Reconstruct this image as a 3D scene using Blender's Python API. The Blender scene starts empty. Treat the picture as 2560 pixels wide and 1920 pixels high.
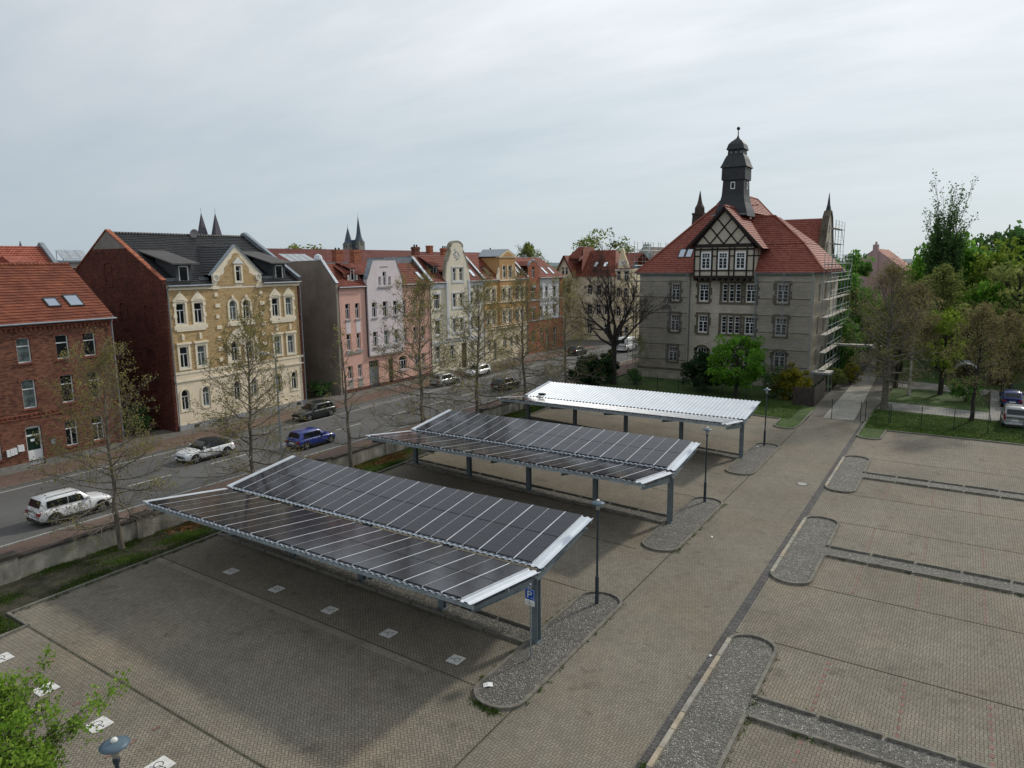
import bpy, bmesh, math, random
import numpy as np
from mathutils import Vector, Matrix

D = bpy.data
SC = bpy.context.scene
COL = SC.collection
PI = math.pi
R = math.radians

# ------------------------------------------------------------------ camera
def cam_matrix(p, r, y, loc):
    fw = Vector((-math.sin(y)*math.cos(p), math.cos(y)*math.cos(p), -math.sin(p)))
    rt = Vector((math.cos(y), math.sin(y), 0.0))
    up = rt.cross(fw)
    rt2 = math.cos(r)*rt + math.sin(r)*up
    up2 = -math.sin(r)*rt + math.cos(r)*up
    m = Matrix.Identity(4)
    for i in range(3):
        m[i][0] = rt2[i]; m[i][1] = up2[i]; m[i][2] = -fw[i]; m[i][3] = loc[i]
    return m
cd = D.cameras.new('camera'); cam = D.objects.new('camera', cd); COL.objects.link(cam)
cd.sensor_width = 36.0; cd.lens = 1750/2560*36.0
cd.clip_start = 0.5; cd.clip_end = 9000
cam.matrix_world = cam_matrix(0.170544818, -0.0101099306, 0.572575844, (0, 0, 14.8))
SC.camera = cam

# ------------------------------------------------------------------ light
SUN = Vector((1.6, 5.0, 3.65)).normalized()
sd = D.lights.new('sun', 'SUN'); sd.energy = 2.4; sd.angle = R(4); sd.color = (1.0, .94, .84)
so = D.objects.new('sun', sd); COL.objects.link(so)
so.rotation_euler = (-SUN).to_track_quat('-Z', 'Y').to_euler()
so.location = (0, 0, 60)
W = D.worlds.new('World'); SC.world = W; W.use_nodes = True
SC.view_settings.view_transform = 'Standard'; SC.view_settings.look = 'None'
SC.view_settings.exposure = 0.0; SC.view_settings.gamma = 1.0
SC.view_settings.use_curve_mapping = False

class NT:
    """small helper for node trees"""
    def __init__(s, nt): s.nt = nt; s.n = nt.nodes; s.l = nt.links
    def node(s, t, **k):
        x = s.n.new(t)
        for a, b in k.items(): setattr(x, a, b)
        return x
    def put(s, sock, v):
        if isinstance(v, bpy.types.NodeSocket): s.l.new(v, sock)
        elif v is not None: sock.default_value = v
    def math(s, op, a, b=None, c=None, clamp=False):
        x = s.node('ShaderNodeMath', operation=op, use_clamp=clamp)
        s.put(x.inputs[0], a)
        if b is not None: s.put(x.inputs[1], b)
        if c is not None: s.put(x.inputs[2], c)
        return x.outputs[0]
    def noise(s, vec, scale, detail=3, rough=.55):
        x = s.node('ShaderNodeTexNoise'); s.put(x.inputs['Vector'], vec)
        x.inputs['Scale'].default_value = scale; x.inputs['Detail'].default_value = detail
        x.inputs['Roughness'].default_value = rough
        return x.outputs['Fac']
    def mapping(s, vec, scale=(1, 1, 1), loc=(0, 0, 0), rot=(0, 0, 0)):
        x = s.node('ShaderNodeMapping'); s.put(x.inputs['Vector'], vec)
        x.inputs['Scale'].default_value = scale; x.inputs['Location'].default_value = loc
        x.inputs['Rotation'].default_value = rot
        return x.outputs[0]
    def mix(s, f, a, b, mode='MIX'):
        x = s.node('ShaderNodeMix', data_type='RGBA', blend_type=mode)
        s.put(x.inputs[0], f)
        for i, v in ((6, a), (7, b)):
            if isinstance(v, tuple) and len(v) == 3: v = v + (1,)
            s.put(x.inputs[i], v)
        return x.outputs[2]
    def ramp(s, f, stops):
        x = s.node('ShaderNodeValToRGB'); s.put(x.inputs[0], f)
        e = x.color_ramp.elements
        while len(e) < len(stops): e.new(.5)
        for i, (p, c) in enumerate(stops):
            e[i].position = p; e[i].color = tuple(c) + (1,) if len(c) == 3 else c
        return x.outputs[0]
    def mrange(s, v, a, b, c, d):
        x = s.node('ShaderNodeMapRange'); s.put(x.inputs[0], v)
        for i, q in enumerate((a, b, c, d)): x.inputs[i+1].default_value = q
        return x.outputs[0]

def build_sky():
    t = NT(W.node_tree); t.n.clear()
    out = t.node('ShaderNodeOutputWorld'); bg = t.node('ShaderNodeBackground')
    sky = t.node('ShaderNodeTexSky', sky_type='NISHITA')
    sky.sun_disc = False; sky.sun_elevation = math.asin(SUN.z); sky.sun_rotation = math.atan2(SUN.x, SUN.y)
    tc = t.node('ShaderNodeTexCoord').outputs['Generated']
    sep = t.node('ShaderNodeSeparateXYZ'); t.put(sep.inputs[0], tc)
    z = sep.outputs[2]
    dt = t.node('ShaderNodeVectorMath', operation='DOT_PRODUCT')
    t.put(dt.inputs[0], tc); dt.inputs[1].default_value = (SUN.x, SUN.y, SUN.z)
    toward = dt.outputs['Value']
    # cloud layer: plane projection makes streaks that flatten towards the horizon
    den = t.math('ADD', t.math('MAXIMUM', z, 0.0), 0.16)
    cx = t.math('DIVIDE', sep.outputs[0], den); cy = t.math('DIVIDE', sep.outputs[1], den)
    cmb = t.node('ShaderNodeCombineXYZ'); t.put(cmb.inputs[0], cx); t.put(cmb.inputs[1], cy)
    st = t.mapping(cmb.outputs[0], (0.55, 1.25, 1), (3.1, 1.7, 0), (0, 0, R(25)))
    n1 = t.noise(st, 0.9, 6, .55)
    n2 = t.noise(st, 3.2, 5, .6)
    n = t.math('ADD', t.math('MULTIPLY', n1, .78), t.math('MULTIPLY', n2, .22))
    dens = t.mrange(n, .32, .66, 0, 1)
    dens = t.math('MULTIPLY', dens, t.mrange(z, .02, .30, .12, 1.0), clamp=True)
    glow = t.mrange(toward, .12, .86, 0, 1)
    high = t.mrange(z, .0, .45, 0, 1)
    lum = t.math('ADD', t.math('ADD', 6.0, t.math('MULTIPLY', glow, 2.9)), t.math('MULTIPLY', high, 1.5))
    thin = t.mix(glow, (4.3, 5.1, 5.75), (5.8, 6.6, 7.05))
    cloud = t.node('ShaderNodeCombineXYZ')
    t.put(cloud.inputs[0], t.math('MULTIPLY', lum, .985)); t.put(cloud.inputs[1], t.math('MULTIPLY', lum, 1.01)); t.put(cloud.inputs[2], t.math('MULTIPLY', lum, 1.045))
    veil = t.mix(t.math('MULTIPLY', dens, .92), thin, cloud.outputs[0])
    final = t.mix(.93, sky.outputs[0], veil)
    t.put(bg.inputs[0], final); bg.inputs[1].default_value = .106
    t.l.new(bg.outputs[0], out.inputs[0])
build_sky()

# ------------------------------------------------------------------ mesh helpers
class MB:
    def __init__(s): s.v = []; s.f = []; s.m = []; s.p = []; s.k = 0
    def add(s, vs, fs, mi=0):
        b = len(s.v); s.v += [tuple(p) for p in vs]
        s.f += [tuple(i+b for i in f) for f in fs]; s.m += list(mi) if isinstance(mi, (list, tuple)) else [mi]*len(fs)
        s.p += [s.k]*len(fs); s.k += 1
    def poly(s, pts, mi=0): s.add(pts, [tuple(range(len(pts)))], mi)
    def box(s, x0, x1, y0, y1, z0, z1, mi=0):
        s.add([(x0,y0,z0),(x1,y0,z0),(x1,y1,z0),(x0,y1,z0),(x0,y0,z1),(x1,y0,z1),(x1,y1,z1),(x0,y1,z1)],
              [(0,3,2,1),(4,5,6,7),(0,1,5,4),(1,2,6,5),(2,3,7,6),(3,0,4,7)], mi)
    def prism(s, pts, y0, y1, mi=0, mi_side=None):
        """polygon in x,z extruded along y"""
        n = len(pts); ms = mi if mi_side is None else mi_side
        vs = [(x, y0, z) for x, z in pts] + [(x, y1, z) for x, z in pts]
        s.add(vs, [tuple(range(n)), tuple(range(2*n-1, n-1, -1))] + [(i, n+i, n+(i+1) % n, (i+1) % n) for i in range(n)], [mi, mi]+[ms]*n)
    def xprism(s, pts, x0, x1, mi=0):
        """polygon in y,z extruded along x"""
        n = len(pts)
        vs = [(x0, y, z) for y, z in pts] + [(x1, y, z) for y, z in pts]
        s.add(vs, [tuple(range(n)), tuple(range(2*n-1, n-1, -1))] + [(i, n+i, n+(i+1) % n, (i+1) % n) for i in range(n)], mi)
    def tube(s, pts, rads, n=8, mi=0, cap=True):
        pts = [Vector(p) for p in pts]
        if not isinstance(rads, (list, tuple)): rads = [rads]*len(pts)
        vs = []; fs = []
        for i, p in enumerate(pts):
            d = (pts[min(i+1, len(pts)-1)] - pts[max(i-1, 0)]).normalized()
            a = Vector((0, 0, 1)) if abs(d.z) < .9 else Vector((1, 0, 0))
            u = d.cross(a).normalized(); w = d.cross(u)
            for k in range(n):
                t = 2*PI*k/n
                vs.append(p + rads[i]*(math.cos(t)*u + math.sin(t)*w))
        for i in range(len(pts)-1):
            for k in range(n):
                k2 = (k+1) % n
                fs.append((i*n+k, i*n+k2, (i+1)*n+k2, (i+1)*n+k))
        if cap: fs += [tuple(range(n-1, -1, -1)), tuple((len(pts)-1)*n+k for k in range(n))]
        s.add(vs, fs, mi)
    def lathe(s, prof, n=16, c=(0, 0, 0), mi=0, rot=0):
        vs = []; fs = []
        for r, z in prof:
            for k in range(n):
                t = 2*PI*k/n + rot
                vs.append((c[0]+r*math.cos(t), c[1]+r*math.sin(t), c[2]+z))
        for i in range(len(prof)-1):
            for k in range(n):
                k2 = (k+1) % n
                fs.append((i*n+k, i*n+k2, (i+1)*n+k2, (i+1)*n+k))
        fs += [tuple(range(n-1, -1, -1)), tuple((len(prof)-1)*n+k for k in range(n))]
        s.add(vs, fs, mi)
    def beam(s, p0, p1, w, h, mi=0):
        """rectangular bar between two points; h along the vertical-ish axis"""
        p0 = Vector(p0); p1 = Vector(p1); d = (p1-p0).normalized()
        a = Vector((0, 0, 1)) if abs(d.z) < .95 else Vector((0, 1, 0))
        u = d.cross(a).normalized(); v = u.cross(d)
        vs = []
        for p in (p0, p1):
            for i, j in ((-1,-1),(1,-1),(1,1),(-1,1)): vs.append(p + u*(w/2*i) + v*(h/2*j))
        s.add(vs, [(0,3,2,1),(4,5,6,7),(0,1,5,4),(1,2,6,5),(2,3,7,6),(3,0,4,7)], mi)
    def mesh(s, name, mats, off=(0, 0, 0), smooth=False):
        me = D.meshes.new(name)
        vs = [(a-off[0], b-off[1], c-off[2]) for a, b, c in s.v]
        me.from_pydata(vs, [], s.f)
        for m in (mats if isinstance(mats, (list, tuple)) else [mats]): me.materials.append(m)
        if len(me.materials) > 1: me.polygons.foreach_set('material_index', s.m)
        if smooth: me.polygons.foreach_set('use_smooth', [True]*len(me.polygons))
        me.validate(); me.update()
        return me
    def build(s, name, mats, parent=None, off=(0, 0, 0), smooth=False, loc=None):
        return link(name, s.mesh(name, mats, off, smooth), parent, loc)

def build_split(mb, name, mats, parent, off=(0, 0, 0), key=None, smooth=False, loc=None):
    """one object per group of pieces; key maps (piece centre, size) to a group, or to (name, group)"""
    G = {}
    for f, m, p in zip(mb.f, mb.m, mb.p): G.setdefault(p, []).append((f, m))
    out = {}
    for p, fl in G.items():
        ids = sorted({i for f, m in fl for i in f}); P = [mb.v[i] for i in ids]
        c = tuple(sum(q[k] for q in P)/len(P) for k in range(3)); sz = tuple(max(q[k] for q in P)-min(q[k] for q in P) for k in range(3))
        g = key(c, sz) if key else p
        nm = name
        if isinstance(g, tuple) and g and isinstance(g[0], str): nm = g[0]
        q = out.setdefault(g, (nm, MB()))[1]; r = {i: k for k, i in enumerate(ids)}
        q.add(P, [tuple(r[i] for i in f) for f, m in fl], [m for f, m in fl])
    return [q.build(nm, mats, parent, off, smooth, loc) for nm, q in out.values()]
def by_window(holes, far=1.7):
    C = [((h[0]+h[1])/2, (h[2]+h[3])/2) for h in holes]
    def key(c, sz):
        if sz[0] > 2.6: return ('string_course', round(c[2], 1), round(c[0]))
        d = [abs(c[0]-x)/.9+abs(c[2]-z)/1.25 for x, z in C]; i = min(range(len(d)), key=d.__getitem__)
        return ('window_surround', i) if d[i] < far else ('ornament', round(c[0]/1.2), round(c[2]))
    return key
def link(name, data, parent=None, loc=None, rz=None):
    o = D.objects.new(name, data); COL.objects.link(o)
    if parent is not None: o.parent = parent
    if loc is not None: o.location = loc
    if rz is not None: o.rotation_euler = (0, 0, rz)
    return o
def tag(o, label=None, cat=None, group=None, kind=None):
    if label: o['label'] = label
    if cat: o['category'] = cat
    if group: o['group'] = group
    if kind: o['kind'] = kind
    return o
def thing(name, label, cat, loc=(0, 0, 0), rz=0, group=None):
    return tag(link(name, None, None, loc, rz), label, cat, group)
def copy_tree(o, parent=None):
    c = o.copy(); COL.objects.link(c); c.parent = parent
    for ch in o.children: copy_tree(ch, c)
    return c
def struct(o): o['kind'] = 'structure'; return o

# ------------------------------------------------------------------ materials
MATS = {}
def mat(name, col, rough=.85, var=.16, vscale=2.5, stretch=(1, 1, 1), col2=None, stain=.14, sscale=.35, spec=.3, metal=0, bump=0, bscale=30, coat=0, lo=.35, hi=.65):
    if name in MATS: return MATS[name]
    m = D.materials.new(name); m.use_nodes = True; MATS[name] = m
    t = NT(m.node_tree); b = t.n['Principled BSDF']
    oc = t.node('ShaderNodeTexCoord').outputs['Object']
    v = t.mapping(oc, stretch)
    f = t.mrange(t.noise(v, vscale, 4, .6), lo, hi, 0, 1)
    a = tuple(c*(1-var) for c in col); c2 = col2 or tuple(min(1, c*(1+var)) for c in col)
    c = t.mix(f, a, c2)
    if stain:
        s = t.mrange(t.noise(oc, sscale, 4, .65), .3, .7, 1-stain, 1+stain*.6)
        cc = t.node('ShaderNodeCombineXYZ')
        for i in range(3): t.put(cc.inputs[i], s)
        c = t.mix(1.0, c, cc.outputs[0], 'MULTIPLY')
    if name.endswith(('render', '_wall', '_base')):
        k = t.mrange(t.noise(t.mapping(oc, (2.2, 2.2, .16)), 1.0, 5, .7), .5, .75, 0, .30)
        c = t.mix(k, c, tuple(q*.62 for q in col))
    t.put(b.inputs['Base Color'], c)
    b.inputs['Roughness'].default_value = rough; b.inputs['Metallic'].default_value = metal
    b.inputs['Specular IOR Level'].default_value = spec
    if coat: b.inputs['Coat Weight'].default_value = coat; b.inputs['Coat Roughness'].default_value = .08
    if bump:
        bn = t.node('ShaderNodeBump'); bn.inputs['Strength'].default_value = bump; bn.inputs['Distance'].default_value = .03
        t.put(bn.inputs['Height'], t.noise(v, bscale, 4, .6)); t.l.new(bn.outputs[0], b.inputs['Normal'])
    return m
def brick(name, c1, c2, stain=.22, light=None, dk=.5):
    """brickwork: every brick its own tint, larger weathering, faint joints"""
    if name in MATS: return MATS[name]
    m = D.materials.new(name); m.use_nodes = True; MATS[name] = m
    t = NT(m.node_tree); b = t.n['Principled BSDF']
    oc = t.node('ShaderNodeTexCoord').outputs['Object']
    sp = t.node('ShaderNodeSeparateXYZ'); t.put(sp.inputs[0], oc)
    row = t.math('FLOOR', t.math('DIVIDE', sp.outputs[2], .078))
    u = t.math('ADD', t.math('DIVIDE', t.math('ADD', sp.outputs[0], sp.outputs[1]), .26), t.math('MULTIPLY', row, .5))
    cm = t.node('ShaderNodeCombineXYZ'); t.put(cm.inputs[0], t.math('FLOOR', u)); t.put(cm.inputs[1], row)
    wn = t.node('ShaderNodeTexWhiteNoise', noise_dimensions='2D'); t.put(wn.inputs['Vector'], cm.outputs[0])
    c = t.ramp(wn.outputs['Value'], [(0, tuple(x*dk for x in c1)), (.22, c1), (.8, c2), (1, light or tuple(min(1, x*1.3) for x in c2))])
    f2 = t.mrange(t.noise(oc, .55, 6, .7), .34, .68, 0, 1)
    c = t.mix(t.math('MULTIPLY', f2, stain), c, tuple(x*.35 for x in c1))
    f3 = t.mrange(t.noise(oc, .8, 5, .65), .48, .72, 0, stain*.5)
    c = t.mix(f3, c, tuple(x*1.2+.03 for x in c2))
    fz = t.math('FRACT', t.math('DIVIDE', sp.outputs[2], .078))
    j = t.math('LESS_THAN', fz, .14)
    c = t.mix(t.math('MULTIPLY', j, .4), c, (.22, .20, .17))
    t.put(b.inputs['Base Color'], c); b.inputs['Roughness'].default_value = .9; b.inputs['Specular IOR Level'].default_value = .2
    return m
def tile(name, c1, c2, dark=.45, rough=.7):
    if name in MATS: return MATS[name]
    m = D.materials.new(name); m.use_nodes = True; MATS[name] = m
    t = NT(m.node_tree); b = t.n['Principled BSDF']
    oc = t.node('ShaderNodeTexCoord').outputs['Object']
    sx = t.node('ShaderNodeSeparateXYZ'); t.put(sx.inputs[0], oc); cw = t.node('ShaderNodeCombineXYZ')
    t.put(cw.inputs[0], t.math('FLOOR', t.math('DIVIDE', t.math('ADD', sx.outputs[0], sx.outputs[1]), .3))); t.put(cw.inputs[1], t.math('FLOOR', t.math('DIVIDE', sx.outputs[2], .2)))
    wn = t.node('ShaderNodeTexWhiteNoise', noise_dimensions='2D'); t.put(wn.inputs['Vector'], cw.outputs[0])
    f1 = wn.outputs['Value']
    f2 = t.mrange(t.noise(oc, .5, 5, .6), .35, .7, 0, 1)
    c = t.mix(f1, tuple(q*.92 for q in c1), tuple(q*1.03 for q in c2)); c = t.mix(t.math('MULTIPLY', f2, dark), c, tuple(x*.45 for x in c1))
    t.put(b.inputs['Base Color'], c); b.inputs['Roughness'].default_value = rough; b.inputs['Specular IOR Level'].default_value = .3
    # pan-tile rolls across each course
    sp = t.node('ShaderNodeSeparateXYZ'); t.put(sp.inputs[0], oc)
    w = t.math('SINE', t.math('MULTIPLY', t.math('ADD', sp.outputs[0], sp.outputs[1]), 2*PI/.3))
    bn = t.node('ShaderNodeBump'); bn.inputs['Strength'].default_value = .55; bn.inputs['Distance'].default_value = .03
    t.put(bn.inputs['Height'], w); t.l.new(bn.outputs[0], b.inputs['Normal'])
    return m
def leafmat(name, c1, c2, c3=None, trans=.35):
    trans = min(.5, trans+.12)
    if name in MATS: return MATS[name]
    m = D.materials.new(name); m.use_nodes = True; MATS[name] = m
    t = NT(m.node_tree); t.n.clear()
    out = t.node('ShaderNodeOutputMaterial')
    g = t.node('ShaderNodeNewGeometry')
    c = t.ramp(g.outputs['Random Per Island'], [(0, c1), (.6, c2), (1, c3 or c2)])
    oi = t.node('ShaderNodeTexCoord').outputs['Object']
    n = t.mrange(t.noise(oi, .55, 2, .5), .35, .65, .62, 1.18)
    cc = t.node('ShaderNodeCombineXYZ')
    for i in range(3): t.put(cc.inputs[i], n)
    c = t.mix(1.0, c, cc.outputs[0], 'MULTIPLY')
    df = t.node('ShaderNodeBsdfDiffuse'); tr = t.node('ShaderNodeBsdfTranslucent'); mx = t.node('ShaderNodeMixShader')
    t.put(df.inputs[0], c); t.put(tr.inputs[0], c); mx.inputs[0].default_value = trans
    t.l.new(df.outputs[0], mx.inputs[1]); t.l.new(tr.outputs[0], mx.inputs[2]); t.l.new(mx.outputs[0], out.inputs[0])
    return m
def glassmat(name, col, rough=.04, spec=.6):
    return mat(name, col, rough=rough, var=.25, vscale=.6, stain=0, spec=spec)
def paver(name, c1, c2, joint, a=.115, rot=0, herring=True, stain=.3):
    """concrete block paving: herringbone (two-cell blocks) or half-bond"""
    m = D.materials.new(name); m.use_nodes = True; MATS[name] = m
    t = NT(m.node_tree); b = t.n['Principled BSDF']
    oc = t.node('ShaderNodeTexCoord').outputs['Object']
    v = t.mapping(oc, (1/a, 1/a, 1), (0, 0, 0), (0, 0, rot))
    sp = t.node('ShaderNodeSeparateXYZ'); t.put(sp.inputs[0], v)
    x, y = sp.outputs[0], sp.outputs[1]
    if herring:
        i = t.math('FLOOR', x); j = t.math('FLOOR', y)
        k = t.math('FLOORED_MODULO', t.math('SUBTRACT', i, j), 4.0)
        fx = t.math('FRACT', x); fy = t.math('FRACT', y)
        def eq(n): return t.math('COMPARE', k, float(n), .1)
        dl = t.math('ADD', fx, eq(1)); dr = t.math('ADD', t.math('SUBTRACT', 1.0, fx), eq(0))
        db = t.math('ADD', fy, eq(2)); dtp = t.math('ADD', t.math('SUBTRACT', 1.0, fy), eq(3))
        d = t.math('MINIMUM', t.math('MINIMUM', dl, dr), t.math('MINIMUM', db, dtp))
        ix = t.math('SUBTRACT', i, eq(1)); iy = t.math('SUBTRACT', j, eq(2))
    else:
        j = t.math('FLOOR', y); fy = t.math('FRACT', y)
        xs = t.math('ADD', t.math('MULTIPLY', x, .5), t.math('MULTIPLY', j, .5))
        i = t.math('FLOOR', xs); fx = t.math('MULTIPLY', t.math('FRACT', xs), 2.0)
        d = t.math('MINIMUM', t.math('MINIMUM', fx, t.math('SUBTRACT', 2.0, fx)), t.math('MINIMUM', fy, t.math('SUBTRACT', 1.0, fy)))
        ix, iy = i, j
    cm = t.node('ShaderNodeCombineXYZ'); t.put(cm.inputs[0], ix); t.put(cm.inputs[1], iy)
    wn = t.node('ShaderNodeTexWhiteNoise', noise_dimensions='2D'); t.put(wn.inputs['Vector'], cm.outputs[0])
    c = t.mix(wn.outputs['Value'], c1, c2)
    big = t.mrange(t.noise(oc, .16, 5, .62), .34, .66, 1-stain, 1+stain*.35)
    med = t.mrange(t.noise(oc, 1.3, 4, .65), .3, .7, .9, 1.06)
    sc = t.math('MULTIPLY', big, med)
    cc = t.node('ShaderNodeCombineXYZ')
    for q in range(3): t.put(cc.inputs[q], sc)
    c = t.mix(1.0, c, cc.outputs[0], 'MULTIPLY')
    warm = t.mrange(t.noise(t.mapping(oc, (1, 1, 1), (7, 3, 0)), .22, 4, .6), .5, .72, 0, .5)
    c = t.mix(warm, c, t.mix(1.0, c, (1.12, .96, .84), 'MULTIPLY'))
    spots = t.math('MULTIPLY', t.mrange(t.noise(t.mapping(oc, (1, 1, 1), (2, 9, 0)), .9, 6, .72), .57, .68, 0, 1), .6)
    c = t.mix(spots, c, tuple(q*.45 for q in c1))
    jf = t.mrange(d, .05, .12, 1, 0)
    c = t.mix(jf, c, joint)
    t.put(b.inputs['Base Color'], c); b.inputs['Roughness'].default_value = .88; b.inputs['Specular IOR Level'].default_value = .22
    bn = t.node('ShaderNodeBump'); bn.inputs['Strength'].default_value = .5; bn.inputs['Distance'].default_value = .01
    t.put(bn.inputs['Height'], t.math('SUBTRACT', 1.0, jf)); t.l.new(bn.outputs[0], b.inputs['Normal'])
    return m
def gravelmat(name):
    m = D.materials.new(name); m.use_nodes = True; MATS[name] = m
    t = NT(m.node_tree); b = t.n['Principled BSDF']
    oc = t.node('ShaderNodeTexCoord').outputs['Object']
    vo = t.node('ShaderNodeTexVoronoi'); t.put(vo.inputs['Vector'], oc); vo.inputs['Scale'].default_value = 17
    sp = t.node('ShaderNodeSeparateColor'); t.put(sp.inputs[0], vo.outputs['Color'])
    c = t.ramp(sp.outputs[0], [(0, (.11, .105, .09)), (.4, (.185, .175, .15)), (.85, (.27, .255, .22)), (1, (.50, .48, .42))])
    ed = t.mrange(vo.outputs['Distance'], .25, .6, 0, 1)
    c = t.mix(t.math('MULTIPLY', ed, .75), c, (.035, .034, .03))
    big = t.mrange(t.noise(oc, .8, 3, .6), .3, .7, .8, 1.1)
    cc = t.node('ShaderNodeCombineXYZ')
    for q in range(3): t.put(cc.inputs[q], big)
    c = t.mix(1.0, c, cc.outputs[0], 'MULTIPLY')
    t.put(b.inputs['Base Color'], c); b.inputs['Roughness'].default_value = .8
    bn = t.node('ShaderNodeBump'); bn.inputs['Strength'].default_value = 1; bn.inputs['Distance'].default_value = .04; bn.invert = True
    t.put(bn.inputs['Height'], vo.outputs['Distance']); t.l.new(bn.outputs[0], b.inputs['Normal'])
    return m
def panelmat(name, base):
    """solar module glass: dark cells, fine silver bus lines, glossy"""
    m = D.materials.new(name); m.use_nodes = True; MATS[name] = m
    t = NT(m.node_tree); b = t.n['Principled BSDF']
    oc = t.node('ShaderNodeTexCoord').outputs['Object']
    sp = t.node('ShaderNodeSeparateXYZ'); t.put(sp.inputs[0], oc)
    fx = t.math('FRACT', t.math('DIVIDE', sp.outputs[0], .1355)); fy = t.math('FRACT', t.math('DIVIDE', sp.outputs[1], .0865))
    lx = t.math('LESS_THAN', fx, .03); ly = t.math('LESS_THAN', fy, .05)
    ln = t.math('MAXIMUM', lx, ly)
    oi = t.node('ShaderNodeObjectInfo').outputs['Random']
    c = t.mix(oi, base, tuple(x*1.5 for x in base))
    c = t.mix(t.math('MULTIPLY', ln, .6), c, (.20, .20, .23))
    t.put(b.inputs['Base Color'], c); b.inputs['Roughness'].default_value = .12; b.inputs['Specular IOR Level'].default_value = .33
    bn = t.node('ShaderNodeBump'); bn.inputs['Strength'].default_value = .05; bn.inputs['Distance'].default_value = .05
    t.put(bn.inputs['Height'], t.noise(oc, 1.2, 2, .5)); t.l.new(bn.outputs[0], b.inputs['Normal'])
    return m

# shared materials
M_GLASS = glassmat('window_glass', (.012, .015, .018), rough=.06, spec=.22)
M_CURT = mat('curtain_behind_glass', (.13, .16, .155), rough=.15, var=.45, vscale=3, spec=.2, stain=0)
M_SKYL = mat('skylight_glass', (.86, .88, .9), rough=.05, var=.03, stain=0, metal=.95)
M_SKYG = mat('grey_skylight_glass', (.40, .44, .5), rough=.06, var=.03, stain=0, metal=.9)
M_FRAME = mat('white_frame', (.74, .75, .75), rough=.45, var=.04, stain=.05)
M_DARKMETAL = mat('dark_metal', (.035, .037, .04), rough=.5, var=.2)
M_GALV = mat('galvanised_steel', (.26, .30, .32), rough=.45, metal=.35, var=.2, vscale=5)
M_ZINC = mat('zinc_sheet', (.24, .27, .30), rough=.45, metal=.4, var=.15)
M_WHITESHEET = mat('white_roof_sheet', (.57, .61, .66), rough=.38, metal=.15, var=.06, vscale=1.5, stain=.08, spec=.5)
M_KERB = mat('kerb_concrete', (.16, .15, .125), rough=.9, var=.25, vscale=4, bump=.2)
M_BLACK = mat('black_rubber', (.015, .015, .016), rough=.7, var=.2)
M_BARK = mat('bark', (.15, .132, .104), rough=.95, var=.35, vscale=6, stretch=(1, 1, .3))
M_BARKD = mat('dark_bark', (.035, .03, .026), rough=.95, var=.35, vscale=6, stretch=(1, 1, .3))
M_STONEW = mat('cream_trim', (.80, .71, .55), rough=.8, var=.06, stain=.1)
M_WHITET = mat('white_trim', (.75, .73, .68), rough=.8, var=.05, stain=.08)
M_GREYSILL = mat('grey_sill', (.36, .35, .33), rough=.8)
M_TIMBER = mat('dark_timber', (.022, .014, .012), rough=.7, var=.3, vscale=5)
M_CHIM = brick('chimney_brick', (.30, .085, .045), (.36, .13, .07))
M_WOODPLANK = mat('scaffold_board', (.50, .47, .40), rough=.8, var=.15, vscale=2)
# ------------------------------------------------------------------ terrain of the left car park
def sm(t): t = min(1, max(0, t)); return t*t*(3-2*t)
def zg(X, Y):
    """the left car park rises gently towards the street"""
    k = (.17+.0137*Y)*(1-sm((Y-62)/12))
    if X >= -33: return k*min(1, max(0, (-13.5-X)/19.5))
    return k*max(0, 1-(-33-X)/4.2)
def sheet(name, polys, m, dz, follow=True, parent=None, step=2.0):
    if isinstance(polys[0][0], (int, float)): polys = [polys]
    bm = bmesh.new()
    for p in polys:
        bm.faces.new([bm.verts.new((x, y, 0)) for x, y in p])
    if follow:
        xs = [v.co.x for v in bm.verts]; ys = [v.co.y for v in bm.verts]
        for ax, lo, hi in ((0, max(-37.5, min(xs)), min(-13, max(xs))), (1, min(ys), min(76, max(ys)))):
            q = math.floor(lo/step)*step
            cuts = [q+i*step for i in range(int((hi-q)/step)+2)] + ([-13.5, -33] if ax == 0 else [])
            for c in cuts:
                co = [0, 0, 0]; no = [0, 0, 0]; co[ax] = c; no[ax] = 1
                bmesh.ops.bisect_plane(bm, geom=bm.verts[:]+bm.edges[:]+bm.faces[:], plane_co=co, plane_no=no)
    for v in bm.verts: v.co.z = dz + (zg(v.co.x, v.co.y) if follow else 0)
    for f in bm.faces:
        f.normal_update()
        if f.normal.z < 0: f.normal_flip()
    me = D.meshes.new(name); bm.to_mesh(me); bm.free(); me.materials.append(m)
    return link(name, me, parent)
def rect(x0, x1, y0, y1): return [(x0, y0), (x1, y0), (x1, y1), (x0, y1)]
def stadium(x0, x1, y0, y1, n=9):
    """island outline, straight long sides along y, rounded ends"""
    cx = (x0+x1)/2; rx = (x1-x0)/2; ry = rx*.85; p = []
    for k in range(n+1): a = PI*k/n; p.append((cx+rx*math.cos(a), y1-ry+ry*math.sin(a)))
    for k in range(n+1): a = PI+PI*k/n; p.append((cx+rx*math.cos(a), y0+ry+ry*math.sin(a)))
    return p
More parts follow.
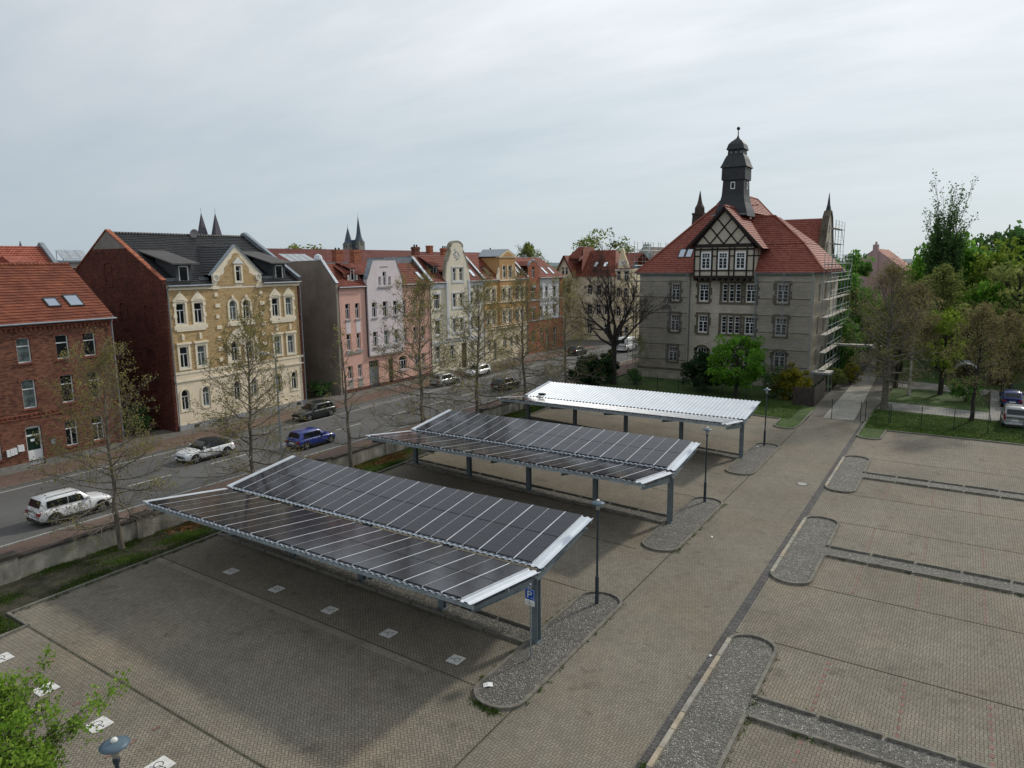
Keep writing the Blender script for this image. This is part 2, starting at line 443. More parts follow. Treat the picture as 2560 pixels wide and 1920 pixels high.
def kerb_into(mb, pts, w=.13, h=.11, closed=False, mi=0, seg=None, gap=.0, rng=None, nm=1, base=-.05):
    """a kerb of square section along a line, following the ground"""
    P = [Vector((x, y)) for x, y in pts]
    if closed: P.append(P[0])
    fine = [P[0]]
    for a, b in zip(P, P[1:]):
        n = max(1, int((b-a).length/1.0))
        fine += [a+(b-a)*(i/n) for i in range(1, n+1)]
    if seg:
        L = sum((b-a).length for a, b in zip(P, P[1:])); d = (P[-1]-P[0]).normalized(); s = 0
        while s < L-.2:
            e = min(L, s+seg-gap)
            a = P[0]+d*s; b = P[0]+d*e; nr = Vector((-d.y, d.x))*(w/2)
            hh = h + (rng.uniform(-.012, .012) if rng else 0)
            q = []
            for zt in (base, hh):
                for c in (a-nr, b-nr, b+nr, a+nr): q.append((c.x, c.y, zg(c.x, c.y)+zt))
            mb.add(q, [(0,3,2,1),(4,5,6,7),(0,1,5,4),(1,2,6,5),(2,3,7,6),(3,0,4,7)], rng.randrange(nm) if (rng and nm > 1) else mi)
            s += seg
        return
    N = len(fine); vs = []
    for i, p in enumerate(fine):
        if closed: a = fine[(i-1) % (N-1)]; b = fine[(i+1) % (N-1)]
        else: a = fine[max(0, i-1)]; b = fine[min(N-1, i+1)]
        d = (b-a).normalized(); nr = Vector((-d.y, d.x))*(w/2); z = zg(p.x, p.y)
        vs += [(p.x-nr.x, p.y-nr.y, z+base), (p.x-nr.x, p.y-nr.y, z+h), (p.x+nr.x, p.y+nr.y, z+h), (p.x+nr.x, p.y+nr.y, z+base)]
    fs = []
    for i in range(N-1):
        for k in range(3): fs.append((4*i+k, 4*i+k+1, 4*i+k+5, 4*i+k+4))
    fs += [(0, 1, 2, 3), (4*N-4, 4*N-3, 4*N-2, 4*N-1)]
    mb.add(vs, fs, mi)

M_PAVE = paver('block_paving', (.19, .168, .132), (.24, .213, .168), (.066, .058, .043), a=.11, rot=R(45), stain=.2)
M_PAVE_R = paver('block_paving_right', (.195, .172, .136), (.245, .218, .174), (.068, .06, .045), a=.11, rot=R(90), herring=True, stain=.2)
M_PAVE_D = paver('driveway_paving', (.19, .168, .133), (.232, .207, .164), (.082, .072, .055), a=.105, rot=R(0), stain=.16)
M_GUTTER = paver('gutter_setts', (.085, .083, .082), (.135, .13, .125), (.045, .043, .04), a=.16, herring=False)
M_COBBLE = paver('cobble_path', (.33, .315, .275), (.42, .40, .355), (.15, .14, .115), a=.13, herring=False)
M_COBBLE_D = paver('cobble_side', (.125, .115, .10), (.165, .155, .135), (.06, .055, .045), a=.12, herring=False)
M_SLAB = paver('cross_path_slabs', (.24, .235, .22), (.30, .29, .27), (.13, .125, .11), a=.3, herring=False)
M_REDPAVE = paver('red_pavement', (.155, .105, .085), (.19, .13, .105), (.09, .068, .056), a=.1, herring=False)
M_GREYPAVE = paver('grey_pavement', (.17, .155, .135), (.215, .20, .175), (.09, .08, .07), a=.25, herring=False)
M_GRAVEL = gravelmat('gravel')
M_ASPH = mat('asphalt', (.105, .103, .10), rough=.9, var=.12, vscale=60, stain=.2, sscale=.25)
M_PAINT = mat('road_paint', (.42, .41, .38), rough=.7, var=.25, vscale=8)
M_GRASS = mat('lawn', (.045, .085, .018), rough=.95, var=.45, vscale=3.5, stain=.4, sscale=.5, col2=(.078, .125, .03), bump=.6, bscale=25)
M_VERGE = mat('verge_soil', (.030, .034, .016), rough=1, var=.4, vscale=2.2, col2=(.055, .048, .030), stain=.4, sscale=.6, bump=.6, bscale=20)
M_EARTH = mat('open_ground', (.055, .062, .028), rough=1, var=.3, vscale=.05, stain=.3, sscale=.01, col2=(.085, .08, .045))
M_RED = mat('red_block', (.20, .115, .095), rough=.9, var=.25, vscale=5)
M_JOINT = mat('paving_joint', (.06, .058, .04), rough=1, var=.4, vscale=6)
M_SAND = [mat('sandstone_a', (.30, .275, .225), var=.15), mat('sandstone_b', (.34, .285, .21), var=.15), mat('sandstone_c', (.26, .245, .21), var=.15)]

def build_ground():
    struct(sheet('ground', rect(-4000, 4000, -400, 6000), M_EARTH, -.10, follow=False))
    # street and its pavements
    struct(sheet('street', [rect(-54.0, -42.3, -80, 113), rect(-130, -40, 113, 121.5), rect(-54, -42.3, 121.5, 123)], M_ASPH, 0, follow=False))
    struct(sheet('footpath', [rect(-37.4, -42.2, -80, 113)], M_REDPAVE, .07, follow=False))
    struct(sheet('cycle_path', [rect(-57.2, -54.1, -80, 113)], M_REDPAVE, .07, follow=False))
    struct(sheet('pavement', [rect(-61, -57.2, -80, 113)], M_GREYPAVE, .074, follow=False))
    kb = MB()
    for x in (-42.25, -54.05): kb.box(x-.07, x+.07, -80, 113, -.1, .085)
    struct(kb.build('street_kerb', M_KERB))
    mk = MB()
    def line(x0, x1, y0, y1): mk.poly([(x0, y0, .005), (x1, y0, .005), (x1, y1, .005), (x0, y1, .005)])
    y = 27.7-4.5*12
    while y < 112: line(-47.26, -47.12, y, y+3.1); y += 6.35 if y < 40 else 6.4
    line(-52.05, -51.93, 30, 112); line(-52.6, -52.5, 52, 112)
    line(-53.35, -53.2, -20, 36)
    line(-42.75, -42.65, -40, 112)
    struct(mk.build('road_marking', M_PAINT))
    # car park
    struct(sheet('parking_lot', [rect(-33, -11.6, -8, 68.2)], M_PAVE, .0))
    struct(sheet('driveway', [rect(-11.6, -7.1, -8, 71), rect(-13.6, -11.6, 71, 71.01)][:1], M_PAVE_D, .0, follow=False))
    struct(sheet('parking_area', [rect(-6.7, 24, -8, 68.0)], M_PAVE_R, .0, follow=False))
    struct(sheet('gutter', [rect(-7.1, -6.7, -8, 70.6)], M_GUTTER, .0, follow=False))
    # joints between paving fields
    js = [rect(-33, -13.4, 26.93, 26.97), rect(-33, -13.4, 32.6, 32.64), rect(-33, -13.4, 42.2, 42.24), rect(-33, -13.4, 47.9, 47.94), rect(-33, -13.4, 58, 58.04)]
    js += [rect(-31.2, -11.6, 11.58, 11.65), rect(-33, -13.4, 18.32, 18.36), rect(-11.66, -11.60, -8, 64.3)]
    js += [rect(-6.7, 24, y, y+.04) for y in (26.85, 32.75, 42.2, 47.8, 57.55, 16.4)]
    struct(sheet('paving_joint', js, M_JOINT, .012))
    struct(sheet('pale_paving_band', [rect(-33, -15.5, 17.95, 18.3)], paver('pale_band', (.25, .215, .17), (.30, .265, .21), (.12, .105, .082), a=.11), .008))
    # gravel islands and strips with their kerbs
    gr = []; kb = MB()
    for y0, y1, s0, s1 in ((17.6, 27.15, 21.6, 22.7), (32.9, 42.35, 36.75, 37.95), (48.4, 58.1, 52.35, 53.5)):
        st = stadium(-13.4, -11.5, y0, y1); gr += [st, rect(-32.9, -13.4, s0, s1)]
        kerb_into(kb, st, closed=True)
        for yy in (s0, s1): kerb_into(kb, [(-32.9, yy), (-13.45, yy)], seg=1.95, gap=.1, h=.13, rng=random.Random(5))
    struct(sheet('gravel_bed', gr, M_GRAVEL, .03))
    gr = []; sk = MB()
    for y0, y1, s0, s1 in ((16.9, 26.85, 21.62, 22.85), (32.5, 42.35, 36.72, 38.02), (47.9, 57.55, 51.9, 53.3)):
        st = stadium(-6.7, -4.95, y0, y1); gr += [st, rect(-4.95, 24, s0, s1)]
        q = [p for p in st]
        kerb_into(kb, q[:10] + [(-6.7, y1-.9)], h=.12); kerb_into(kb, q[10:] + [(-4.95, s0)], h=.12); kerb_into(kb, [(-4.95, s1), (-4.95, y1-.74)], h=.12)
        kerb_into(sk, [(-6.7, y0+.75), (-6.7, y1-.75)], w=.16, h=.13, seg=1.0, gap=.03, rng=random.Random(int(y0)), nm=3)
        for yy in (s0, s1): kerb_into(kb, [(-4.8, yy), (24, yy)], seg=1.95, gap=.12, h=.13, rng=random.Random(8))
    struct(sheet('gravel_strip', gr, M_GRAVEL, .03, follow=False))
    struct(sk.build('sandstone_kerb', M_SAND))
    # outer kerbs
    kerb_into(kb, [(-31.2, 10.6), (-31.25, 11.6), (-33.0, 11.6), (-33, 68.2)])
    kerb_into(kb, [(-31.2, 10.6), (-31.2, -8)])
    kerb_into(kb, [(-33, 68.2), (-13.75, 68.2), (-13.65, 65.2), (-13.2, 64.5), (-12.4, 64.25), (-11.9, 64.7), (-11.7, 66), (-11.8, 73.6)])
    kerb_into(kb, [(-6.75, 70.6), (-6.75, 64.6), (-6.3, 64.0), (-5.4, 63.9), (-4.95, 64.4), (-4.85, 67.9), (24, 67.95)])
    struct(kb.build('kerb', M_KERB))
    # red marker blocks between bays
    rb = MB(); rng = random.Random(3)
    for x in (0.0, 2.5, 5.0, 7.5): 
        for y0, y1 in ((23.1, 26.7), (33, 36.5), (38.2, 42), (48, 51.7), (17, 21.3)):
            y = y0
            while y < y1:
                rb.poly([(x-3.2, y, .006), (x-3.09, y, .006), (x-3.09, y+.22, .006), (x-3.2, y+.22, .006)]); y += .46
    for x in (-27.8, -24.3, -20.8, -17.3, -13.8):
        y = 5.5
        while y < 11.4:
            z = zg(x, y)+.012; rb.poly([(x-.06, y, z), (x+.05, y, z), (x+.05, y+.24, z), (x-.06, y+.24, z)]); y += .75
    struct(rb.build('bay_marker_block', M_RED))
    # verge by the wall, lawns
    struct(sheet('verge', [rect(-37.3, -33, 11.6, 74), rect(-37.3, -31.2, -8, 11.6)], M_VERGE, .03))
    struct(sheet('lawn', [rect(-40, -13.7, 68.2, 88), rect(-13.7, -11.8, 64.6, 75.6), rect(-40, -37.2, 66, 88)], M_GRASS, .02))
    struct(sheet('lawn_strip', [[(-6.75, 64.2), (-5.0, 64.2), (-4.9, 67.95), (30, 67.95), (30, 76.6), (2.8, 77.2), (-6.75, 78.0)],
                          [(-6.2, 82.4), (3.0, 81.2), (2.6, 91.8), (-6.2, 92.6)], [(-6.2, 98.3), (4, 96), (30, 100), (30, 140), (-8.5, 140)],
                          [(-40, 88), (-12.2, 88), (-12.6, 116), (-40, 118)]], M_GRASS, .02, follow=False))
    # access path beyond the gate
    struct(sheet('access_path', [[(-10.45, 70.95), (-7.75, 70.95), (-9.2, 116), (-10.7, 116)]], M_COBBLE, .012, follow=False))
    struct(sheet('path_border', [[(-11.9, 70.95), (-10.45, 70.95), (-10.7, 116), (-12.4, 116)], [(-7.75, 70.95), (-6.75, 70.95), (-6.3, 92), (-8.4, 116), (-9.2, 116)], [(-14.5, 116), (-8, 116), (-8, 140), (-20, 140)]], M_COBBLE_D, .010, follow=False))
    struct(sheet('footway', [[(-6.5, 78.0), (3.0, 77.3), (3.0, 81.2), (-6.3, 82.4)], [(-6.2, 92.5), (2.8, 91.8), (3.5, 95.5), (.6, 97), (-6.0, 98.4)],
                          [(2.9, 76.8), (24, 75.0), (24, 97), (3.4, 97)]], M_SLAB, .015, follow=False))
    # far hills
    rng = np.random.default_rng(4); mb = MB(); n = 90; pr = []
    for i in range(n+1):
        a = R(-35)+R(130)*i/n; d = 3800
        h = 22+20*math.sin(i*.21)+12*math.sin(i*.53+1)+rng.uniform(-2, 2)
        pr.append(((-d*math.sin(a), d*math.cos(a), -1), (-d*1.04*math.sin(a), d*1.04*math.cos(a), max(6, h)), (-d*1.5*math.sin(a), d*1.5*math.cos(a), -1)))
    for a, b in zip(pr, pr[1:]):
        mb.poly([a[0], b[0], b[1], a[1]]); mb.poly([a[1], b[1], b[2], a[2]])
    struct(mb.build('hills', mat('far_hill', (.13, .17, .18), var=.15, vscale=.003, stain=0)))
build_ground()

# ------------------------------------------------------------------ building kit (house frame: x along the front, y into the depth, z up)
def outline(w, h, rise=0, i=0.0, n=8):
    if rise <= 0: return [(i, i), (w-i, i), (w-i, h-i), (i, h-i)]
    zs = h-rise; cx = w/2
    p = [(i, i), (w-i, i)]
    for k in range(n+1):
        a = PI*k/n; p.append((cx+(w/2-i)*math.cos(a), zs+(rise-i)*math.sin(a)))
    return p
def wall(mb, u0, u1, z0, z1, holes=(), y=0.0, depth=.18, mi=0, mr=None):
    """wall panel with window openings cut through and their reveals"""
    mr = mi if mr is None else mr
    hs = [h for h in holes if h[0] < u1-.01 and h[1] > u0+.01 and h[2] < z1-.01 and h[3] > z0+.01]
    us = sorted(set([u0, u1] + [min(u1, max(u0, q)) for h in hs for q in h[:2]]))
    zs = sorted(set([z0, z1] + [min(z1, max(z0, q)) for h in hs for q in h[2:4]]))
    for a, b in zip(us, us[1:]):
        for c, d in zip(zs, zs[1:]):
            um = (a+b)/2; zm = (c+d)/2
            if any(h[0] < um < h[1] and h[2] < zm < h[3] for h in hs): continue
            mb.poly([(a, y, c), (b, y, c), (b, y, d), (a, y, d)], mi)
    for h in hs:
        rise = h[4] if len(h) > 4 else 0
        o = [(h[0]+p, h[2]+q) for p, q in outline(h[1]-h[0], h[3]-h[2], rise)]
        o = [(p, min(z1, max(z0, q))) for p, q in o]
        for (a, b), (c, d) in zip(o, o[1:]+o[:1]):
            if abs(a-c)+abs(b-d) > 1e-4: mb.poly([(a, y, b), (a, y+depth, b), (c, y+depth, d), (c, y, d)], mr)
        if rise > 0 and h[3] <= z1+.001:
            arc = o[2:]; m = len(arc)//2
            mb.poly([(p, y, q) for p, q in arc[:m+1]] + [((h[0]+h[1])/2, y, h[3])] * 0 + [(h[1], y, h[3])], mi)
            mb.poly([(p, y, q) for p, q in arc[m:]] + [(h[0], y, h[3])], mi)
WCACHE = {}
def window(parent, u, z, w, h, rise=0, style='std', y=.14, u0=0, frame=None, glass=None, fw=.075, name='window', label=None):
    """frame mesh with its mullions, and the pane as its child"""
    key = (round(w, 2), round(h, 2), rise, style, fw, frame, glass)
    if key not in WCACHE:
        mb = MB(); d = .06
        A = outline(w, h, rise); B = outline(w, h, rise, fw)
        n = len(A)
        for k in range(n):
            j = (k+1) % n
            mb.poly([(A[k][0], 0, A[k][1]), (A[j][0], 0, A[j][1]), (B[j][0], 0, B[j][1]), (B[k][0], 0, B[k][1])])
            mb.poly([(B[k][0], 0, B[k][1]), (B[j][0], 0, B[j][1]), (B[j][0], d, B[j][1]), (B[k][0], d, B[k][1])])
        def bar(a, b, c, e, q=.004): mb.box(a, b, q, d, c, e)
        zt = h*.66 if rise <= 0 else min(h-rise, h*.66)
        top = h-fw; m = .032
        if style in ('std', 'arch'):
            bar(fw, w-fw, zt-m*1.3, zt+m*1.3); bar(w/2-m*1.2, w/2+m*1.2, fw, zt-m*1.3, .002)
        elif style == 'wide':
            bar(fw, w-fw, zt-m*1.2, zt+m*1.2)
        elif style == 'three':
            bar(fw, w-fw, zt-m, zt+m)
            for q in (.33, .67): bar(w*q-m, w*q+m, fw, zt-m, .002)
        elif style == 'grid':
            bar(fw, w-fw, zt-.05, zt+.05); bar(w/2-.055, w/2+.055, fw, zt-.05, .002)
            for q in (1/3, 2/3):
                zz = fw+(zt-fw)*q
                for a, b in ((fw, w/2-.055), (w/2+.055, w-fw)): bar(a, b, zz-.016, zz+.016, .01)
                uu = fw+(w-2*fw)*q; bar(uu-.02, uu+.02, zt+.05, top, .01)
            zz = (zt+top)/2
            if rise <= 0: bar(fw, w-fw, zz-.016, zz+.016, .014)
        elif style == 'narrow':
            bar(fw, w-fw, zt-.05, zt+.05)
            for q in (1/3, 2/3):
                zz = fw+(zt-fw)*q; bar(fw, w-fw, zz-.016, zz+.016, .01)
            zz = (zt+top)/2; bar(fw, w-fw, zz-.016, zz+.016, .01)
        fm = mb.mesh('window', frame or M_FRAME)
        pb = MB()
        pb.poly([(a, .05, c) for a, c in outline(w, h, rise, fw*.5)])
        WCACHE[key] = (fm, pb.mesh('pane', glass or M_GLASS))
    fm, pm = WCACHE[key]
    o = link(name, fm, parent, (u-u0, y, z)); link('pane', pm, o)
    if label: o['label'] = label
    return o
def clip(poly, f):
    """keep the part of a convex polygon where f(p) >= 0"""
    out = []
    for a, b in zip(poly, poly[1:]+poly[:1]):
        fa, fb = f(a), f(b)
        if fa >= 0: out.append(a)
        if (fa >= 0) != (fb >= 0): out.append(a.lerp(b, fa/(fa-fb)))
    return out
def tiles(mb, pts, row=.34, lip=.045, mi=0):
    """roof plane laid in overlapping courses, each with its own raised lower edge"""
    P = [Vector(p) for p in pts]
    n = (P[1]-P[0]).cross(P[2]-P[0]).normalized()
    if n.z < 0: n = -n
    s = (Vector((0, 0, 1)) - n*n.z).normalized()
    lo = min(p.dot(s) for p in P); hi = max(p.dot(s) for p in P)
    k = 0
    while lo+k*row < hi-.01:
        a = lo+k*row; b = a+row
        q = clip(clip(P, lambda p: p.dot(s)-a), lambda p: b-p.dot(s))
        if len(q) >= 3:
            r = [p + n*(lip*(1-(p.dot(s)-a)/row)) for p in q]
            mb.poly(r, mi)
            m = len(q)
            for i in range(m):
                c, e = q[i], q[(i+1) % m]
                if abs(c.dot(s)-a) < 1e-4 and abs(e.dot(s)-a) < 1e-4 and (c-e).length > .01:
                    mb.poly([c, e, r[(i+1) % m], r[i]], mi)
        k += 1
def skylight(parent, u0, u, y, z, w, L, slope, glass=None, name='skylight'):
    """roof window lying in a front slope; (u,y,z) is its lower left corner on the roof"""
    c = math.cos(math.atan(slope)); s = math.sin(math.atan(slope))
    mb = MB()
    def P(a, b, h): return (u+a-u0, y+b*c-h*s, z+b*s+h*c)
    for a0, a1, b0, b1 in ((0, w, 0, .09), (0, w, L-.12, L), (0, .08, .09, L-.12), (w-.08, w, .09, L-.12)):
        q = [P(a0, b0, .1), P(a1, b0, .1), P(a1, b1, .1), P(a0, b1, .1)]; r = [P(a0, b0, -.05), P(a1, b0, -.05), P(a1, b1, -.05), P(a0, b1, -.05)]
        mb.poly(q)
        for i in range(4): j = (i+1) % 4; mb.poly([q[i], r[i], r[j], q[j]])
    o = mb.build(name, M_DARKMETAL, parent)
    g = MB(); g.poly([P(.06, .07, .08), P(w-.06, .07, .08), P(w-.06, L-.1, .08), P(.06, L-.1, .08)])
    g.build('pane', glass or M_SKYL, o)
    return o
def chimney(parent, u0, u, w, y, d, z0, z1, m=None):
    mb = MB(); a = u-u0
    mb.box(a, a+w, y, y+d, z0, z1); mb.box(a-.06, a+w+.06, y-.06, y+d+.06, z1-.32, z1-.12)
    o = mb.build('chimney', m or M_CHIM, parent)
    pb = MB()
    n = max(1, int(w/.5))
    for i in range(n): pb.lathe([(.12, 0), (.11, .28), (.13, .3)], 8, (a+w*(i+.5)/n, y+d/2, z1))
    pb.build('chimney_pot', M_DARKMETAL, o)
def pipe(parent, u0, u, z0, z1, y=-.1, m=None, r=.055):
    mb = MB(); a = u-u0
    mb.tube([(a, y-.25, z1+.25), (a, y, z1-.25), (a, y, z0)], r, 6)
    mb.build('downpipe', m or M_ZINC, parent)
def gutter_pipe(parent, u0, ua, ub, y, z, m=None):
    mb = MB(); mb.tube([(ua-u0, y, z), (ub-u0, y, z)], .075, 8)
    mb.build('gutter', m or M_ZINC, parent)
def house(name, label, cat, xf, u0, group='houses along the far side of the street'):
    return thing(name, label, cat, (xf, u0, 0), R(90), group)

# ---- red brick house at the left edge
def red_house():
    u0 = 18.0; ua, ub = 4.0, 30.25; yb = 11.6
    r = house('brick_house', 'low red brick house with orange tiled roof and white door at left', 'house', -58.0, u0)
    off = (u0, 0, 0)
    MBR = brick('red_brick', (.135, .050, .034), (.205, .088, .054), .4)
    hs = []
    for z, h in ((7.92, 1.85), (4.50, 2.17)):
        for u in (20.6, 23.2, 25.86, 27.86, 17.6, 15.0): hs.append((u, u+.92, z, z+h, .12))
    hs += [(25.80, 26.70, 1.06, 3.12, .12), (27.83, 28.70, 1.06, 3.1, .12), (20.5, 21.4, 1.06, 3.1, .12), (17.6, 18.5, 1.06, 3.1, .12)]
    door = (23.05, 24.15, .15, 3.15, .12)
    mb = MB(); wall(mb, ua, ub, .5, 10.85, hs+[door], mi=0)
    wall(mb, ua, ub, 0, .5, [door], mi=0)
    mb.poly([(ub, 0, 0), (ub, yb, 0), (ub, yb, 10.8), (ub, yb/2+.3, 15.0), (ub, 0, 10.8)])
    mb.poly([(ua, yb, 0), (ub, yb, 0), (ub, yb, 10.8), (ua, yb, 10.8)])
    mb.build('wall', MBR, r, off)
    tb = MB()
    tb.box(ua, 23.05, -.05, -.003, .0, .48, 1); tb.box(24.15, ub+.02, -.05, -.003, .0, .48, 1)
    u = ua
    while u < ub-.2:                      # corbelled cornice and string course of brick teeth
        tb.box(u, u+.16, -.10, -.003, 10.22, 10.5); tb.box(u, u+.12, -.07, -.003, 3.92, 4.05); u += .32
    tb.box(ua, ub, -.16, -.003, 10.5, 10.66); tb.box(ua, ub, -.08, -.003, 4.05, 4.12); tb.box(ua, ub, -.06, -.003, 3.78, 3.86)
    for h in hs:
        tb.box(h[0]-.12, h[1]+.12, -.1, -.003, h[2]-.12, h[2]-.01)
        c = (h[0]+h[1])/2; 
        for k in range(7):
            a = -.55+1.1*k/6; tb.box(c+a*1.02-.085, c+a*1.02+.085, -.035, -.003, h[3]-.02-abs(a)*.28+.06, h[3]+.2-abs(a)*.28)
    tb.build('brick_trim', [brick('red_brick_trim', (.17, .05, .035), (.25, .085, .05)), mat('grey_plinth', (.22, .21, .19))], r, off)
    for i, h in enumerate(hs): window(r, h[0], h[2], h[1]-h[0], h[3]-h[2], .12, 'wide' if h[2] > 3 else 'std', .16, u0, glass=M_CURT if i in (7, 1) else None)
    d = MB(); d.box(door[0], door[1], .2, .26, .15, 3.15, 0); d.box(door[0]+.1, door[1]-.1, .185, .199, .25, 1.15, 0)
    do = d.build('door', M_FRAME, r, off)
    p = MB(); p.poly([(23.17, .195, 1.3), (24.03, .195, 1.3), (24.03, .195, 2.35), (23.17, .195, 2.35)]); p.poly([(23.17, .195, 2.5), (24.03, .195, 2.5), (24.03, .195, 2.95), (23.17, .195, 2.95)])
    p.build('pane', mat('dark_green_glass', (.012, .03, .02), rough=.1, stain=0), do, off)
    n = MB(); n.box(23.4, 23.68, .18, .19, 1.95, 2.15); n.build('notice', M_FRAME, do, off)
    s = MB(); s.box(22.95, 24.25, -.45, -.06, 0, .14); s.build('doorstep', M_KERB, r, off)
    bx = MB()
    for k, (u, z) in enumerate(((21.66, 1.2), (21.9, 1.24), (22.12, 1.28))): bx.box(u, u+.21, -.14, -.004, z, z+.5)
    bx.box(22.4, 22.8, -.16, -.004, 1.42, 1.9); build_split(bx, 'letterbox', M_FRAME, r, off)
    v = MB(); v.box(24.7, 25.0, -.03, -.004, 1.5, 1.9); v.build('vent_plate', M_GALV, r, off)
    rm = MB(); s = (15.1-10.9)/6.1
    tiles(rm, [(ua, -.32, 10.78), (ub+.1, -.32, 10.78), (ub+.1, 6.1, 15.1), (ua, 6.1, 15.1)], row=.36, lip=.05)
    rm.poly([(ua, 6.1, 15.1), (ub+.1, 6.1, 15.1), (ub+.1, 12, 10.8), (ua, 12, 10.8)])
    ro = rm.build('roof', tile('orange_tile', (.17, .045, .024), (.25, .08, .04), dark=.6), r, off)
    rd = MB(); rd.tube([(ua-u0, 6.1, 15.12), (ub+.1-u0, 6.1, 15.12)], .13, 8); rd.build('ridge_tiles', MATS['orange_tile'], ro)
    gutter_pipe(r, u0, ua, ub+.15, -.42, 10.78); pipe(r, u0, 30.1, 0, 10.7, -.12)
    skylight(r, u0, 26.2, 1.2, 10.78+1.52*s, .95, 1.15, s, M_SKYG); skylight(r, u0, 27.75, 1.15, 10.78+1.47*s, 1.1, 1.5, s, M_SKYG)
red_house()

# ---- ochre brick house with the curved gable
def ochre_house():
    u0 = 43.0; ua, ub = 35.7, 50.4
    r = house('gabled_house', 'ochre brick house with cream trim, curved gable and black tiled roof', 'house', -59.0, u0)
    off = (u0, 0, 0)
    MO = brick('ochre_brick', (.44, .30, .145), (.50, .35, .175), .07, (.56, .42, .24), .78)
    MC = mat('cream_render', (.80, .68, .51), var=.05, stain=.12)
    MR = brick('gable_red_brick', (.075, .019, .013), (.135, .036, .022), .55)
    MG = mat('grey_render', (.22, .205, .18), stain=.25)
    MS = mat('grey_stone_base', (.30, .30, .31), var=.12)
    W3 = [(36.43, 9.72), (38.18, 9.70), (46.76, 9.72), (48.47, 9.73)]
    W2 = [(36.41, 5.76), (38.14, 5.72), (46.75, 5.79), (48.43, 5.75)]
    hs = [(u, u+.87, z, z+1.85) for u, z in W3] + [(u, u+.86, z, z+1.9) for u, z in W2]
    hs += [(41.85, 42.68, 9.72, 11.6, .41), (43.35, 44.17, 9.72, 11.6, .41), (41.70, 42.5, 5.76, 7.66, .4), (43.35, 44.17, 5.76, 7.66, .4)]
    hs += [(u, u+.78, 1.9, 3.78, .39) for u in (36.2, 38.3, 41.68, 43.62, 46.62, 48.63)]
    gw = (42.79, 43.37, 13.38, 14.85)
    mb = MB()
    wall(mb, ua, ub, .55, 5.42, hs, 0, mi=1); wall(mb, ua, ub, 0, .55, [], -.06, mi=4); mb.poly([(ua, -.06, .55), (ub, -.06, .55), (ub, 0, .55), (ua, 0, .55)], 4)
    wall(mb, ua, ub, 5.42, 12.75, hs, 0, mi=0, mr=1); wall(mb, ua, ub, 12.75, 13.2, [], -.02, mi=1)
    # side and back walls
    gp = [(0, 0), (16.4, 0), (16.4, 13.45), (8.15, 18.15), (-.05, 13.6)]
    for x, q in ((ua, -.34), (ub-.3, 0)):
        lo = [(y, min(z, 16.5)) for y, z in gp[:3]] + [(11.05, 16.5), (5.22, 16.5), gp[4]]
        mb.xprism(lo, x+q, x+q+.34+.0, 2); mb.xprism([(5.22, 16.5), (11.05, 16.5), (8.15, 18.15)], x+q, x+q+.34, 3)
    mb.poly([(ua, 16.4, 0), (ub, 16.4, 0), (ub, 16.4, 13.4), (ua, 16.4, 13.4)], 2)
    mb.build('wall', [MO, MC, MR, MG, MS], r, off)
    # blind niches on the side wall
    nb = MB()
    for y, z, h in ((8.6, 13.2, 1.8), (6.6, 9.3, 2.0), (2.6, 9.3, 1.9), (6.6, 5.2, 2.0), (2.6, 5.2, 2.0), (2.4, 1.6, 1.9)):
        nb.box(ua-.40, ua-.343, y-.62, y+.62, z-.2, z-.06); nb.box(ua-.39, ua-.343, y-.66, y-.54, z-.06, z+h); nb.box(ua-.39, ua-.343, y+.54, y+.66, z-.06, z+h)
        for k in range(8):
            a = PI*k/8; b = PI*(k+1)/8
            nb.beam((ua-.37, y-.6*math.cos(a), z+h+.3*math.sin(a)), (ua-.37, y-.6*math.cos(b), z+h+.3*math.sin(b)), .05, .14)
    NC = [(8.6, 14.2), (6.6, 10.3), (2.6, 10.3), (6.6, 6.2), (2.6, 6.2), (2.4, 2.5)]
    build_split(nb, 'blind_niche', MR, r, off, lambda c, sz: min(range(6), key=lambda i: abs(c[1]-NC[i][0])+abs(c[2]-NC[i][1])))
    # cream window surrounds, pediments, quoins
    t = MB()
    def ring(u, z, w, h, rise, g=.16, y=-.06):
        A = [(u+a, z+b) for a, b in outline(w, h, rise)]; B = [(u-g+a, z-g+b) for a, b in outline(w+2*g, h+2*g, rise+g if rise else 0)]
        n = len(A)
        for k in range(n):
            j = (k+1) % n
            t.poly([(B[k][0], y, B[k][1]), (B[j][0], y, B[j][1]), (A[j][0], y, A[j][1]), (A[k][0], y, A[k][1])])
            t.poly([(B[k][0], y, B[k][1]), (B[j][0], y, B[j][1]), (B[j][0], 0, B[j][1]), (B[k][0], 0, B[k][1])])
            t.poly([(A[k][0], y, A[k][1]), (A[j][0], y, A[j][1]), (A[j][0], 0.02, A[j][1]), (A[k][0], 0.02, A[k][1])])
    for h in hs: ring(h[0], h[2], h[1]-h[0], h[3]-h[2], h[4] if len(h) > 4 else 0, .2 if h[2] > 5 else .17, -.06)
    ring(gw[0], gw[2], .58, 1.45, 0, .17, -.13)
    for a, b in ((36.15, 39.35), (46.45, 49.65)):
        t.box(a-.05, b+.05, -.09, -.001, 9.22, 9.58); t.box(a+.15, b-.15, -.085, -.001, 9.05, 9.219)
        for x in (a-.02, b-.3): t.box(x, x+.32, -.085, -.001, 10.3, 10.62); t.box(x, x+.32, -.085, -.001, 11.3, 11.6)
    for u in (36.43, 38.18, 46.76, 48.47):
        c = u+.43
        t.prism([(c-.72, 11.72), (c+.72, 11.72), (c+.72, 11.84), (c, 12.62), (c-.72, 11.84)], -.12, -.001)
        t.prism([(c-.42, 11.86), (c+.42, 11.86), (c, 12.32)], -.16, -.121)
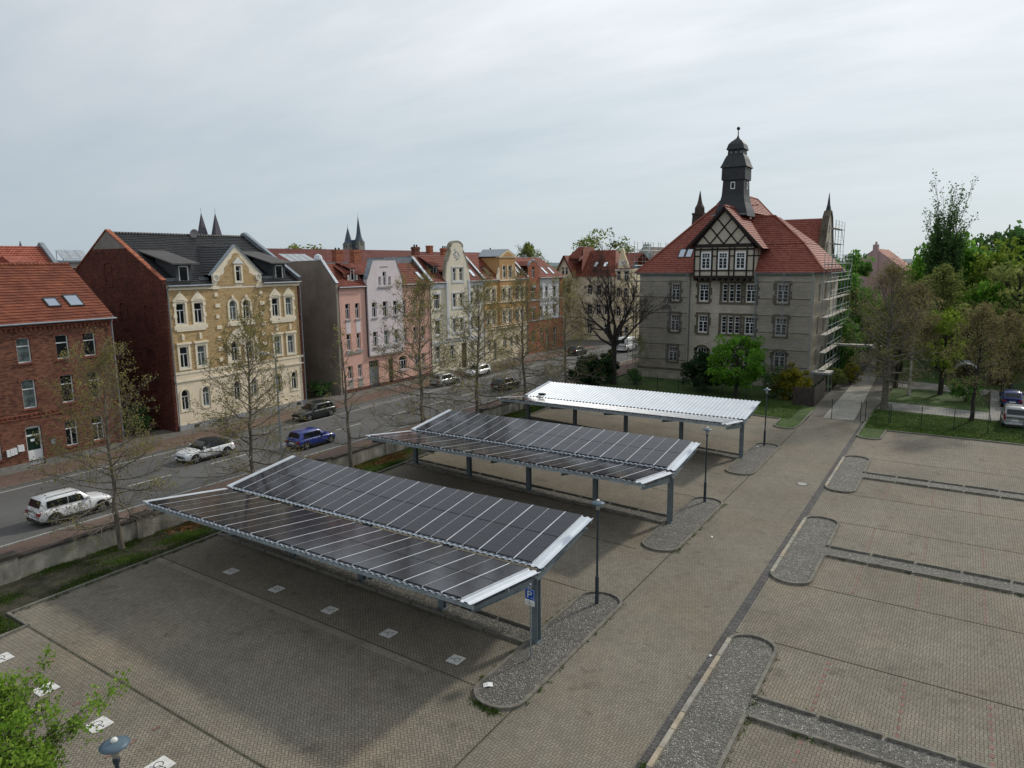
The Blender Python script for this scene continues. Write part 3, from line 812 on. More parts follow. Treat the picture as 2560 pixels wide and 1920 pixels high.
    for u in (36.41, 38.14, 46.75, 48.43):
        c = u+.43; t.box(c-.72, c+.72, -.16, -.001, 7.88, 8.06); t.box(c-.6, c+.6, -.09, -.001, 7.82, 7.879); t.box(c-.12, c+.12, -.12, -.001, 8.25, 8.72); t.box(c-.1, c+.1, -.1, -.001, 8.72, 8.8)
    for u in (42.26, 43.76): t.box(u-.13, u+.13, -.13, -.001, 11.75, 12.05)
    t.box(41.5, 44.6, -.09, -.001, 9.15, 9.52)
    # big arch over the first-floor pair
    c = 43.0; zc = 7.2
    for k in range(14):
        a = PI*k/14; b = PI*(k+1)/14
        for r0, r1, yy in ((1.5, 1.78, -.1), (.0, 1.5, -.05)):
            t.poly([(c-r1*math.cos(a), yy, zc+r1*math.sin(a)), (c-r1*math.cos(b), yy, zc+r1*math.sin(b)), (c-r0*math.cos(b), yy, zc+r0*math.sin(b)), (c-r0*math.cos(a), yy, zc+r0*math.sin(a))]) if not (r0 == 0 and zc+r1*math.sin((a+b)/2) < 7.9) else None
    t.box(c-1.78, c-1.5, -.1, -.001, 5.45, 7.2); t.box(c+1.5, c+1.78, -.1, -.001, 5.45, 7.2); t.box(c-.16, c+.16, -.16, -.001, 8.75, 9.12)
    z = 5.9; k = 0
    while z < 13:
        for u in (40.35, 45.35): t.box(u, u+(.5 if k % 2 else .34), -.08, -.001, z, z+.34)
        z += 1.02; k += 1
    for z0, z1, y in ((5.2, 5.42, -.05), (4.5, 4.66, -.1), (12.75, 12.95, -.12), (13.0, 13.2, -.2)):
        t.box(ua, 40.2 if z0 > 12 else ub, y, -.021, z0, z1)
        if z0 > 12: t.box(45.7, ub, y, -.021, z0, z1)
    build_split(t, 'window_surround', M_STONEW, r, off, by_window(hs, 2.0))
    # gable: cream shield with brick field
    g = MB()
    wall(g, 40.2, 45.7, 13.2, 14.0, [gw], -.05, mi=0, mr=0)
    zt = lambda u: 14.0+(2.72)*(1-abs(u-42.95)/2.75)
    g.poly([(40.2, -.05, 14.0), (gw[0], -.05, 14.0), (gw[0], -.05, zt(gw[0]))]); g.poly([(gw[1], -.05, 14.0), (45.7, -.05, 14.0), (gw[1], -.05, zt(gw[1]))])
    g.poly([(gw[0], -.05, 14.85), (gw[1], -.05, 14.85), (gw[1], -.05, zt(gw[1])), (42.95, -.05, 16.72), (gw[0], -.05, zt(gw[0]))])
    L = [(40.75, 13.0), (40.75, 13.6), (41.15, 14.0), (41.55, 14.15), (41.62, 14.7), (41.95, 15.0), (42.12, 15.35), (42.45, 15.55), (42.6, 15.95), (42.95, 16.1)]
    for (a, b), (c2, d2) in zip(L, L[1:]):
        lo, hi = min(b, d2), max(b, d2)
        for sg in (1, -1):
            X = lambda v: v if sg == 1 else 85.9-v
            w0 = gw[0]-.17 if sg == 1 else gw[1]+.17
            if hi <= 15.1 and b != d2: g.poly([(X(a), -.07, b), (w0, -.07, b), (w0, -.07, d2), (X(c2), -.07, d2)], 1)
            elif b != d2: g.poly([(X(a), -.07, b), (42.95, -.07, b), (42.95, -.07, d2), (X(c2), -.07, d2)], 1)
    g.prism([(40.2, 12.7), (40.9, 12.7), (40.9, 12.99), (40.2, 12.99)], -.1, -.03); g.prism([(45.0, 12.7), (45.7, 12.7), (45.7, 12.99), (45.0, 12.99)], -.1, -.03)
    for sg in (-1, 1):
        g.lathe([(.0, 0), (.001, 0)], 3, (42.95, 0, 14)) if False else None
        cx = 42.95+sg*2.35
        for k in range(12):
            a = 2*PI*k/12; b = 2*PI*(k+1)/12
            g.beam((cx+.3*math.cos(a), -.12, 13.75+.3*math.sin(a)), (cx+.3*math.cos(b), -.12, 13.75+.3*math.sin(b)), .08, .1, 2)
    g.prism([(gw[0]-.3, 15.05), (gw[1]+.3, 15.05), (43.08, 15.7)], -.2, -.071, 2)
    go = g.build('gable', [M_STONEW, MO, M_WHITET], r, off)
    cp = MB()
    for sg in (-1, 1): cp.beam((42.95, .1, 16.8), (42.95+sg*2.85, .1, 13.98), .45, .1)
    build_split(cp, 'coping', M_ZINC, go, off)
    for i, h in enumerate(hs): window(r, h[0], h[2], h[1]-h[0], h[3]-h[2], h[4] if len(h) > 4 else 0, 'std', .15, u0, glass=M_CURT if i in (3, 5, 6, 7, 8, 13, 15) else None)
    window(r, gw[0], gw[2], .58, 1.45, 0, 'wide', .05, u0)
    # roof
    MT = tile('black_tile', (.022, .022, .024), (.036, .036, .038), dark=.3, rough=.5)
    rm = MB(); s = (17.95-13.1)/(8.15+.3)
    F = lambda y: 13.1+s*(y+.3)
    tiles(rm, [(ua, -.3, 13.12), (40.25, -.3, 13.12), (40.25, 8.15, 17.95), (ua, 8.15, 17.95)])
    tiles(rm, [(45.65, -.3, 13.12), (ub-.3, -.3, 13.12), (ub-.3, 8.15, 17.95), (45.65, 8.15, 17.95)])
    tiles(rm, [(40.25, 1.4, F(1.4)), (45.65, 1.4, F(1.4)), (45.65, 8.15, 17.95), (40.25, 8.15, 17.95)])
    rm.poly([(ua, 8.15, 17.95), (ub, 8.15, 17.95), (ub, 16.6, 13.4), (ua, 16.6, 13.4)])
    for sg in (-1, 1): tiles(rm, [(42.95+sg*2.72, 0.02, 14.0), (42.95, .02, 16.7), (42.95, 6.0, 16.7), (42.95+sg*2.72, 1.35, 14.0)])
    ro = rm.build('roof', MT, r, off)
    rd = MB(); rd.tube([(ua-u0, 8.15, 17.97), (ub-u0, 8.15, 17.97)], .13, 8); rd.build('ridge_tiles', MT, ro)
    vg = MB()
    vg.beam((ua-.2, -.1, 13.65), (ua-.2, 8.2, 18.25), .42, .1, 0); vg.beam((ua-.2, 16.4, 13.5), (ua-.2, 8.2, 18.25), .42, .1, 0)
    vg.beam((ub-.12, -.25, 13.5), (ub-.12, 8.2, 18.3), .4, .34, 1); vg.beam((ub-.12, 16.4, 13.5), (ub-.12, 8.2, 18.3), .4, .34, 1)
    build_split(vg, 'verge_coping', [M_CHIM, M_ZINC], r, off, lambda c, sz: c[0] < 43)
    # dormers
    MSL = mat('slate_cladding', (.06, .065, .07), rough=.6)
    for a, b in ((36.98, 38.5), (47.52, 49.05)):
        m = MB(); y0 = .4; zt2 = 15.05; ye = 5.3
        w0 = a+.29; wall(m, a, b, 13.3, zt2, [(w0, w0+.96, 13.47, 14.88)], y0, .1, 0)
        for x in (a, b): m.poly([(x, y0, F(y0)-.1), (x, y0, zt2), (x, 3.4, F(3.4)+.45), (x, 3.4, F(3.4)-.1)])
        do = m.build('dormer', MSL, r, off)
        q = MB(); q.prism([(0, 0)]*3, 0, 0) if False else None
        q.poly([(a-.5, y0-.45, zt2+.06), (b+.6, y0-.45, zt2+.06), (b+.6, ye, F(ye)+.03), (a-.5, ye, F(ye)+.03)]); q.poly([(a-.5, y0-.45, zt2-.06), (b+.6, y0-.45, zt2-.06), (b+.6, ye, F(ye)-.09), (a-.5, ye, F(ye)-.09)])
        q.poly([(a-.5, y0-.45, zt2-.06), (b+.6, y0-.45, zt2-.06), (b+.6, y0-.45, zt2+.06), (a-.5, y0-.45, zt2+.06)])
        for x in (a-.5, b+.6): q.poly([(x, y0-.45, zt2-.06), (x, y0-.45, zt2+.06), (x, ye, F(ye)+.03), (x, ye, F(ye)-.09)])
        q.build('dormer_roof', mat('roofing_felt', (.085, .082, .08), rough=.85), do, off)
        window(do, w0, 13.47, .96, 1.41, 0, 'plain', y0+.04, u0, fw=.1, name='dormer_window')
    sg = MB()
    for a, b in ((35.8, 37.3), (39.2, 40.2), (45.8, 48.0)):
        for z in (13.62, 13.75): sg.box(a, b, .45, .48, z, z+.04)
        u = a
        while u < b: sg.box(u, u+.03, .44, .49, 13.5, 13.8); u += .16
    build_split(sg, 'snow_guard', M_ZINC, r, off, lambda c, sz: (c[0] > 38.5)+(c[0] > 43))
    gutter_pipe(r, u0, ua, 40.2, -.35, 13.12); gutter_pipe(r, u0, 45.7, ub, -.35, 13.12)
    pipe(r, u0, ua+.02, 0, 13.0, -.14); pipe(r, u0, ub-.05, 0, 13.0, -.14); 
    bw = MB()
    for u in (37.2, 39.6, 49.1): bw.box(u, u+.5, -.075, -.061, .14, .42)
    build_split(bw, 'basement_window', M_DARKMETAL, r, off)
    # satellite dish on the ridge
    d = thing('satellite_dish', 'grey satellite dish on the ridge of the black tiled roof', 'satellite dish', (-66.9, 44.1, 17.25))
    m = MB(); m.tube([(0, 0, 0), (0, 0, .55)], .03, 6); m.build('mast', M_GALV, d)
    m = MB(); n = 18; pts = []
    for rr in (0, .22, .42): pts.append([(.18*rr*rr*4-.0, rr*math.cos(2*PI*k/n), rr*1.1*math.sin(2*PI*k/n)) for k in range(n)])
    for A, B in zip(pts, pts[1:]):
        for k in range(n): m.poly([A[k], A[(k+1) % n], B[(k+1) % n], B[k]])
    o = m.build('dish', mat('dish_grey', (.22, .2, .2)), d, smooth=True); o.location = (.1, -.1, .85); o.rotation_euler = (0, R(-20), R(-50))
    m = MB(); m.tube([(.08, 0, .45), (.6, -.4, .62)], .02, 5); m.box(.55, .68, -.48, -.36, .56, .68); m.build('feed_arm', M_GALV, d)
ochre_house()

# ---- generic row house pieces
def front_roof(r, u0, a, b, ze, zr, yr, m, ye=-.25, back=True, row=.34, skip=()):
    """front slope from the eave to the ridge, minus the spans taken by gables"""
    rm = MB(); off = (u0, 0, 0)
    spans = []; x = a
    for c, d in skip: spans.append((x, c)); x = d
    spans.append((x, b))
    for c, d in spans:
        if d-c > .05: tiles(rm, [(c, ye, ze), (d, ye, ze), (d, yr, zr), (c, yr, zr)], row)
    s = (zr-ze)/(yr-ye)
    for c, d in skip: tiles(rm, [(c, 1.2, ze+s*(1.2-ye)), (d, 1.2, ze+s*(1.2-ye)), (d, yr, zr), (c, yr, zr)], row)
    if back: rm.poly([(a, yr, zr), (b, yr, zr), (b, yr*2+.5, ze), (a, yr*2+.5, ze)])
    else: rm.poly([(a, yr, zr), (b, yr, zr), (b, 11, zr-.1), (a, 11, zr-.1)], 1)
    return rm.build('roof', [m, mat('flat_roof', (.07, .072, .075), rough=.8)], r, off), s

def pink_house():
    u0 = 64.0; a, b = 56.2, 72.5
    r = house('row_house', 'pink row house with lavender bay, curved gable and grey gate', 'house', -59.5, u0)
    off = (u0, 0, 0)
    MP = mat('pink_render', (.70, .42, .345), var=.05, stain=.1)
    ML = mat('lavender_render', (.71, .63, .645), var=.04, stain=.08)
    MPL = brick('plinth_brick', (.10, .04, .03), (.16, .065, .05))
    MT = tile('wine_tile', (.155, .036, .022), (.225, .062, .036), dark=.5)
    MG = mat('weathered_render', (.27, .235, .19), var=.1, stain=.3, sscale=.25, vscale=.8)
    hs = [(57.29, 58.0, 8.65, 10.44), (58.84, 59.54, 8.65, 10.44), (67.03, 67.75, 8.65, 10.38), (68.96, 69.70, 8.65, 10.38), (70.53, 71.27, 8.65, 10.38),
          (57.27, 57.95, 5.08, 6.92), (58.86, 59.5, 5.08, 6.92), (67.03, 67.75, 5.08, 6.85), (68.96, 69.7, 5.08, 6.85), (70.53, 71.27, 5.08, 6.85),
          (57.25, 58.0, 1.68, 3.22), (58.85, 59.55, 1.68, 3.22), (66.04, 67.52, 1.62, 3.38, .3), (69.02, 69.8, 1.6, 3.3), (70.45, 71.15, 1.62, 3.28)]
    bay = [(61.32, 62.12, 8.62, 10.4), (63.18, 64.04, 8.62, 10.42), (65.03, 65.88, 8.62, 10.38), (61.32, 62.11, 5.08, 6.9), (63.2, 64.06, 5.06, 6.88), (65.07, 65.86, 5.1, 6.86)]
    gat = (60.69, 62.36, .1, 3.39); dr = (64.09, 64.95, .3, 3.24)
    mb = MB()
    wall(mb, a, b, .5, 12.35, hs+[gat, dr], 0, .22, 0); wall(mb, a, b, 0, .5, [gat, dr], -.03, mi=2)
    gp = [(-.1, 0), (11.2, 0), (11.2, 15.2), (2.0, 15.4), (-.15, 12.9)]
    mb.xprism(gp, a-.32, a-.005, 3); mb.xprism([(-.0, 0), (11, 0), (11, 15.1), (2.6, 15.1), (0, 12.4)], b-.01, b+.01, 3)
    mb.poly([(a, 11, 0), (b, 11, 0), (b, 11, 15), (a, 11, 15)], 3)
    mb.build('wall', [MP, ML, MPL, MG], r, off)
    bb = MB(); wall(bb, 60.65, 66.8, 4.05, 12.3, bay, -.28, .3, 0)
    for x in (60.65, 66.8): bb.poly([(x, -.28, 4.05), (x, 0, 4.05), (x, 0, 12.3), (x, -.28, 12.3)])
    bb.poly([(60.65, -.28, 4.05), (66.8, -.28, 4.05), (66.8, 0, 4.05), (60.65, 0, 4.05)])
    gw = [(62.61, 63.04, 12.32, 13.4), (63.37, 63.98, 12.3, 13.98), (64.35, 64.8, 12.32, 13.4)]
    prof = [(60.62, 12.3), (60.68, 13.1), (61.0, 13.7), (61.35, 14.5), (61.75, 15.4), (65.75, 15.4), (66.1, 14.5), (66.5, 13.7), (66.78, 13.0), (66.8, 12.3)]
    wall(bb, 61.75, 65.75, 12.3, 15.4, gw, -.28, .25, 0)
    bb.poly([(x, -.28, z) for x, z in prof[:5]] + [(61.75, -.28, 12.3)]); bb.poly([(65.75, -.28, 12.3)] + [(x, -.28, z) for x, z in prof[5:]][::1])
    for (x0, z0), (x1, z1) in zip(prof, prof[1:]): bb.poly([(x0, -.28, z0), (x1, -.28, z1), (x1, .35, z1), (x0, .35, z0)])
    bb.poly([(x, .35, z) for x, z in prof])
    bo = bb.build('bay', ML, r, off)
    cb = MB()
    for (x0, z0), (x1, z1) in zip(prof[1:5], prof[2:5]): cb.beam((x0, .05, z0+.04), (x1, .05, z1+.04), .7, .1)
    for (x0, z0), (x1, z1) in zip(prof[5:9], prof[6:9]): cb.beam((x0, .05, z0+.04), (x1, .05, z1+.04), .7, .1)
    cb.box(61.7, 65.8, -.33, .4, 15.4, 15.48); cb.build('coping', M_ZINC, bo, off)
    t = MB()
    for h in hs+bay:
        y = -.28 if h in bay else 0
        t.box(h[0]-.1, h[1]+.1, y-.12, y-.003, h[2]-.2, h[2]-.03)
    t.box(62.5, 64.9, -.42, -.283, 12.05, 12.24); t.box(63.0, 64.35, -.34, -.283, 14.55, 14.62); t.box(57.1, 59.7, -.13, -.003, 4.62, 4.85)
    t.box(60.6, 66.85, -.34, -.283, 3.95, 4.12); t.box(61.2, 66.0, -.36, -.284, 4.7, 4.86)
    build_split(t, 'sill', M_GREYSILL, r, off)
    q = MB()
    for u in (57.27, 58.84): q.box(u, u+.7, -.025, -.002, 7.0, 8.42)
    for u in (57.25, 58.85): q.box(u, u+.72, -.025, -.002, .55, 1.45, 1)
    build_split(q, 'wall_panel', [ML, M_GREYSILL], r, off)
    for i, h in enumerate(hs): window(r, h[0], h[2], h[1]-h[0], h[3]-h[2], h[4] if len(h) > 4 else 0, 'three' if h[1]-h[0] > 1.2 else 'std', .17, u0, glass=M_CURT if i % 4 == 3 else None)
    for i, h in enumerate(bay): window(bo, h[0], h[2], h[1]-h[0], h[3]-h[2], 0, 'std', -.08, u0, glass=M_CURT if i in (4, 5) else None)
    for h in gw: window(bo, h[0], h[2], h[1]-h[0], h[3]-h[2], 0, 'std' if h[3] > 13.5 else 'plain', -.1, u0)
    MGT = mat('grey_gate', (.25, .28, .29), rough=.6)
    g = MB(); g.box(gat[0], gat[1], .24, .3, .1, 2.55); g.box(gat[0], gat[1], .24, .3, 3.3, 3.39)
    for k in range(5): x = gat[0]+1.67*k/4; g.box(x-.035, x+.035, .2, .239, .1, 3.3)
    for z in (.9, 1.7, 2.5): g.box(gat[0], gat[1], .205, .238, z, z+.08)
    g.build('gate', MGT, r, off)
    d = MB(); d.box(dr[0], dr[1], .3, .36, .3, 3.24); d.build('door', mat('brown_door', (.11, .085, .06), rough=.6), r, off)
    gl = MB(); gl.box(gat[0], gat[1], .4, .41, .1, 3.3); gl.build('passage_shade', M_BLACK, r, off)  # black sheet standing in for the shade behind the gate
    ro, s = front_roof(r, u0, a, b, 12.33, 15.05, 2.75, MT, back=False, skip=((60.7, 66.75),))
    # triple dormer
    m = MB(); y0 = .55; zb = 12.33+s*.8
    wall(m, 58.1, 60.2, zb-.2, zb+.75, [(58.35, 58.62, zb, zb+.62), (59.65, 59.92, zb, zb+.62)], y0, .1)
    m.box(58.75, 59.5, y0-.05, y0-.01, zb+.75, zb+1.35)
    do = m.build('dormer', MT, r, off)
    q = MB()
    for pts in ([(57.7, y0-.25, zb+.7), (58.8, y0-.25, zb+.95), (58.8, 3.0, 15.0), (57.9, 2.2, 14.7)], [(60.6, y0-.25, zb+.7), (59.45, y0-.25, zb+.95), (59.45, 3.0, 15.0), (60.4, 2.2, 14.7)], [(58.6, y0-.3, zb+1.35), (59.65, y0-.3, zb+1.35), (59.6, 2.8, 15.1), (58.7, 2.8, 15.1)]): tiles(q, pts)
    q.build('dormer_roof', MT, do, off)
    for u, z, w, h in ((58.35, zb, .27, .62), (58.8, zb-.05, .62, 1.3), (59.65, zb, .27, .62)): window(do, u, z, w, h, 0, 'plain', y0-.07, u0, fw=.09, name='dormer_window')
    skylight(r, u0, 71.05, .25, 12.33+.5*s, .75, 1.6, s)
    pc = MB()
    pc.beam((a-.15, -.2, 12.8), (a-.15, 2.1, 15.45), .42, .12); pc.beam((b+.05, -.3, 12.55), (b+.05, 2.9, 15.75), .5, .25)
    pc.beam((b+.05, 2.9, 15.75), (b+.05, 11, 15.6), .5, .25); pc.box(a, 60.7, 2.65, 2.85, 15.0, 15.12); pc.box(66.8, b-.2, 2.65, 2.9, 15.0, 15.7)
    pc.build('parapet', M_ZINC, r, off)
    chimney(r, u0, 65.4, 1.2, 9.6, .8, 14.9, 16.75); chimney(r, u0, 68.6, 1.3, 9.6, .8, 14.9, 16.8)
    gutter_pipe(r, u0, a, 60.6, -.36, 12.3); gutter_pipe(r, u0, 66.9, b, -.36, 12.3); pipe(r, u0, a+.05, 0, 12.2, -.1, M_DARKMETAL); pipe(r, u0, 60.55, 4, 12.2, -.1, M_DARKMETAL); pipe(r, u0, b-.1, 0, 12.2, -.1, M_DARKMETAL)
pink_house()

def cream_house():
    u0 = 78.6; a, b = 72.5, 84.8
    r = house('row_house', 'cream row house with tall round topped gable between pink and orange houses', 'house', -59.5, u0)
    off = (u0, 0, 0)
    MC = mat('cream_wall', (.74, .68, .54), var=.05, stain=.1); MW = mat('pale_blue_trim', (.60, .62, .65), var=.05)
    MT = tile('wine_tile', (.155, .036, .022), (.225, .062, .036), dark=.5)
    hs = [(73.31, 74.6, 8.9, 10.78), (81.4, 82.25, 8.95, 10.83), (82.96, 83.85, 8.95, 10.85), (73.43, 74.52, 5.4, 7.3), (81.42, 82.25, 5.45, 7.25), (82.95, 83.85, 5.45, 7.25),
          (73.36, 74.38, 2.0, 3.8), (81.45, 82.15, 1.75, 3.68), (82.91, 83.77, 1.75, 3.66), (76.6, 77.5, 1.75, 3.66)]
    dr = (79.21, 80.47, .1, 3.7)
    bay = [(77.15, 78.0, 8.92, 10.76), (78.73, 79.58, 8.92, 10.76), (77.08, 77.88, 5.45, 7.3), (78.74, 79.52, 5.45, 7.3)]
    gw = [(77.29, 78.04, 12.52, 14.25), (78.77, 79.6, 12.52, 14.25)]
    mb = MB(); wall(mb, a+.02, b, 0, 12.4, hs+[dr], 0, .2)
    mb.poly([(a+.02, 9, 0), (b, 9, 0), (b, 9, 12.4), (a, 9, 12.4)])
    for x in (a+.02, b): mb.poly([(x, 0, 0), (x, 9, 0), (x, 9, 12.4), (x, 0, 12.4)])
    mb.build('wall', MC, r, off)
    prof = [(75.75, 12.4), (75.8, 13.2), (75.98, 14.2), (76.25, 15.2), (76.62, 16.0), (76.95, 16.6), (77.0, 17.1)]
    for k in range(1, 9): t = PI-PI*k/8; prof.append((78.35+1.35*math.cos(t), 17.1+.78*math.sin(t)))
    prof += [(79.75, 16.6), (80.15, 16.0), (80.55, 15.2), (80.9, 14.2), (81.12, 13.2), (81.2, 12.4)]
    bb = MB(); wall(bb, 75.75, 81.2, 4.6, 12.4, bay, -.22, .26, 0)
    wall(bb, 77.0, 79.7, 12.4, 16.6, gw, -.22, .22, 0)
    lft = [p for p in prof if p[0] <= 77.0]; rgt = [p for p in prof if p[0] >= 79.7]; mid = [p for p in prof if 77.0 <= p[0] <= 79.71 and p[1] > 16.7]
    bb.poly([(x, -.22, z) for x, z in lft] + [(77.0, -.22, 12.4)]); bb.poly([(79.7, -.22, 12.4), (79.7, -.22, 17.1)] + [(x, -.22, z) for x, z in rgt]); bb.poly([(77.0, -.22, 16.6)] + [(x, -.22, z) for x, z in mid] + [(79.7, -.22, 16.6)])
    for (x0, z0), (x1, z1) in zip(prof, prof[1:]): bb.poly([(x0, -.22, z0), (x1, -.22, z1), (x1, .4, z1), (x0, .4, z0)])
    bb.poly([(x, .4, z) for x, z in prof])
    for x in (75.75, 81.2): bb.poly([(x, -.22, 4.6), (x, 0, 4.6), (x, 0, 12.4), (x, -.22, 12.4)])
    bo = bb.build('bay', MC, r, off)
    cb = MB()
    for (x0, z0), (x1, z1) in zip(prof[1:-1], prof[2:-1]): cb.beam((x0, .08, z0+.03), (x1, .08, z1+.03), .72, .14)
    cb.build('coping', mat('stained_stone', (.30, .27, .20), stain=.3, sscale=1), bo, off)
    t = MB()
    for x in (75.75, 80.75): t.box(x, x+.45, -.3, -.223, 4.6, 12.6)
    for h in hs: t.box(h[0]-.12, h[1]+.12, -.1, -.003, h[3]+.05, h[3]+.3); t.box(h[0]-.12, h[1]+.12, -.1, -.003, h[2]-.2, h[2]-.02)
    for p, q in ((bay[0], bay[1]), (bay[2], bay[3]), (gw[0], gw[1])):
        t.box(p[0]-.25, q[1]+.25, -.29, -.224, p[2]-.32, p[2]-.06); t.box(p[0]-.25, q[1]+.25, -.29, -.224, p[3]+.08, p[3]+.22)
        for x in (p[0]-.25, q[1]+.07): t.box(x, x+.18, -.27, -.224, p[2]-.05, p[3]+.07)
    t.box(a+.05, 75.7, -.1, -.003, 11.6, 12.2); t.box(81.25, b-.05, -.1, -.003, 11.6, 12.2); t.box(a, b, -.12, -.003, 4.2, 4.5)
    # garland relief on the gable
    rng = random.Random(2)
    for k in range(26):
        an = rng.uniform(0, 2*PI); rr = rng.uniform(.3, .72); x = 78.35+rr*math.cos(an); z = 16.2+rr*math.sin(an)*1.1
        t.box(x-.11, x+.11, -.28, -.224, z-.07, z+.07)
    build_split(t, 'window_surround', MW, r, off, by_window(hs+bay+gw))
    for i, h in enumerate(hs): window(r, h[0], h[2], h[1]-h[0], h[3]-h[2], 0, 'three' if h[1]-h[0] > 1 else 'std', .15, u0, glass=M_CURT if i % 3 == 1 else None)
    for h in bay+gw: window(bo, h[0], h[2], h[1]-h[0], h[3]-h[2], 0, 'std', -.06, u0)
    d = MB(); d.box(dr[0], dr[1], .25, .3, .1, 3.7); d.build('door', MATS['brown_door'], r, off)
    ro, s = front_roof(r, u0, a+.3, b, 12.38, 16.0, 3.6, MT, skip=((75.9, 81.1),))
    m = MB(); y0 = 1.0; zb = 12.38+s*1.2
    wall(m, 74.4, 75.5, zb-.2, zb+1.1, [(74.6, 75.3, zb, zb+.95)], y0, .08)
    for x in (74.4, 75.5): m.poly([(x, y0, zb-.3), (x, y0, zb+1.1), (x, 2.6, 15.2)])
    do = m.build('dormer', M_DARKMETAL, r, off)
    q = MB(); tiles(q, [(74.1, y0-.3, zb+1.0), (75.8, y0-.3, zb+1.0), (75.8, 3.3, 15.95), (74.1, 3.3, 15.95)]); q.build('dormer_roof', MT, do, off)
    window(do, 74.6, zb, .7, .95, 0, 'plain', y0+.02, u0, name='dormer_window')
    skylight(r, u0, 82.75, .35, 12.38+.6*s, .9, 1.55, s)
    pc = MB(); pc.beam((b, -.25, 12.6), (b, 3.65, 16.3), .4, .2); pc.build('parapet', M_ZINC, r, off)
    chimney(r, u0, 75.2, 1.0, 4.6, .7, 15, 17.2, brick('dark_chimney', (.14, .05, .035), (.19, .07, .05))); chimney(r, u0, 81.8, 1.5, 4.8, .7, 15, 17.1)
    gutter_pipe(r, u0, a, 75.7, -.36, 12.35); gutter_pipe(r, u0, 81.25, b, -.36, 12.35); pipe(r, u0, b-.05, 0, 12.2, -.12)
cream_house()

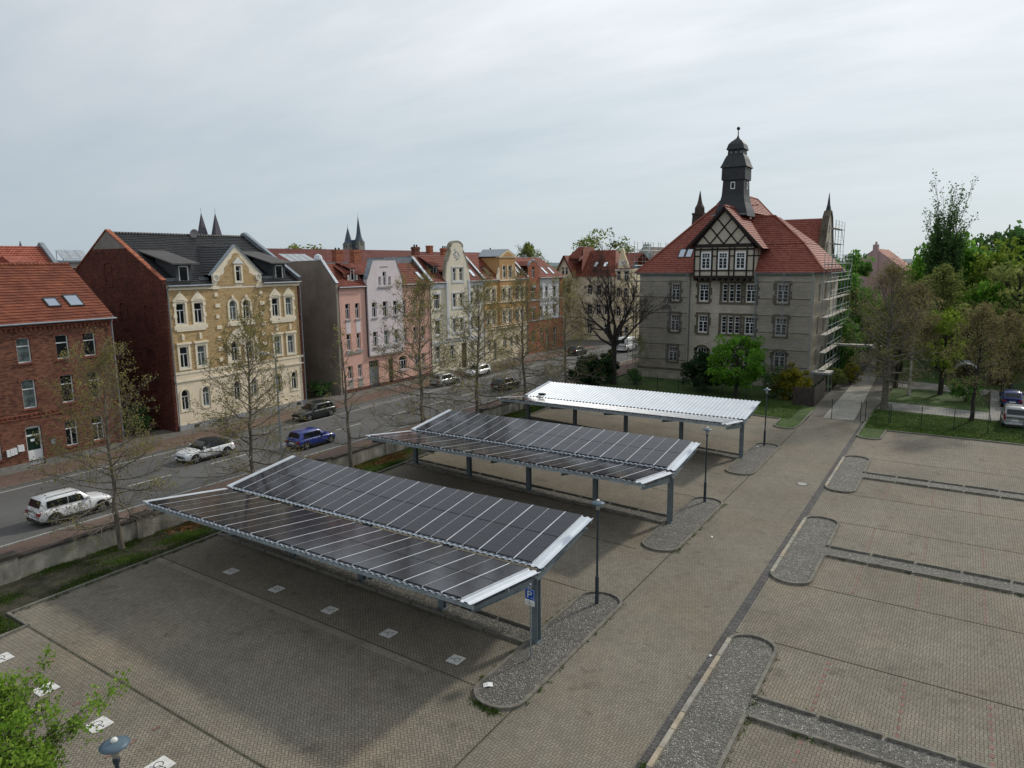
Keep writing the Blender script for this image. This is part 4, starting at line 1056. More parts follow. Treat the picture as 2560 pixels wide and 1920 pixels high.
def orange_house():
    u0 = 91.0; a, b = 84.82, 97.1
    r = house('row_house', 'orange row house with cream string courses and small pedimented gable', 'house', -59.5, u0)
    off = (u0, 0, 0)
    MO = mat('orange_render', (.50, .295, .125), var=.06, stain=.1); MT = tile('orange_wine_tile', (.18, .042, .024), (.25, .07, .04), dark=.5)
    MC = mat('cream_base', (.70, .60, .43), var=.06, stain=.14)
    U = [(85.5, .92), (87.05, .9), (89.62, .9), (91.25, .9), (93.5, .98), (95.1, .98)]
    hs = [(u, u+w, 9.18, 11.03) for u, w in U] + [(u, u+w-.05, 5.7, 7.56) for u, w in U] + [(85.7, 86.6, 1.9, 3.6, .4), (87.3, 88.1, .2, 3.5, .4), (89.9, 90.9, 1.9, 3.7, .5), (93.5, 94.4, 1.9, 3.7, .4), (95.1, 96.0, 1.9, 3.7, .4), (91.9, 92.7, 1.9, 3.6, .4)]
    gw = [(89.8, 90.7, 12.6, 14.44), (91.48, 92.38, 12.6, 14.44)]
    mb = MB(); wall(mb, a, b, 5.1, 12.05, hs, 0, .18, 0, 1); wall(mb, a, b, 0, 5.1, hs, -.02, .2, 1); wall(mb, a, b, 12.05, 12.42, [], -.02, mi=1)
    mb.poly([(a, 9, 0), (b, 9, 0), (b, 9, 12.4), (a, 9, 12.4)])
    for x in (a, b): mb.poly([(x, 0, 0), (x, 9, 0), (x, 9, 12.4), (x, 0, 12.4)])
    mb.build('wall', [MO, MC], r, off)
    g = MB(); wall(g, 88.9, 93.3, 5.2, 15.7, gw + [h for h in hs if 89 < h[0] < 93 and h[2] > 5], -.16, .2, 0, 1)
    for x in (88.9, 93.3): g.poly([(x, -.16, 5.2), (x, .0, 5.2), (x, 3.4, 15.7), (x, -.16, 15.7)])
    g.prism([(88.6, 15.7), (93.6, 15.7), (93.6, 15.85), (91.1, 16.95), (88.6, 15.85)], -.3, .3, 1); g.prism([(89.4, 15.86), (92.8, 15.86), (91.1, 16.6)], -.32, -.301, 0)
    go = g.build('gable', [MO, MC], r, off)
    gr = MB()
    for sg in (-1, 1): gr.poly([(91.1, -.3, 16.98), (91.1+sg*2.6, -.3, 15.86), (91.1+sg*2.6, 3.6, 15.86), (91.1, 4.4, 16.98)])
    gr.build('gable_roof', M_ZINC, go, off)
    t = MB()
    for k, (p, q) in enumerate(((0, 1), (2, 3), (4, 5))):
        y = -.16 if k == 1 else 0
        for z0 in (9.18, 5.7):
            u1 = U[p][0]-.22; u2 = U[q][0]+U[q][1]+.2
            t.box(u1-.08, u2+.08, y-.12, y-.003, z0+2.12, z0+2.26); t.box(u1, u2, y-.05, y-.003, z0+1.9, z0+2.119)
            for x in (u1, u2-.14): t.box(x, x+.14, y-.06, y-.003, z0-.05, z0+1.9)
            t.box(U[p][0]+U[p][1]+.04, U[q][0]-.04, y-.05, y-.003, z0-.05, z0+1.9)
    for x in (89.55, 92.43, 91.0): t.box(x, x+.17, -.22, -.163, 12.5, 14.65)
    t.box(88.8, 93.4, -.26, -.163, 12.2, 12.42)
    for z, d, h in ((8.92, .13, .16), (5.38, .13, .16), (5.02, .16, .14), (12.3, .2, .14)):
        t.box(a, 88.89, -d, -.021, z, z+h); t.box(93.31, b, -d, -.021, z, z+h)
        if z < 12: t.box(88.89, 93.31, -d-.16, -.163, z, z+h)
    for u in (85.2, 86.7, 88.3, 90.4, 92.0, 93.6, 95.3, 96.6): t.box(u, u+.12, -.06, -.003, 5.17, 5.379)
    for sg, x in ((-1, 88.9), (1, 93.3)):
        t.prism([(x, 12.5), (x+sg*.7, 12.5), (x+sg*.55, 13.0), (x+sg*.25, 13.4), (x+sg*.15, 14.0), (x, 14.2)], -.16, .1)
    build_split(t, 'window_surround', M_STONEW, r, off, by_window(hs+gw))
    for i, h in enumerate(hs):
        inb = 89 < h[0] < 93 and h[2] > 5
        window(go if inb else r, h[0], h[2], h[1]-h[0], h[3]-h[2], h[4] if len(h) > 4 else 0, 'std', -.02 if inb else .12, u0, glass=M_CURT if i in (3, 8, 10) else None)
    for h in gw: window(go, h[0], h[2], .9, 1.84, 0, 'std', -.03, u0)
    ro, s = front_roof(r, u0, a+.2, b, 12.4, 16.3, 4.0, MT, skip=((88.95, 93.25),))
    skylight(r, u0, 86.8, .5, 12.4+.75*s, .95, 1.85, s); skylight(r, u0, 95.4, .5, 12.4+.75*s, .95, 1.85, s)
    pc = MB(); pc.beam((b, -.25, 12.6), (b, 4.05, 16.55), .35, .2); pc.build('parapet', M_ZINC, r, off)
    chimney(r, u0, 86.2, .9, 5.2, .7, 15, 16.9); chimney(r, u0, 94.4, .9, 5.2, .7, 15.2, 17.0)
    gutter_pipe(r, u0, a, 88.8, -.36, 12.38); gutter_pipe(r, u0, 93.4, b, -.36, 12.38); pipe(r, u0, b-.05, 0, 12.2, -.12)
orange_house()

def corner_red_house():
    u0 = 103; a, b = 97.12, 109.0
    r = house('row_house', 'white row house with red brick bay and arched brick gablet', 'house', -59.5, u0)
    off = (u0, 0, 0)
    MB_ = brick('terracotta_brick', (.32, .105, .06), (.38, .14, .08), .12); MW = mat('cool_white_render', (.70, .71, .74), var=.04, stain=.08); MT = tile('orange_wine_tile', (.18, .042, .024), (.25, .07, .04), dark=.5)
    hs = [(98.15, 99.5, 8.98, 10.88, .3), (98.25, 99.42, 5.55, 7.5)]
    hw = [(u, u+w, 9.05, 10.9) for u, w in ((101.1, 1.0), (102.92, 1.0), (105.5, 1.1))] + [(u, u+w, 5.7, 7.7) for u, w in ((101.1, 1.0), (102.92, 1.0), (105.5, 1.1))]
    hg = [(98.4, 99.4, 1.8, 3.9, .5), (101.2, 102.1, 1.8, 3.8, .45), (103.0, 103.9, .2, 3.9, .45), (105.4, 106.6, .2, 4.2, .6)]
    gw = (98.43, 99.35, 12.5, 14.35, .46)
    mb = MB(); wall(mb, a, 100.85, 5.4, 12.4, hs, -.12, .25, 0); wall(mb, 100.85, 107.8, 5.4, 12.4, hw, 0, .18, 1); wall(mb, 107.8, b, 5.4, 12.45, [], -.1, .1, 0)
    wall(mb, a, b, .0, 5.4, hg, -.12, .28, 0); wall(mb, a+.05, 100.8, 12.4, 14.4, [gw], -.12, .25, 0)
    arc = [(98.93+1.3*math.cos(PI*k/8)*(1 if True else 0), 14.4+.75*math.sin(PI*k/8)) for k in range(9)]
    mb.poly([(x, -.12, z) for x, z in arc])
    for x in (100.85,): mb.poly([(x, -.12, 5.4), (x, 0, 5.4), (x, 0, 12.4), (x, -.12, 12.4)])
    mb.poly([(b, 0, 0), (b, 9, 0), (b, 9, 12.4), (b, 0, 12.4)], 0)
    mb.build('wall', [MB_, MW], r, off)
    t = MB()
    for z in (8.7, 5.42): t.box(a, b, -.22, -.123, z, z+.16)
    for k, h in enumerate(hs+hw):
        y = -.12 if k < 2 else 0; c = (h[0]+h[1])/2; w = h[1]-h[0]
        t.prism([(h[0]-.15, h[3]+.02), (h[1]+.15, h[3]+.02), (h[1]+.1, h[3]+.3), (c, h[3]+.55), (h[0]-.1, h[3]+.3)] if h[2] > 8 else [(h[0]-.15, h[3]+.02), (h[1]+.15, h[3]+.02), (h[1]+.15, h[3]+.3), (h[0]-.15, h[3]+.3)], y-.06, y-.003)
        t.box(h[0]-.12, h[1]+.12, y-.09, y-.003, h[2]-.16, h[2]-.02)
    for k in range(6): x = 101.2+k*1.05; t.box(x, x+.75, -.05, -.003, 4.85, 5.3)
    t.lathe([(.02, 0), (.25, .1), (.3, .3), (.1, .5)], 10, (98.93, 0, 15.0))
    build_split(t, 'window_surround', mat('cool_grey_trim', (.42, .44, .47)), r, off, by_window(hs+hw+hg+[gw]))
    cb = MB()
    for (x0, z0), (x1, z1) in zip(arc, arc[1:]): cb.beam((x0, .1, z0), (x1, .1, z1), .5, .1)
    cb.build('coping', M_ZINC, r, off)
    for k, h in enumerate(hs+hg+hw): window(r, h[0], h[2], h[1]-h[0], h[3]-h[2], h[4] if len(h) > 4 else 0, 'std', .05 if k < 6 else .12, u0, glass=M_CURT if k % 4 == 2 else None)
    window(r, gw[0], gw[2], .92, 1.85, .46, 'std', .02, u0)
    rm = MB(); s = (15.75-12.4)/3.75
    tiles(rm, [(100.6, -.3, 12.4), (b+.4, -.3, 12.4), (b-2.2, 3.45, 15.75), (100.6, 3.45, 15.75)]); tiles(rm, [(a, 1.2, 12.4+1.5*s), (100.6, 1.2, 12.4+1.5*s), (100.6, 3.45, 15.75), (a, 3.45, 15.75)])
    rm.poly([(b+.4, -.3, 12.4), (b+.4, 7.3, 12.4), (b-2.2, 3.45, 15.75)]); rm.poly([(a, 3.45, 15.75), (b-2.2, 3.45, 15.75), (b+.4, 7.3, 12.4), (a, 7.3, 12.4)])
    for sg in (-1, 1): rm.poly([(98.93, -.1, 15.15), (98.93+sg*1.35, -.1, 14.4), (98.93+sg*1.35, 2.2, 14.4), (98.93, 3.0, 15.15)])
    rm.build('roof', MT, r, off)
    skylight(r, u0, 103.7, .3, 12.4+.6*s, .85, 1.75, s); skylight(r, u0, 106.0, .3, 12.4+.6*s, .85, 1.75, s)
    gutter_pipe(r, u0, 100.8, b+.4, -.38, 12.38); pipe(r, u0, 100.9, 5.4, 12.2, -.1)
corner_red_house()

# ------------------------------------------------------------------ the school
def lathe4(mb, prof, c, mi=0):
    """square tower of changing width: (half width, z)"""
    mb.lathe([(hw*math.sqrt(2), z) for hw, z in prof], 4, c, mi, PI/4)
def school():
    u0 = -25.0; yf = 85.7; a, b = -35.45, -14.35
    r = thing('school_building', 'sandstone school with half timbered gable, red hipped roof and slate ridge turret', 'school', (u0, yf, 0))
    off = (u0, 0, 0)
    MSt = mat('sandstone_wall', (.43, .385, .315), var=.14, vscale=1.2, stretch=(.8, .8, 4), stain=.2, sscale=.4)
    MSd = mat('dark_sandstone', (.105, .09, .066), var=.3, vscale=2); MT = tile('school_tile', (.235, .064, .046), (.30, .098, .068), dark=.28)
    MTi = M_TIMBER; MPl = mat('panel_render', (.46, .42, .34), var=.05, stain=.1); MSlate = mat('tower_slate', (.035, .037, .04), rough=.55, var=.3, vscale=3, stretch=(1, 1, 5), bump=.3)
    W = [(-27.65, 1.2, 'grid'), (-24.78, .6, 'narrow'), (-23.98, .6, 'narrow'), (-23.2, .6, 'narrow'), (-21.98, 1.2, 'grid'), (-31.2, 1.08, 'grid'), (-18.45, 1.28, 'grid')]
    hs = []; st = []
    for u, w, s in W: hs += [(u, u+w, 9.98, 12.08), (u, u+w, 6.14, 8.2)]; st += [s, s]
    for u, w, s in (W[0], W[4], W[6]): hs.append((u, u+w, 2.35, 4.32, .42)); st.append('grid')
    hs.append((-31.35, -30.22, 2.37, 4.12)); st.append('grid')
    for u in (-24.7, -23.6): hs.append((u, u+.75, 2.4, 4.3, .3)); st.append('narrow')
    mb = MB(); wall(mb, a, b, 1.2, 13.4, hs, 0, .3, 0, 0)
    wall(mb, a-.12, b+.12, 0, 1.15, [], -.12, mi=0)
    side = [(0, y, y+1.3, z, z+2.0) for y in (2.5, 6.5, 11) for z in (2.4, 6.2, 10.1)]
    sm_ = MB(); wall(sm_, 0, 17, 0, 13.4, [(h[1], h[2], h[3], h[4]) for h in side], 0, .3)
    mb.add([(b-y, x, z) for x, y, z in sm_.v], sm_.f, 0)
    mb.poly([(a, 0, 0), (a, 23.5, 0), (a, 23.5, 13.4), (a, 0, 13.4)]); mb.poly([(a, 23.5, 0), (-20, 23.5, 0), (-20, 23.5, 16.2), (-33.4, 23.5, 16.2), (a, 23.5, 13.4)])
    mb.build('wall', MSt, r, off)
    t = MB()
    t.box(a-.16, b+.16, -.2, -.003, 1.15, 1.38)
    rng = random.Random(4)
    for k, h in enumerate(hs):
        if st[k] == 'narrow' and h[2] > 5: continue
        z = h[2]-.1
        while z < h[3]-(h[4] if len(h) > 4 else 0):
            q = rng.choice((.24, .42)); dz = rng.uniform(.38, .55); e = min(z+dz, h[3]+.15)
            t.box(h[0]-q, h[0], -.025, -.002, z, e); t.box(h[1], h[1]+rng.choice((.24, .42)), -.025, -.002, z, e); z += dz+.02
        if len(h) > 4:
            c = (h[0]+h[1])/2; w = (h[1]-h[0])/2
            for j in range(8):
                a1 = PI*j/8; a2 = PI*(j+1)/8
                t.poly([(c-w*math.cos(a1), -.025, h[3]-h[4]+h[4]*math.sin(a1)), (c-w*math.cos(a2), -.025, h[3]-h[4]+h[4]*math.sin(a2)), (c-(w+.32)*math.cos(a2), -.025, h[3]-h[4]+(h[4]+.3)*math.sin(a2)), (c-(w+.32)*math.cos(a1), -.025, h[3]-h[4]+(h[4]+.3)*math.sin(a1))])
        else: t.box(h[0]-.3, h[1]+.3, -.03, -.002, h[3]+.16, h[3]+.42)
        t.box(h[0]-.25, h[1]+.25, -.12, -.003, h[2]-.28, h[2]-.11)
    for z in (9.98, 6.14):
        for u in (-25.1, -24.17, -23.37, -22.59): t.box(u, u+(.3 if u in (-25.1, -22.59) else .17), -.03, -.002, z-.05, z+2.2)
        t.box(-25.1, -22.29, -.035, -.002, z+2.2, z+2.45); t.box(-25.1, -22.29, -.1, -.003, z-.3, z-.06)
    build_split(t, 'window_surround', MSd, r, off, by_window(hs, 1.9))
    for k, h in enumerate(hs): window(r, h[0], h[2], h[1]-h[0], h[3]-h[2], h[4] if len(h) > 4 else 0, st[k], .2, u0, fw=.11 if st[k] == 'grid' else .08)
    for h in side:
        o = window(r, 0, h[3], h[2]-h[1], h[4]-h[3], 0, 'grid', 0, 0, fw=.11); o.location = (b-u0-.22, h[1], h[3]); o.rotation_euler = (0, 0, R(90))
    # eaves
    e = MB(); e.box(a-.35, -28.6, -.45, 0.3, 13.2, 13.42); e.box(-20.6, b+.9, -.45, .3, 13.2, 13.42); e.box(b-.1, b+.9, .3, 17.2, 13.2, 13.42); e.box(a-.35, a+.2, .3, 17.2, 13.2, 13.42)
    e.build('eave_gutter', mat('green_grey_metal', (.12, .15, .15), rough=.5), r, off)
    # roofs (y measured from the facade)
    rm = MB(); s = .97; ye = -.6; F = lambda y: 13.4+s*(y-ye)
    kick = 2.6
    tiles(rm, [(a-.4, ye, 13.43), (-28.0, ye, 13.43), (-28.0, 8.1, 21.85), (-28.4, 8.1, 21.85)], .37, .055)
    zk = 16.7; yk = 2.9
    tiles(rm, [(-20.9, ye, 13.43), (b+1.1, ye, 13.43), (b-1.9, yk, zk), (-20.9, yk, zk)], .37, .055)
    tiles(rm, [(-21.8, yk, zk+.06), (b-1.95, yk, zk+.06), (-20.5, 6.4, 20.2), (-23.4, 6.4, 20.2)], .37, .055)
    tiles(rm, [(b+1.1, ye, 13.43), (b+1.1, 15, 13.43), (b-1.9, 12, zk), (b-1.9, yk, zk)], .37, .055)
    tiles(rm, [(b-1.95, yk, zk+.06), (b-1.95, 12, zk+.06), (-20.5, 9.0, 20.2), (-20.5, 6.4, 20.2)], .37, .055)
    tiles(rm, [(a-.4, ye, 13.43), (a-.4, 16, 13.43), (-28.4, 9.5, 21.85), (-28.4, 8.1, 21.85)], .37, .055)
    rm.poly([(-28.4, 8.1, 21.85), (-23, 8.1, 21.85), (-23, 9.5, 21.85), (-28.4, 9.5, 21.85)]); rm.poly([(-23.4, 6.4, 20.2), (-20.5, 6.4, 20.2), (-20.5, 9.0, 20.2), (-23.4, 9, 20.2)])
    rm.poly([(a, 16.5, 13.4), (b, 16.5, 13.4), (-20.5, 9, 20.2), (-28.4, 9.5, 21.85)])
    # main ridge running back; its right slope is one plane with the front gable's
    P = lambda x: 21.15+1.065*(-24.6-x)
    tiles(rm, [(-24.6, 4.6, P(-24.6)), (-20.0, 4.6, P(-20)), (-20.0, 23.8, P(-20)), (-24.6, 23.8, P(-24.6))], .37, .055)
    tiles(rm, [(-24.6, 6.3, P(-24.6)), (-24.6, 23.8, P(-24.6)), (-27.05, 23.8, P(-27.05)), (-27.05, 8.6, P(-27.05))], .37, .055)
    tiles(rm, [(-27.05, 8.6, P(-27.05)), (-27.05, 23.8, P(-27.05)), (-33.5, 23.8, 16.8), (-29.0, 8.6, 21.6)][:4], .37, .055)
    rm.poly([(-20, 23.8, P(-20)), (-27.05, 23.8, P(-27.05)), (-33.5, 23.8, 16.8)])
    rm.poly([(-24.6, 6.3, 21.0), (-24.6, 6.3, P(-24.6)), (-27.05, 8.6, P(-27.05)), (-29.0, 8.6, 21.5)])
    # front gable roof
    gx = -24.6
    tiles(rm, [(gx, -1.35, 21.15), (gx, 5, 21.15), (gx+4.65, 5, 16.2), (gx+4.65, -1.35, 16.2)], .37, .055)
    tiles(rm, [(gx, -1.35, 21.15), (gx, 5, 21.15), (gx-4.1, 5, 16.35), (gx-4.1, -1.35, 16.35)], .37, .055)
    ro = rm.build('roof', MT, r, off)
    hp = MB()
    for p, q in (((b+1.1, ye, 13.46), (b-1.9, yk, zk+.05)), ((b-1.95, yk, zk+.1), (-20.5, 6.4, 20.25)), ((a-.4, ye, 13.46), (-28.4, 8.1, 21.9)), ((-20.5, 6.4, 20.25), (-23.2, 6.4, 20.25)), ((gx, -1.3, 21.2), (gx, 3.2, 21.2)), ((-27.05, 8.6, 23.78), (-27.05, 23.8, 23.78)), ((-27.05, 23.8, 23.78), (-20, 23.8, 16.3))): hp.tube([(p[0]-u0, p[1], p[2]), (q[0]-u0, q[1], q[2])], .16, 6)
    hp.build('ridge_tiles', MT, ro)
    # half-timbered bay and gable
    x0, x1 = -28.15, -20.95; yb = -.85
    wn = [(-27.26, -26.05, 13.84, 15.9), (-25.2, -24.0, 13.84, 15.9), (-23.15, -21.95, 13.84, 15.9)]
    p = MB(); wall(p, x0, x1, 12.8, 16.3, wn, yb, .1, 0); p.poly([(x0, yb, 16.3), (x1, yb, 16.3), (x1-.35, yb, 16.75), (gx, yb, 20.9), (x0+.3, yb, 16.75)])
    for x in (x0, x1): p.poly([(x, yb, 12.8), (x, 4, 12.8), (x, 4, 16.3), (x, yb, 16.3)])
    p.poly([(x0, yb, 12.8), (x1, yb, 12.8), (x1, 0, 12.8), (x0, 0, 12.8)])
    po = p.build('timber_gable', MPl, r, off)
    tb = MB(); y1 = yb-.06; y2 = yb-.003
    for z, h in ((12.78, .34), (13.62, .16), (16.1, .22), (16.45, .4)): tb.box(x0-.05, x1+.05, y1-.05 if h > .3 else y1, y2, z, z+h)
    for x in (x0, -27.44, -26.0, -25.4, -23.95, -23.35, -21.9, x1-.16): tb.box(x, x+.17, y1-.004, y2, 12.8, 16.4)
    for c, d in ((x0, -27.4), (-25.95, -25.3), (-23.9, -23.3), (-21.8, x1)): tb.box(c, d, y1+.006, y2, 15.35, 15.5)
    k = x0+.1
    while k < x1: tb.box(k, k+.2, yb-.25, -.0, 12.5, 12.78); k += .72
    # diamond lattice clipped to the gable
    hw = 3.3; zb = 16.85; zt = 20.75; sl = (zt-zb)/hw
    def inside(x, z): return z >= zb-.01 and z <= zt - abs(x-gx)*sl + .01
    n = 2
    for i in range(-n, n+1):
        for sg in (1, -1):
            xs = gx + i*hw/n
            # line through (xs+..., zb) going up at the gable's own slope
            P = [(xs+sg*tt*hw/60, zb+tt*(zt-zb)/60) for tt in range(0, 61)]
            P = [q for q in P if inside(*q)]
            if len(P) > 3: tb.beam((P[0][0], yb-.03, P[0][1]), (P[-1][0], yb-.03, P[-1][1]), .05, .16)
    for sg in (-1, 1): tb.beam((gx, yb-.06, 20.95), (gx+sg*3.75, yb-.06, 16.55), .1, .3); tb.beam((gx, -1.35, 20.98), (gx+sg*4.4, -1.35, 16.3), .12, .3)
    for x in (x0-.003, x1+.003):
        for q in (0.9, 1.9): tb.box(x-.03, x+.03, q-.08, q+.08, 12.8, 16.3)
        tb.box(x-.03, x+.03, yb, 3, 15.35, 15.5)
    tb.build('timber_frame', MTi, po, off)
    for h in wn: window(po, h[0], h[2], h[1]-h[0], h[3]-h[2], 0, 'grid', yb-.05, u0, fw=.17)
    # roof windows on the left slope
    for u in (-31.0, -30.05): skylight(r, u0, u, 1.35, F(1.35), .82, 1.55, s, M_SKYG)
    # ridge turret
    tw = MB(); c = (-24.95, 4.6, 0)
    lathe4(tw, [(2.05, 20.2), (1.84, 21.0), (1.52, 21.9), (1.34, 22.8), (1.26, 24.6)], c)
    lathe4(tw, [(1.43, 24.6), (1.41, 26.0), (1.60, 26.1), (1.56, 26.18), (1.36, 26.65), (1.2, 27.1), (1.02, 27.5), (.93, 27.6), (.9, 28.12), (1.08, 28.22), (1.04, 28.3)], c)
    lathe4(tw, [(1.08, 28.24), (1.04, 28.36), (.9, 28.85), (.67, 29.15), (.36, 29.42), (.13, 29.65), (.055, 29.95), (.035, 30.6)], c)
    to = tw.build('turret', MSlate, r, off)
    q = MB(); q.lathe([(.02, -.22), (.16, -.15), (.22, 0), (.16, .15), (.02, .22)], 10, (c[0], c[1], 30.75)); q.build('finial', M_DARKMETAL, to, off, smooth=True)
    window(to, -25.25, 23.5, .55, .85, 0, 'plain', 4.6-1.36, u0, fw=.1)
    o = window(to, 0, 23.75, .55, .85, 0, 'plain', 0, 0, fw=.1); o.location = (-24.95-u0+1.36, 4.35, 23.5); o.rotation_euler = (0, 0, R(90))
    sl_ = MB()
    for x in (-25.7, -25.1, -24.5): sl_.box(x+.1, x+.4, 4.6-.94, 4.6-.9, 27.72, 28.0)
    build_split(sl_, 'louvre', mat('louvre_grey', (.14, .15, .16)), to, off)
    fl = MB(); fl.box(-27.2, -22.8, 2.3, 2.6, 20.35, 20.5); fl.build('lead_flashing', M_ZINC, to, off)
    pipe(r, u0, -28.75, .2, 13.2, -.12, mat('green_downpipe', (.09, .12, .12), rough=.5)); pipe(r, u0, -20.75, .2, 13.2, -.12, MATS['green_downpipe'])
    # rear wing with the curved gable
    w = MB(); X0, X1 = -23.5, -17.0; Y0, Y1 = 16.5, 28.5; yc = 22.5
    w.box(X0, X1-.3, Y0, Y1, 0, 13.5)
    prof = [(Y0, 0), (Y1, 0), (Y1, 14.0), (27.6, 15.2), (26.4, 16.4), (25.5, 17.8), (24.8, 19.4), (24.0, 20.7), (23.1, 21.4), (22.5, 21.55), (21.9, 21.4), (21.0, 20.7), (20.2, 19.4), (19.5, 17.8), (18.6, 16.4), (17.4, 15.2), (Y0, 14.0)]
    w.xprism(prof, X1-.3, X1+.25)
    wo = w.build('rear_wing', MPl, r, off)
    q = MB()
    for (y0, z0), (y1, z1) in zip(prof[2:-1], prof[3:]): q.beam((X1, y0, z0), (X1, y1, z1), .9, .22)
    q.build('gable_coping', MSd, wo, off)
    q = MB(); q.box(X1+.252, X1+.3, 22.3, 22.7, 18.6, 19.6); q.box(X1+.252, X1+.3, 21.3, 21.7, 15.2, 17.4); build_split(q, 'gable_slit', MSd, wo, off)
    q = MB()
    tiles(q, [(X0, Y0-.4, 13.5), (X1-.2, Y0-.4, 13.5), (X1-.2, yc, 20.6), (X0, yc, 20.6)], .37, .055); q.poly([(X0, yc, 20.6), (X1-.2, yc, 20.6), (X1-.2, Y1+.4, 13.5), (X0, Y1+.4, 13.5)]); q.poly([(X0, Y0, 13.5), (X0, Y1, 13.5), (X0, yc, 20.6)])
    q.build('wing_roof', MT, wo, off)
    q = MB(); q.lathe([(.38, 0), (.3, .6), (.2, 1.0), (.03, 2.6)], 6, (X1, 22.5, 21.4)); q.build('spirelet', M_DARKMETAL, wo, off)
school()

def steeple():
    t = thing('stone_pinnacle', 'dark stone pinnacle rising behind the left roof slope of the school', 'pinnacle', (-35.2, 108, 0))
    m = MB(); lathe4(m, [(1.15, 0), (1.1, 14), (.95, 19.0), (.82, 21.8)], (0, 0, 0)); m.box(-.9, .9, -.9, .9, 21.8, 22.1)
    m.build('shaft', mat('dark_pinnacle_stone', (.06, .045, .04), var=.4), t)
    m = MB(); m.lathe([(.8, 22.1), (.74, 22.9), (.45, 23.4), (.3, 23.9), (.04, 25.4)], 8); m.build('spire', MATS['dark_pinnacle_stone'], t)
    m = MB(); m.box(-.3, .9, -.98, -.9, 18.2, 20.8); m.build('light_stone_panel', mat('pinnacle_light_stone', (.25, .18, .13)), t)
steeple()

# ------------------------------------------------------------------ scaffolding on the school
def scaffold(name, label, x0, x1, y, levels, side=None, bays=None, diag=True, deck=None):
    t = thing(name, label, 'scaffolding', ((x0+x1)/2, y, 0), 0, 'scaffolding on the school'); ox = (x0+x1)/2
    m = MB(); n = bays or max(1, round((x1-x0)/2.6)); top = levels[-1]+1.1
    for i in range(n+1):
        x = x0+(x1-x0)*i/n-ox
        for d in (0, .75): m.tube([(x, -d, 0), (x, -d, top)], .03, 5)
        for z in levels: m.tube([(x, 0, z-.05), (x, -.75, z-.05)], .025, 4)
    build_split(m, 'standard', M_GALV, t, key=lambda c, sz: round(c[0], 1))
    m = MB()
    for z in levels:
        for q in (.5, 1.0): m.tube([(x0-ox, -.75, z+q), (x1-ox, -.75, z+q)], .018, 4)
        m.tube([(x0-ox, 0, z-.05), (x1-ox, 0, z-.05)], .025, 4)
    build_split(m, 'guard_rail', M_GALV, t, key=lambda c, sz: round((c[2]-levels[0])/2.0-.2))
    p = MB()
    for z in levels: p.box(x0-ox, x1-ox, -.7, -.05, z, z+.045)
    build_split(p, 'deck', deck or M_WOODPLANK, t)
    if deck:
        m = MB(); m.poly([(x0-ox, -.8, 1.0), (x1-ox, -.8, 1.0), (x1-ox, -.8, top-.9), (x0-ox, -.8, top-.9)]); m.build('debris_net', netmat(), t)
    if diag:
        m = MB()
        for k, (z, z2) in enumerate(zip(levels, levels[1:])):
            i = k % n; xa = x0+(x1-x0)*i/n-ox; xb = x0+(x1-x0)*(i+1)/n-ox
            m.tube([(xa if k % 2 else xb, -.75, z), (xb if k % 2 else xa, -.75, z2)], .025, 4)
        build_split(m, 'brace', M_GALV, t)
    return t
M_BOARDD = mat('dark_scaffold_board', (.085, .08, .072), rough=.9, var=.3, vscale=1.5)  # darker board colour for the decks along the front
def netmat():
    if 'fine_net' in MATS: return MATS['fine_net']
    m = D.materials.new('fine_net'); m.use_nodes = True; MATS['fine_net'] = m
    t = NT(m.node_tree); t.n.clear(); out = t.node('ShaderNodeOutputMaterial')
    tr = t.node('ShaderNodeBsdfTransparent'); df = t.node('ShaderNodeBsdfDiffuse'); df.inputs[0].default_value = (.30, .275, .25, 1)
    mx = t.node('ShaderNodeMixShader'); oc = t.node('ShaderNodeTexCoord').outputs['Object']; sp = t.node('ShaderNodeSeparateXYZ'); t.put(sp.inputs[0], oc)
    ln = t.math('LESS_THAN', t.math('FRACT', t.math('DIVIDE', sp.outputs[2], .49)), .07)
    f = t.math('ADD', t.mrange(t.noise(oc, .8, 3, .6), .3, .7, .08, .17), t.math('MULTIPLY', ln, .20))
    t.put(mx.inputs[0], f); t.l.new(tr.outputs[0], mx.inputs[1]); t.l.new(df.outputs[0], mx.inputs[2]); t.l.new(mx.outputs[0], out.inputs[0])
    return m
LV = [2.6, 4.55, 6.55, 8.5, 10.45, 12.4]
scaffold('scaffold', 'steel scaffolding before the left half of the school front', -35.6, -28.9, 84.9, LV, deck=M_BOARDD)
scaffold('scaffold', 'steel scaffolding before the right half of the school front, down to the corner', -20.6, -14.4, 84.9, LV, deck=M_BOARDD)
ss = scaffold('scaffold', 'tall stair scaffolding with pale decks along the right side wall of the school', -8, 8, 0, LV+[14.4], bays=6)
ss.location = (-13.3, 92.4, 0); ss.rotation_euler = (0, 0, R(90))
sb = scaffold('scaffold', 'scaffolding along the left side wall of the school by the street', -7, 7, 0, LV+[14.4, 16.4], bays=5)
sb.location = (-36.4, 93, 0); sb.rotation_euler = (0, 0, R(-90))
sr = scaffold('scaffold', 'high scaffolding around the curved rear gable of the school', -4, 4, 0, [13, 15, 17, 19], bays=3)
sr.location = (-15.9, 107, 0); sr.rotation_euler = (0, 0, R(90))
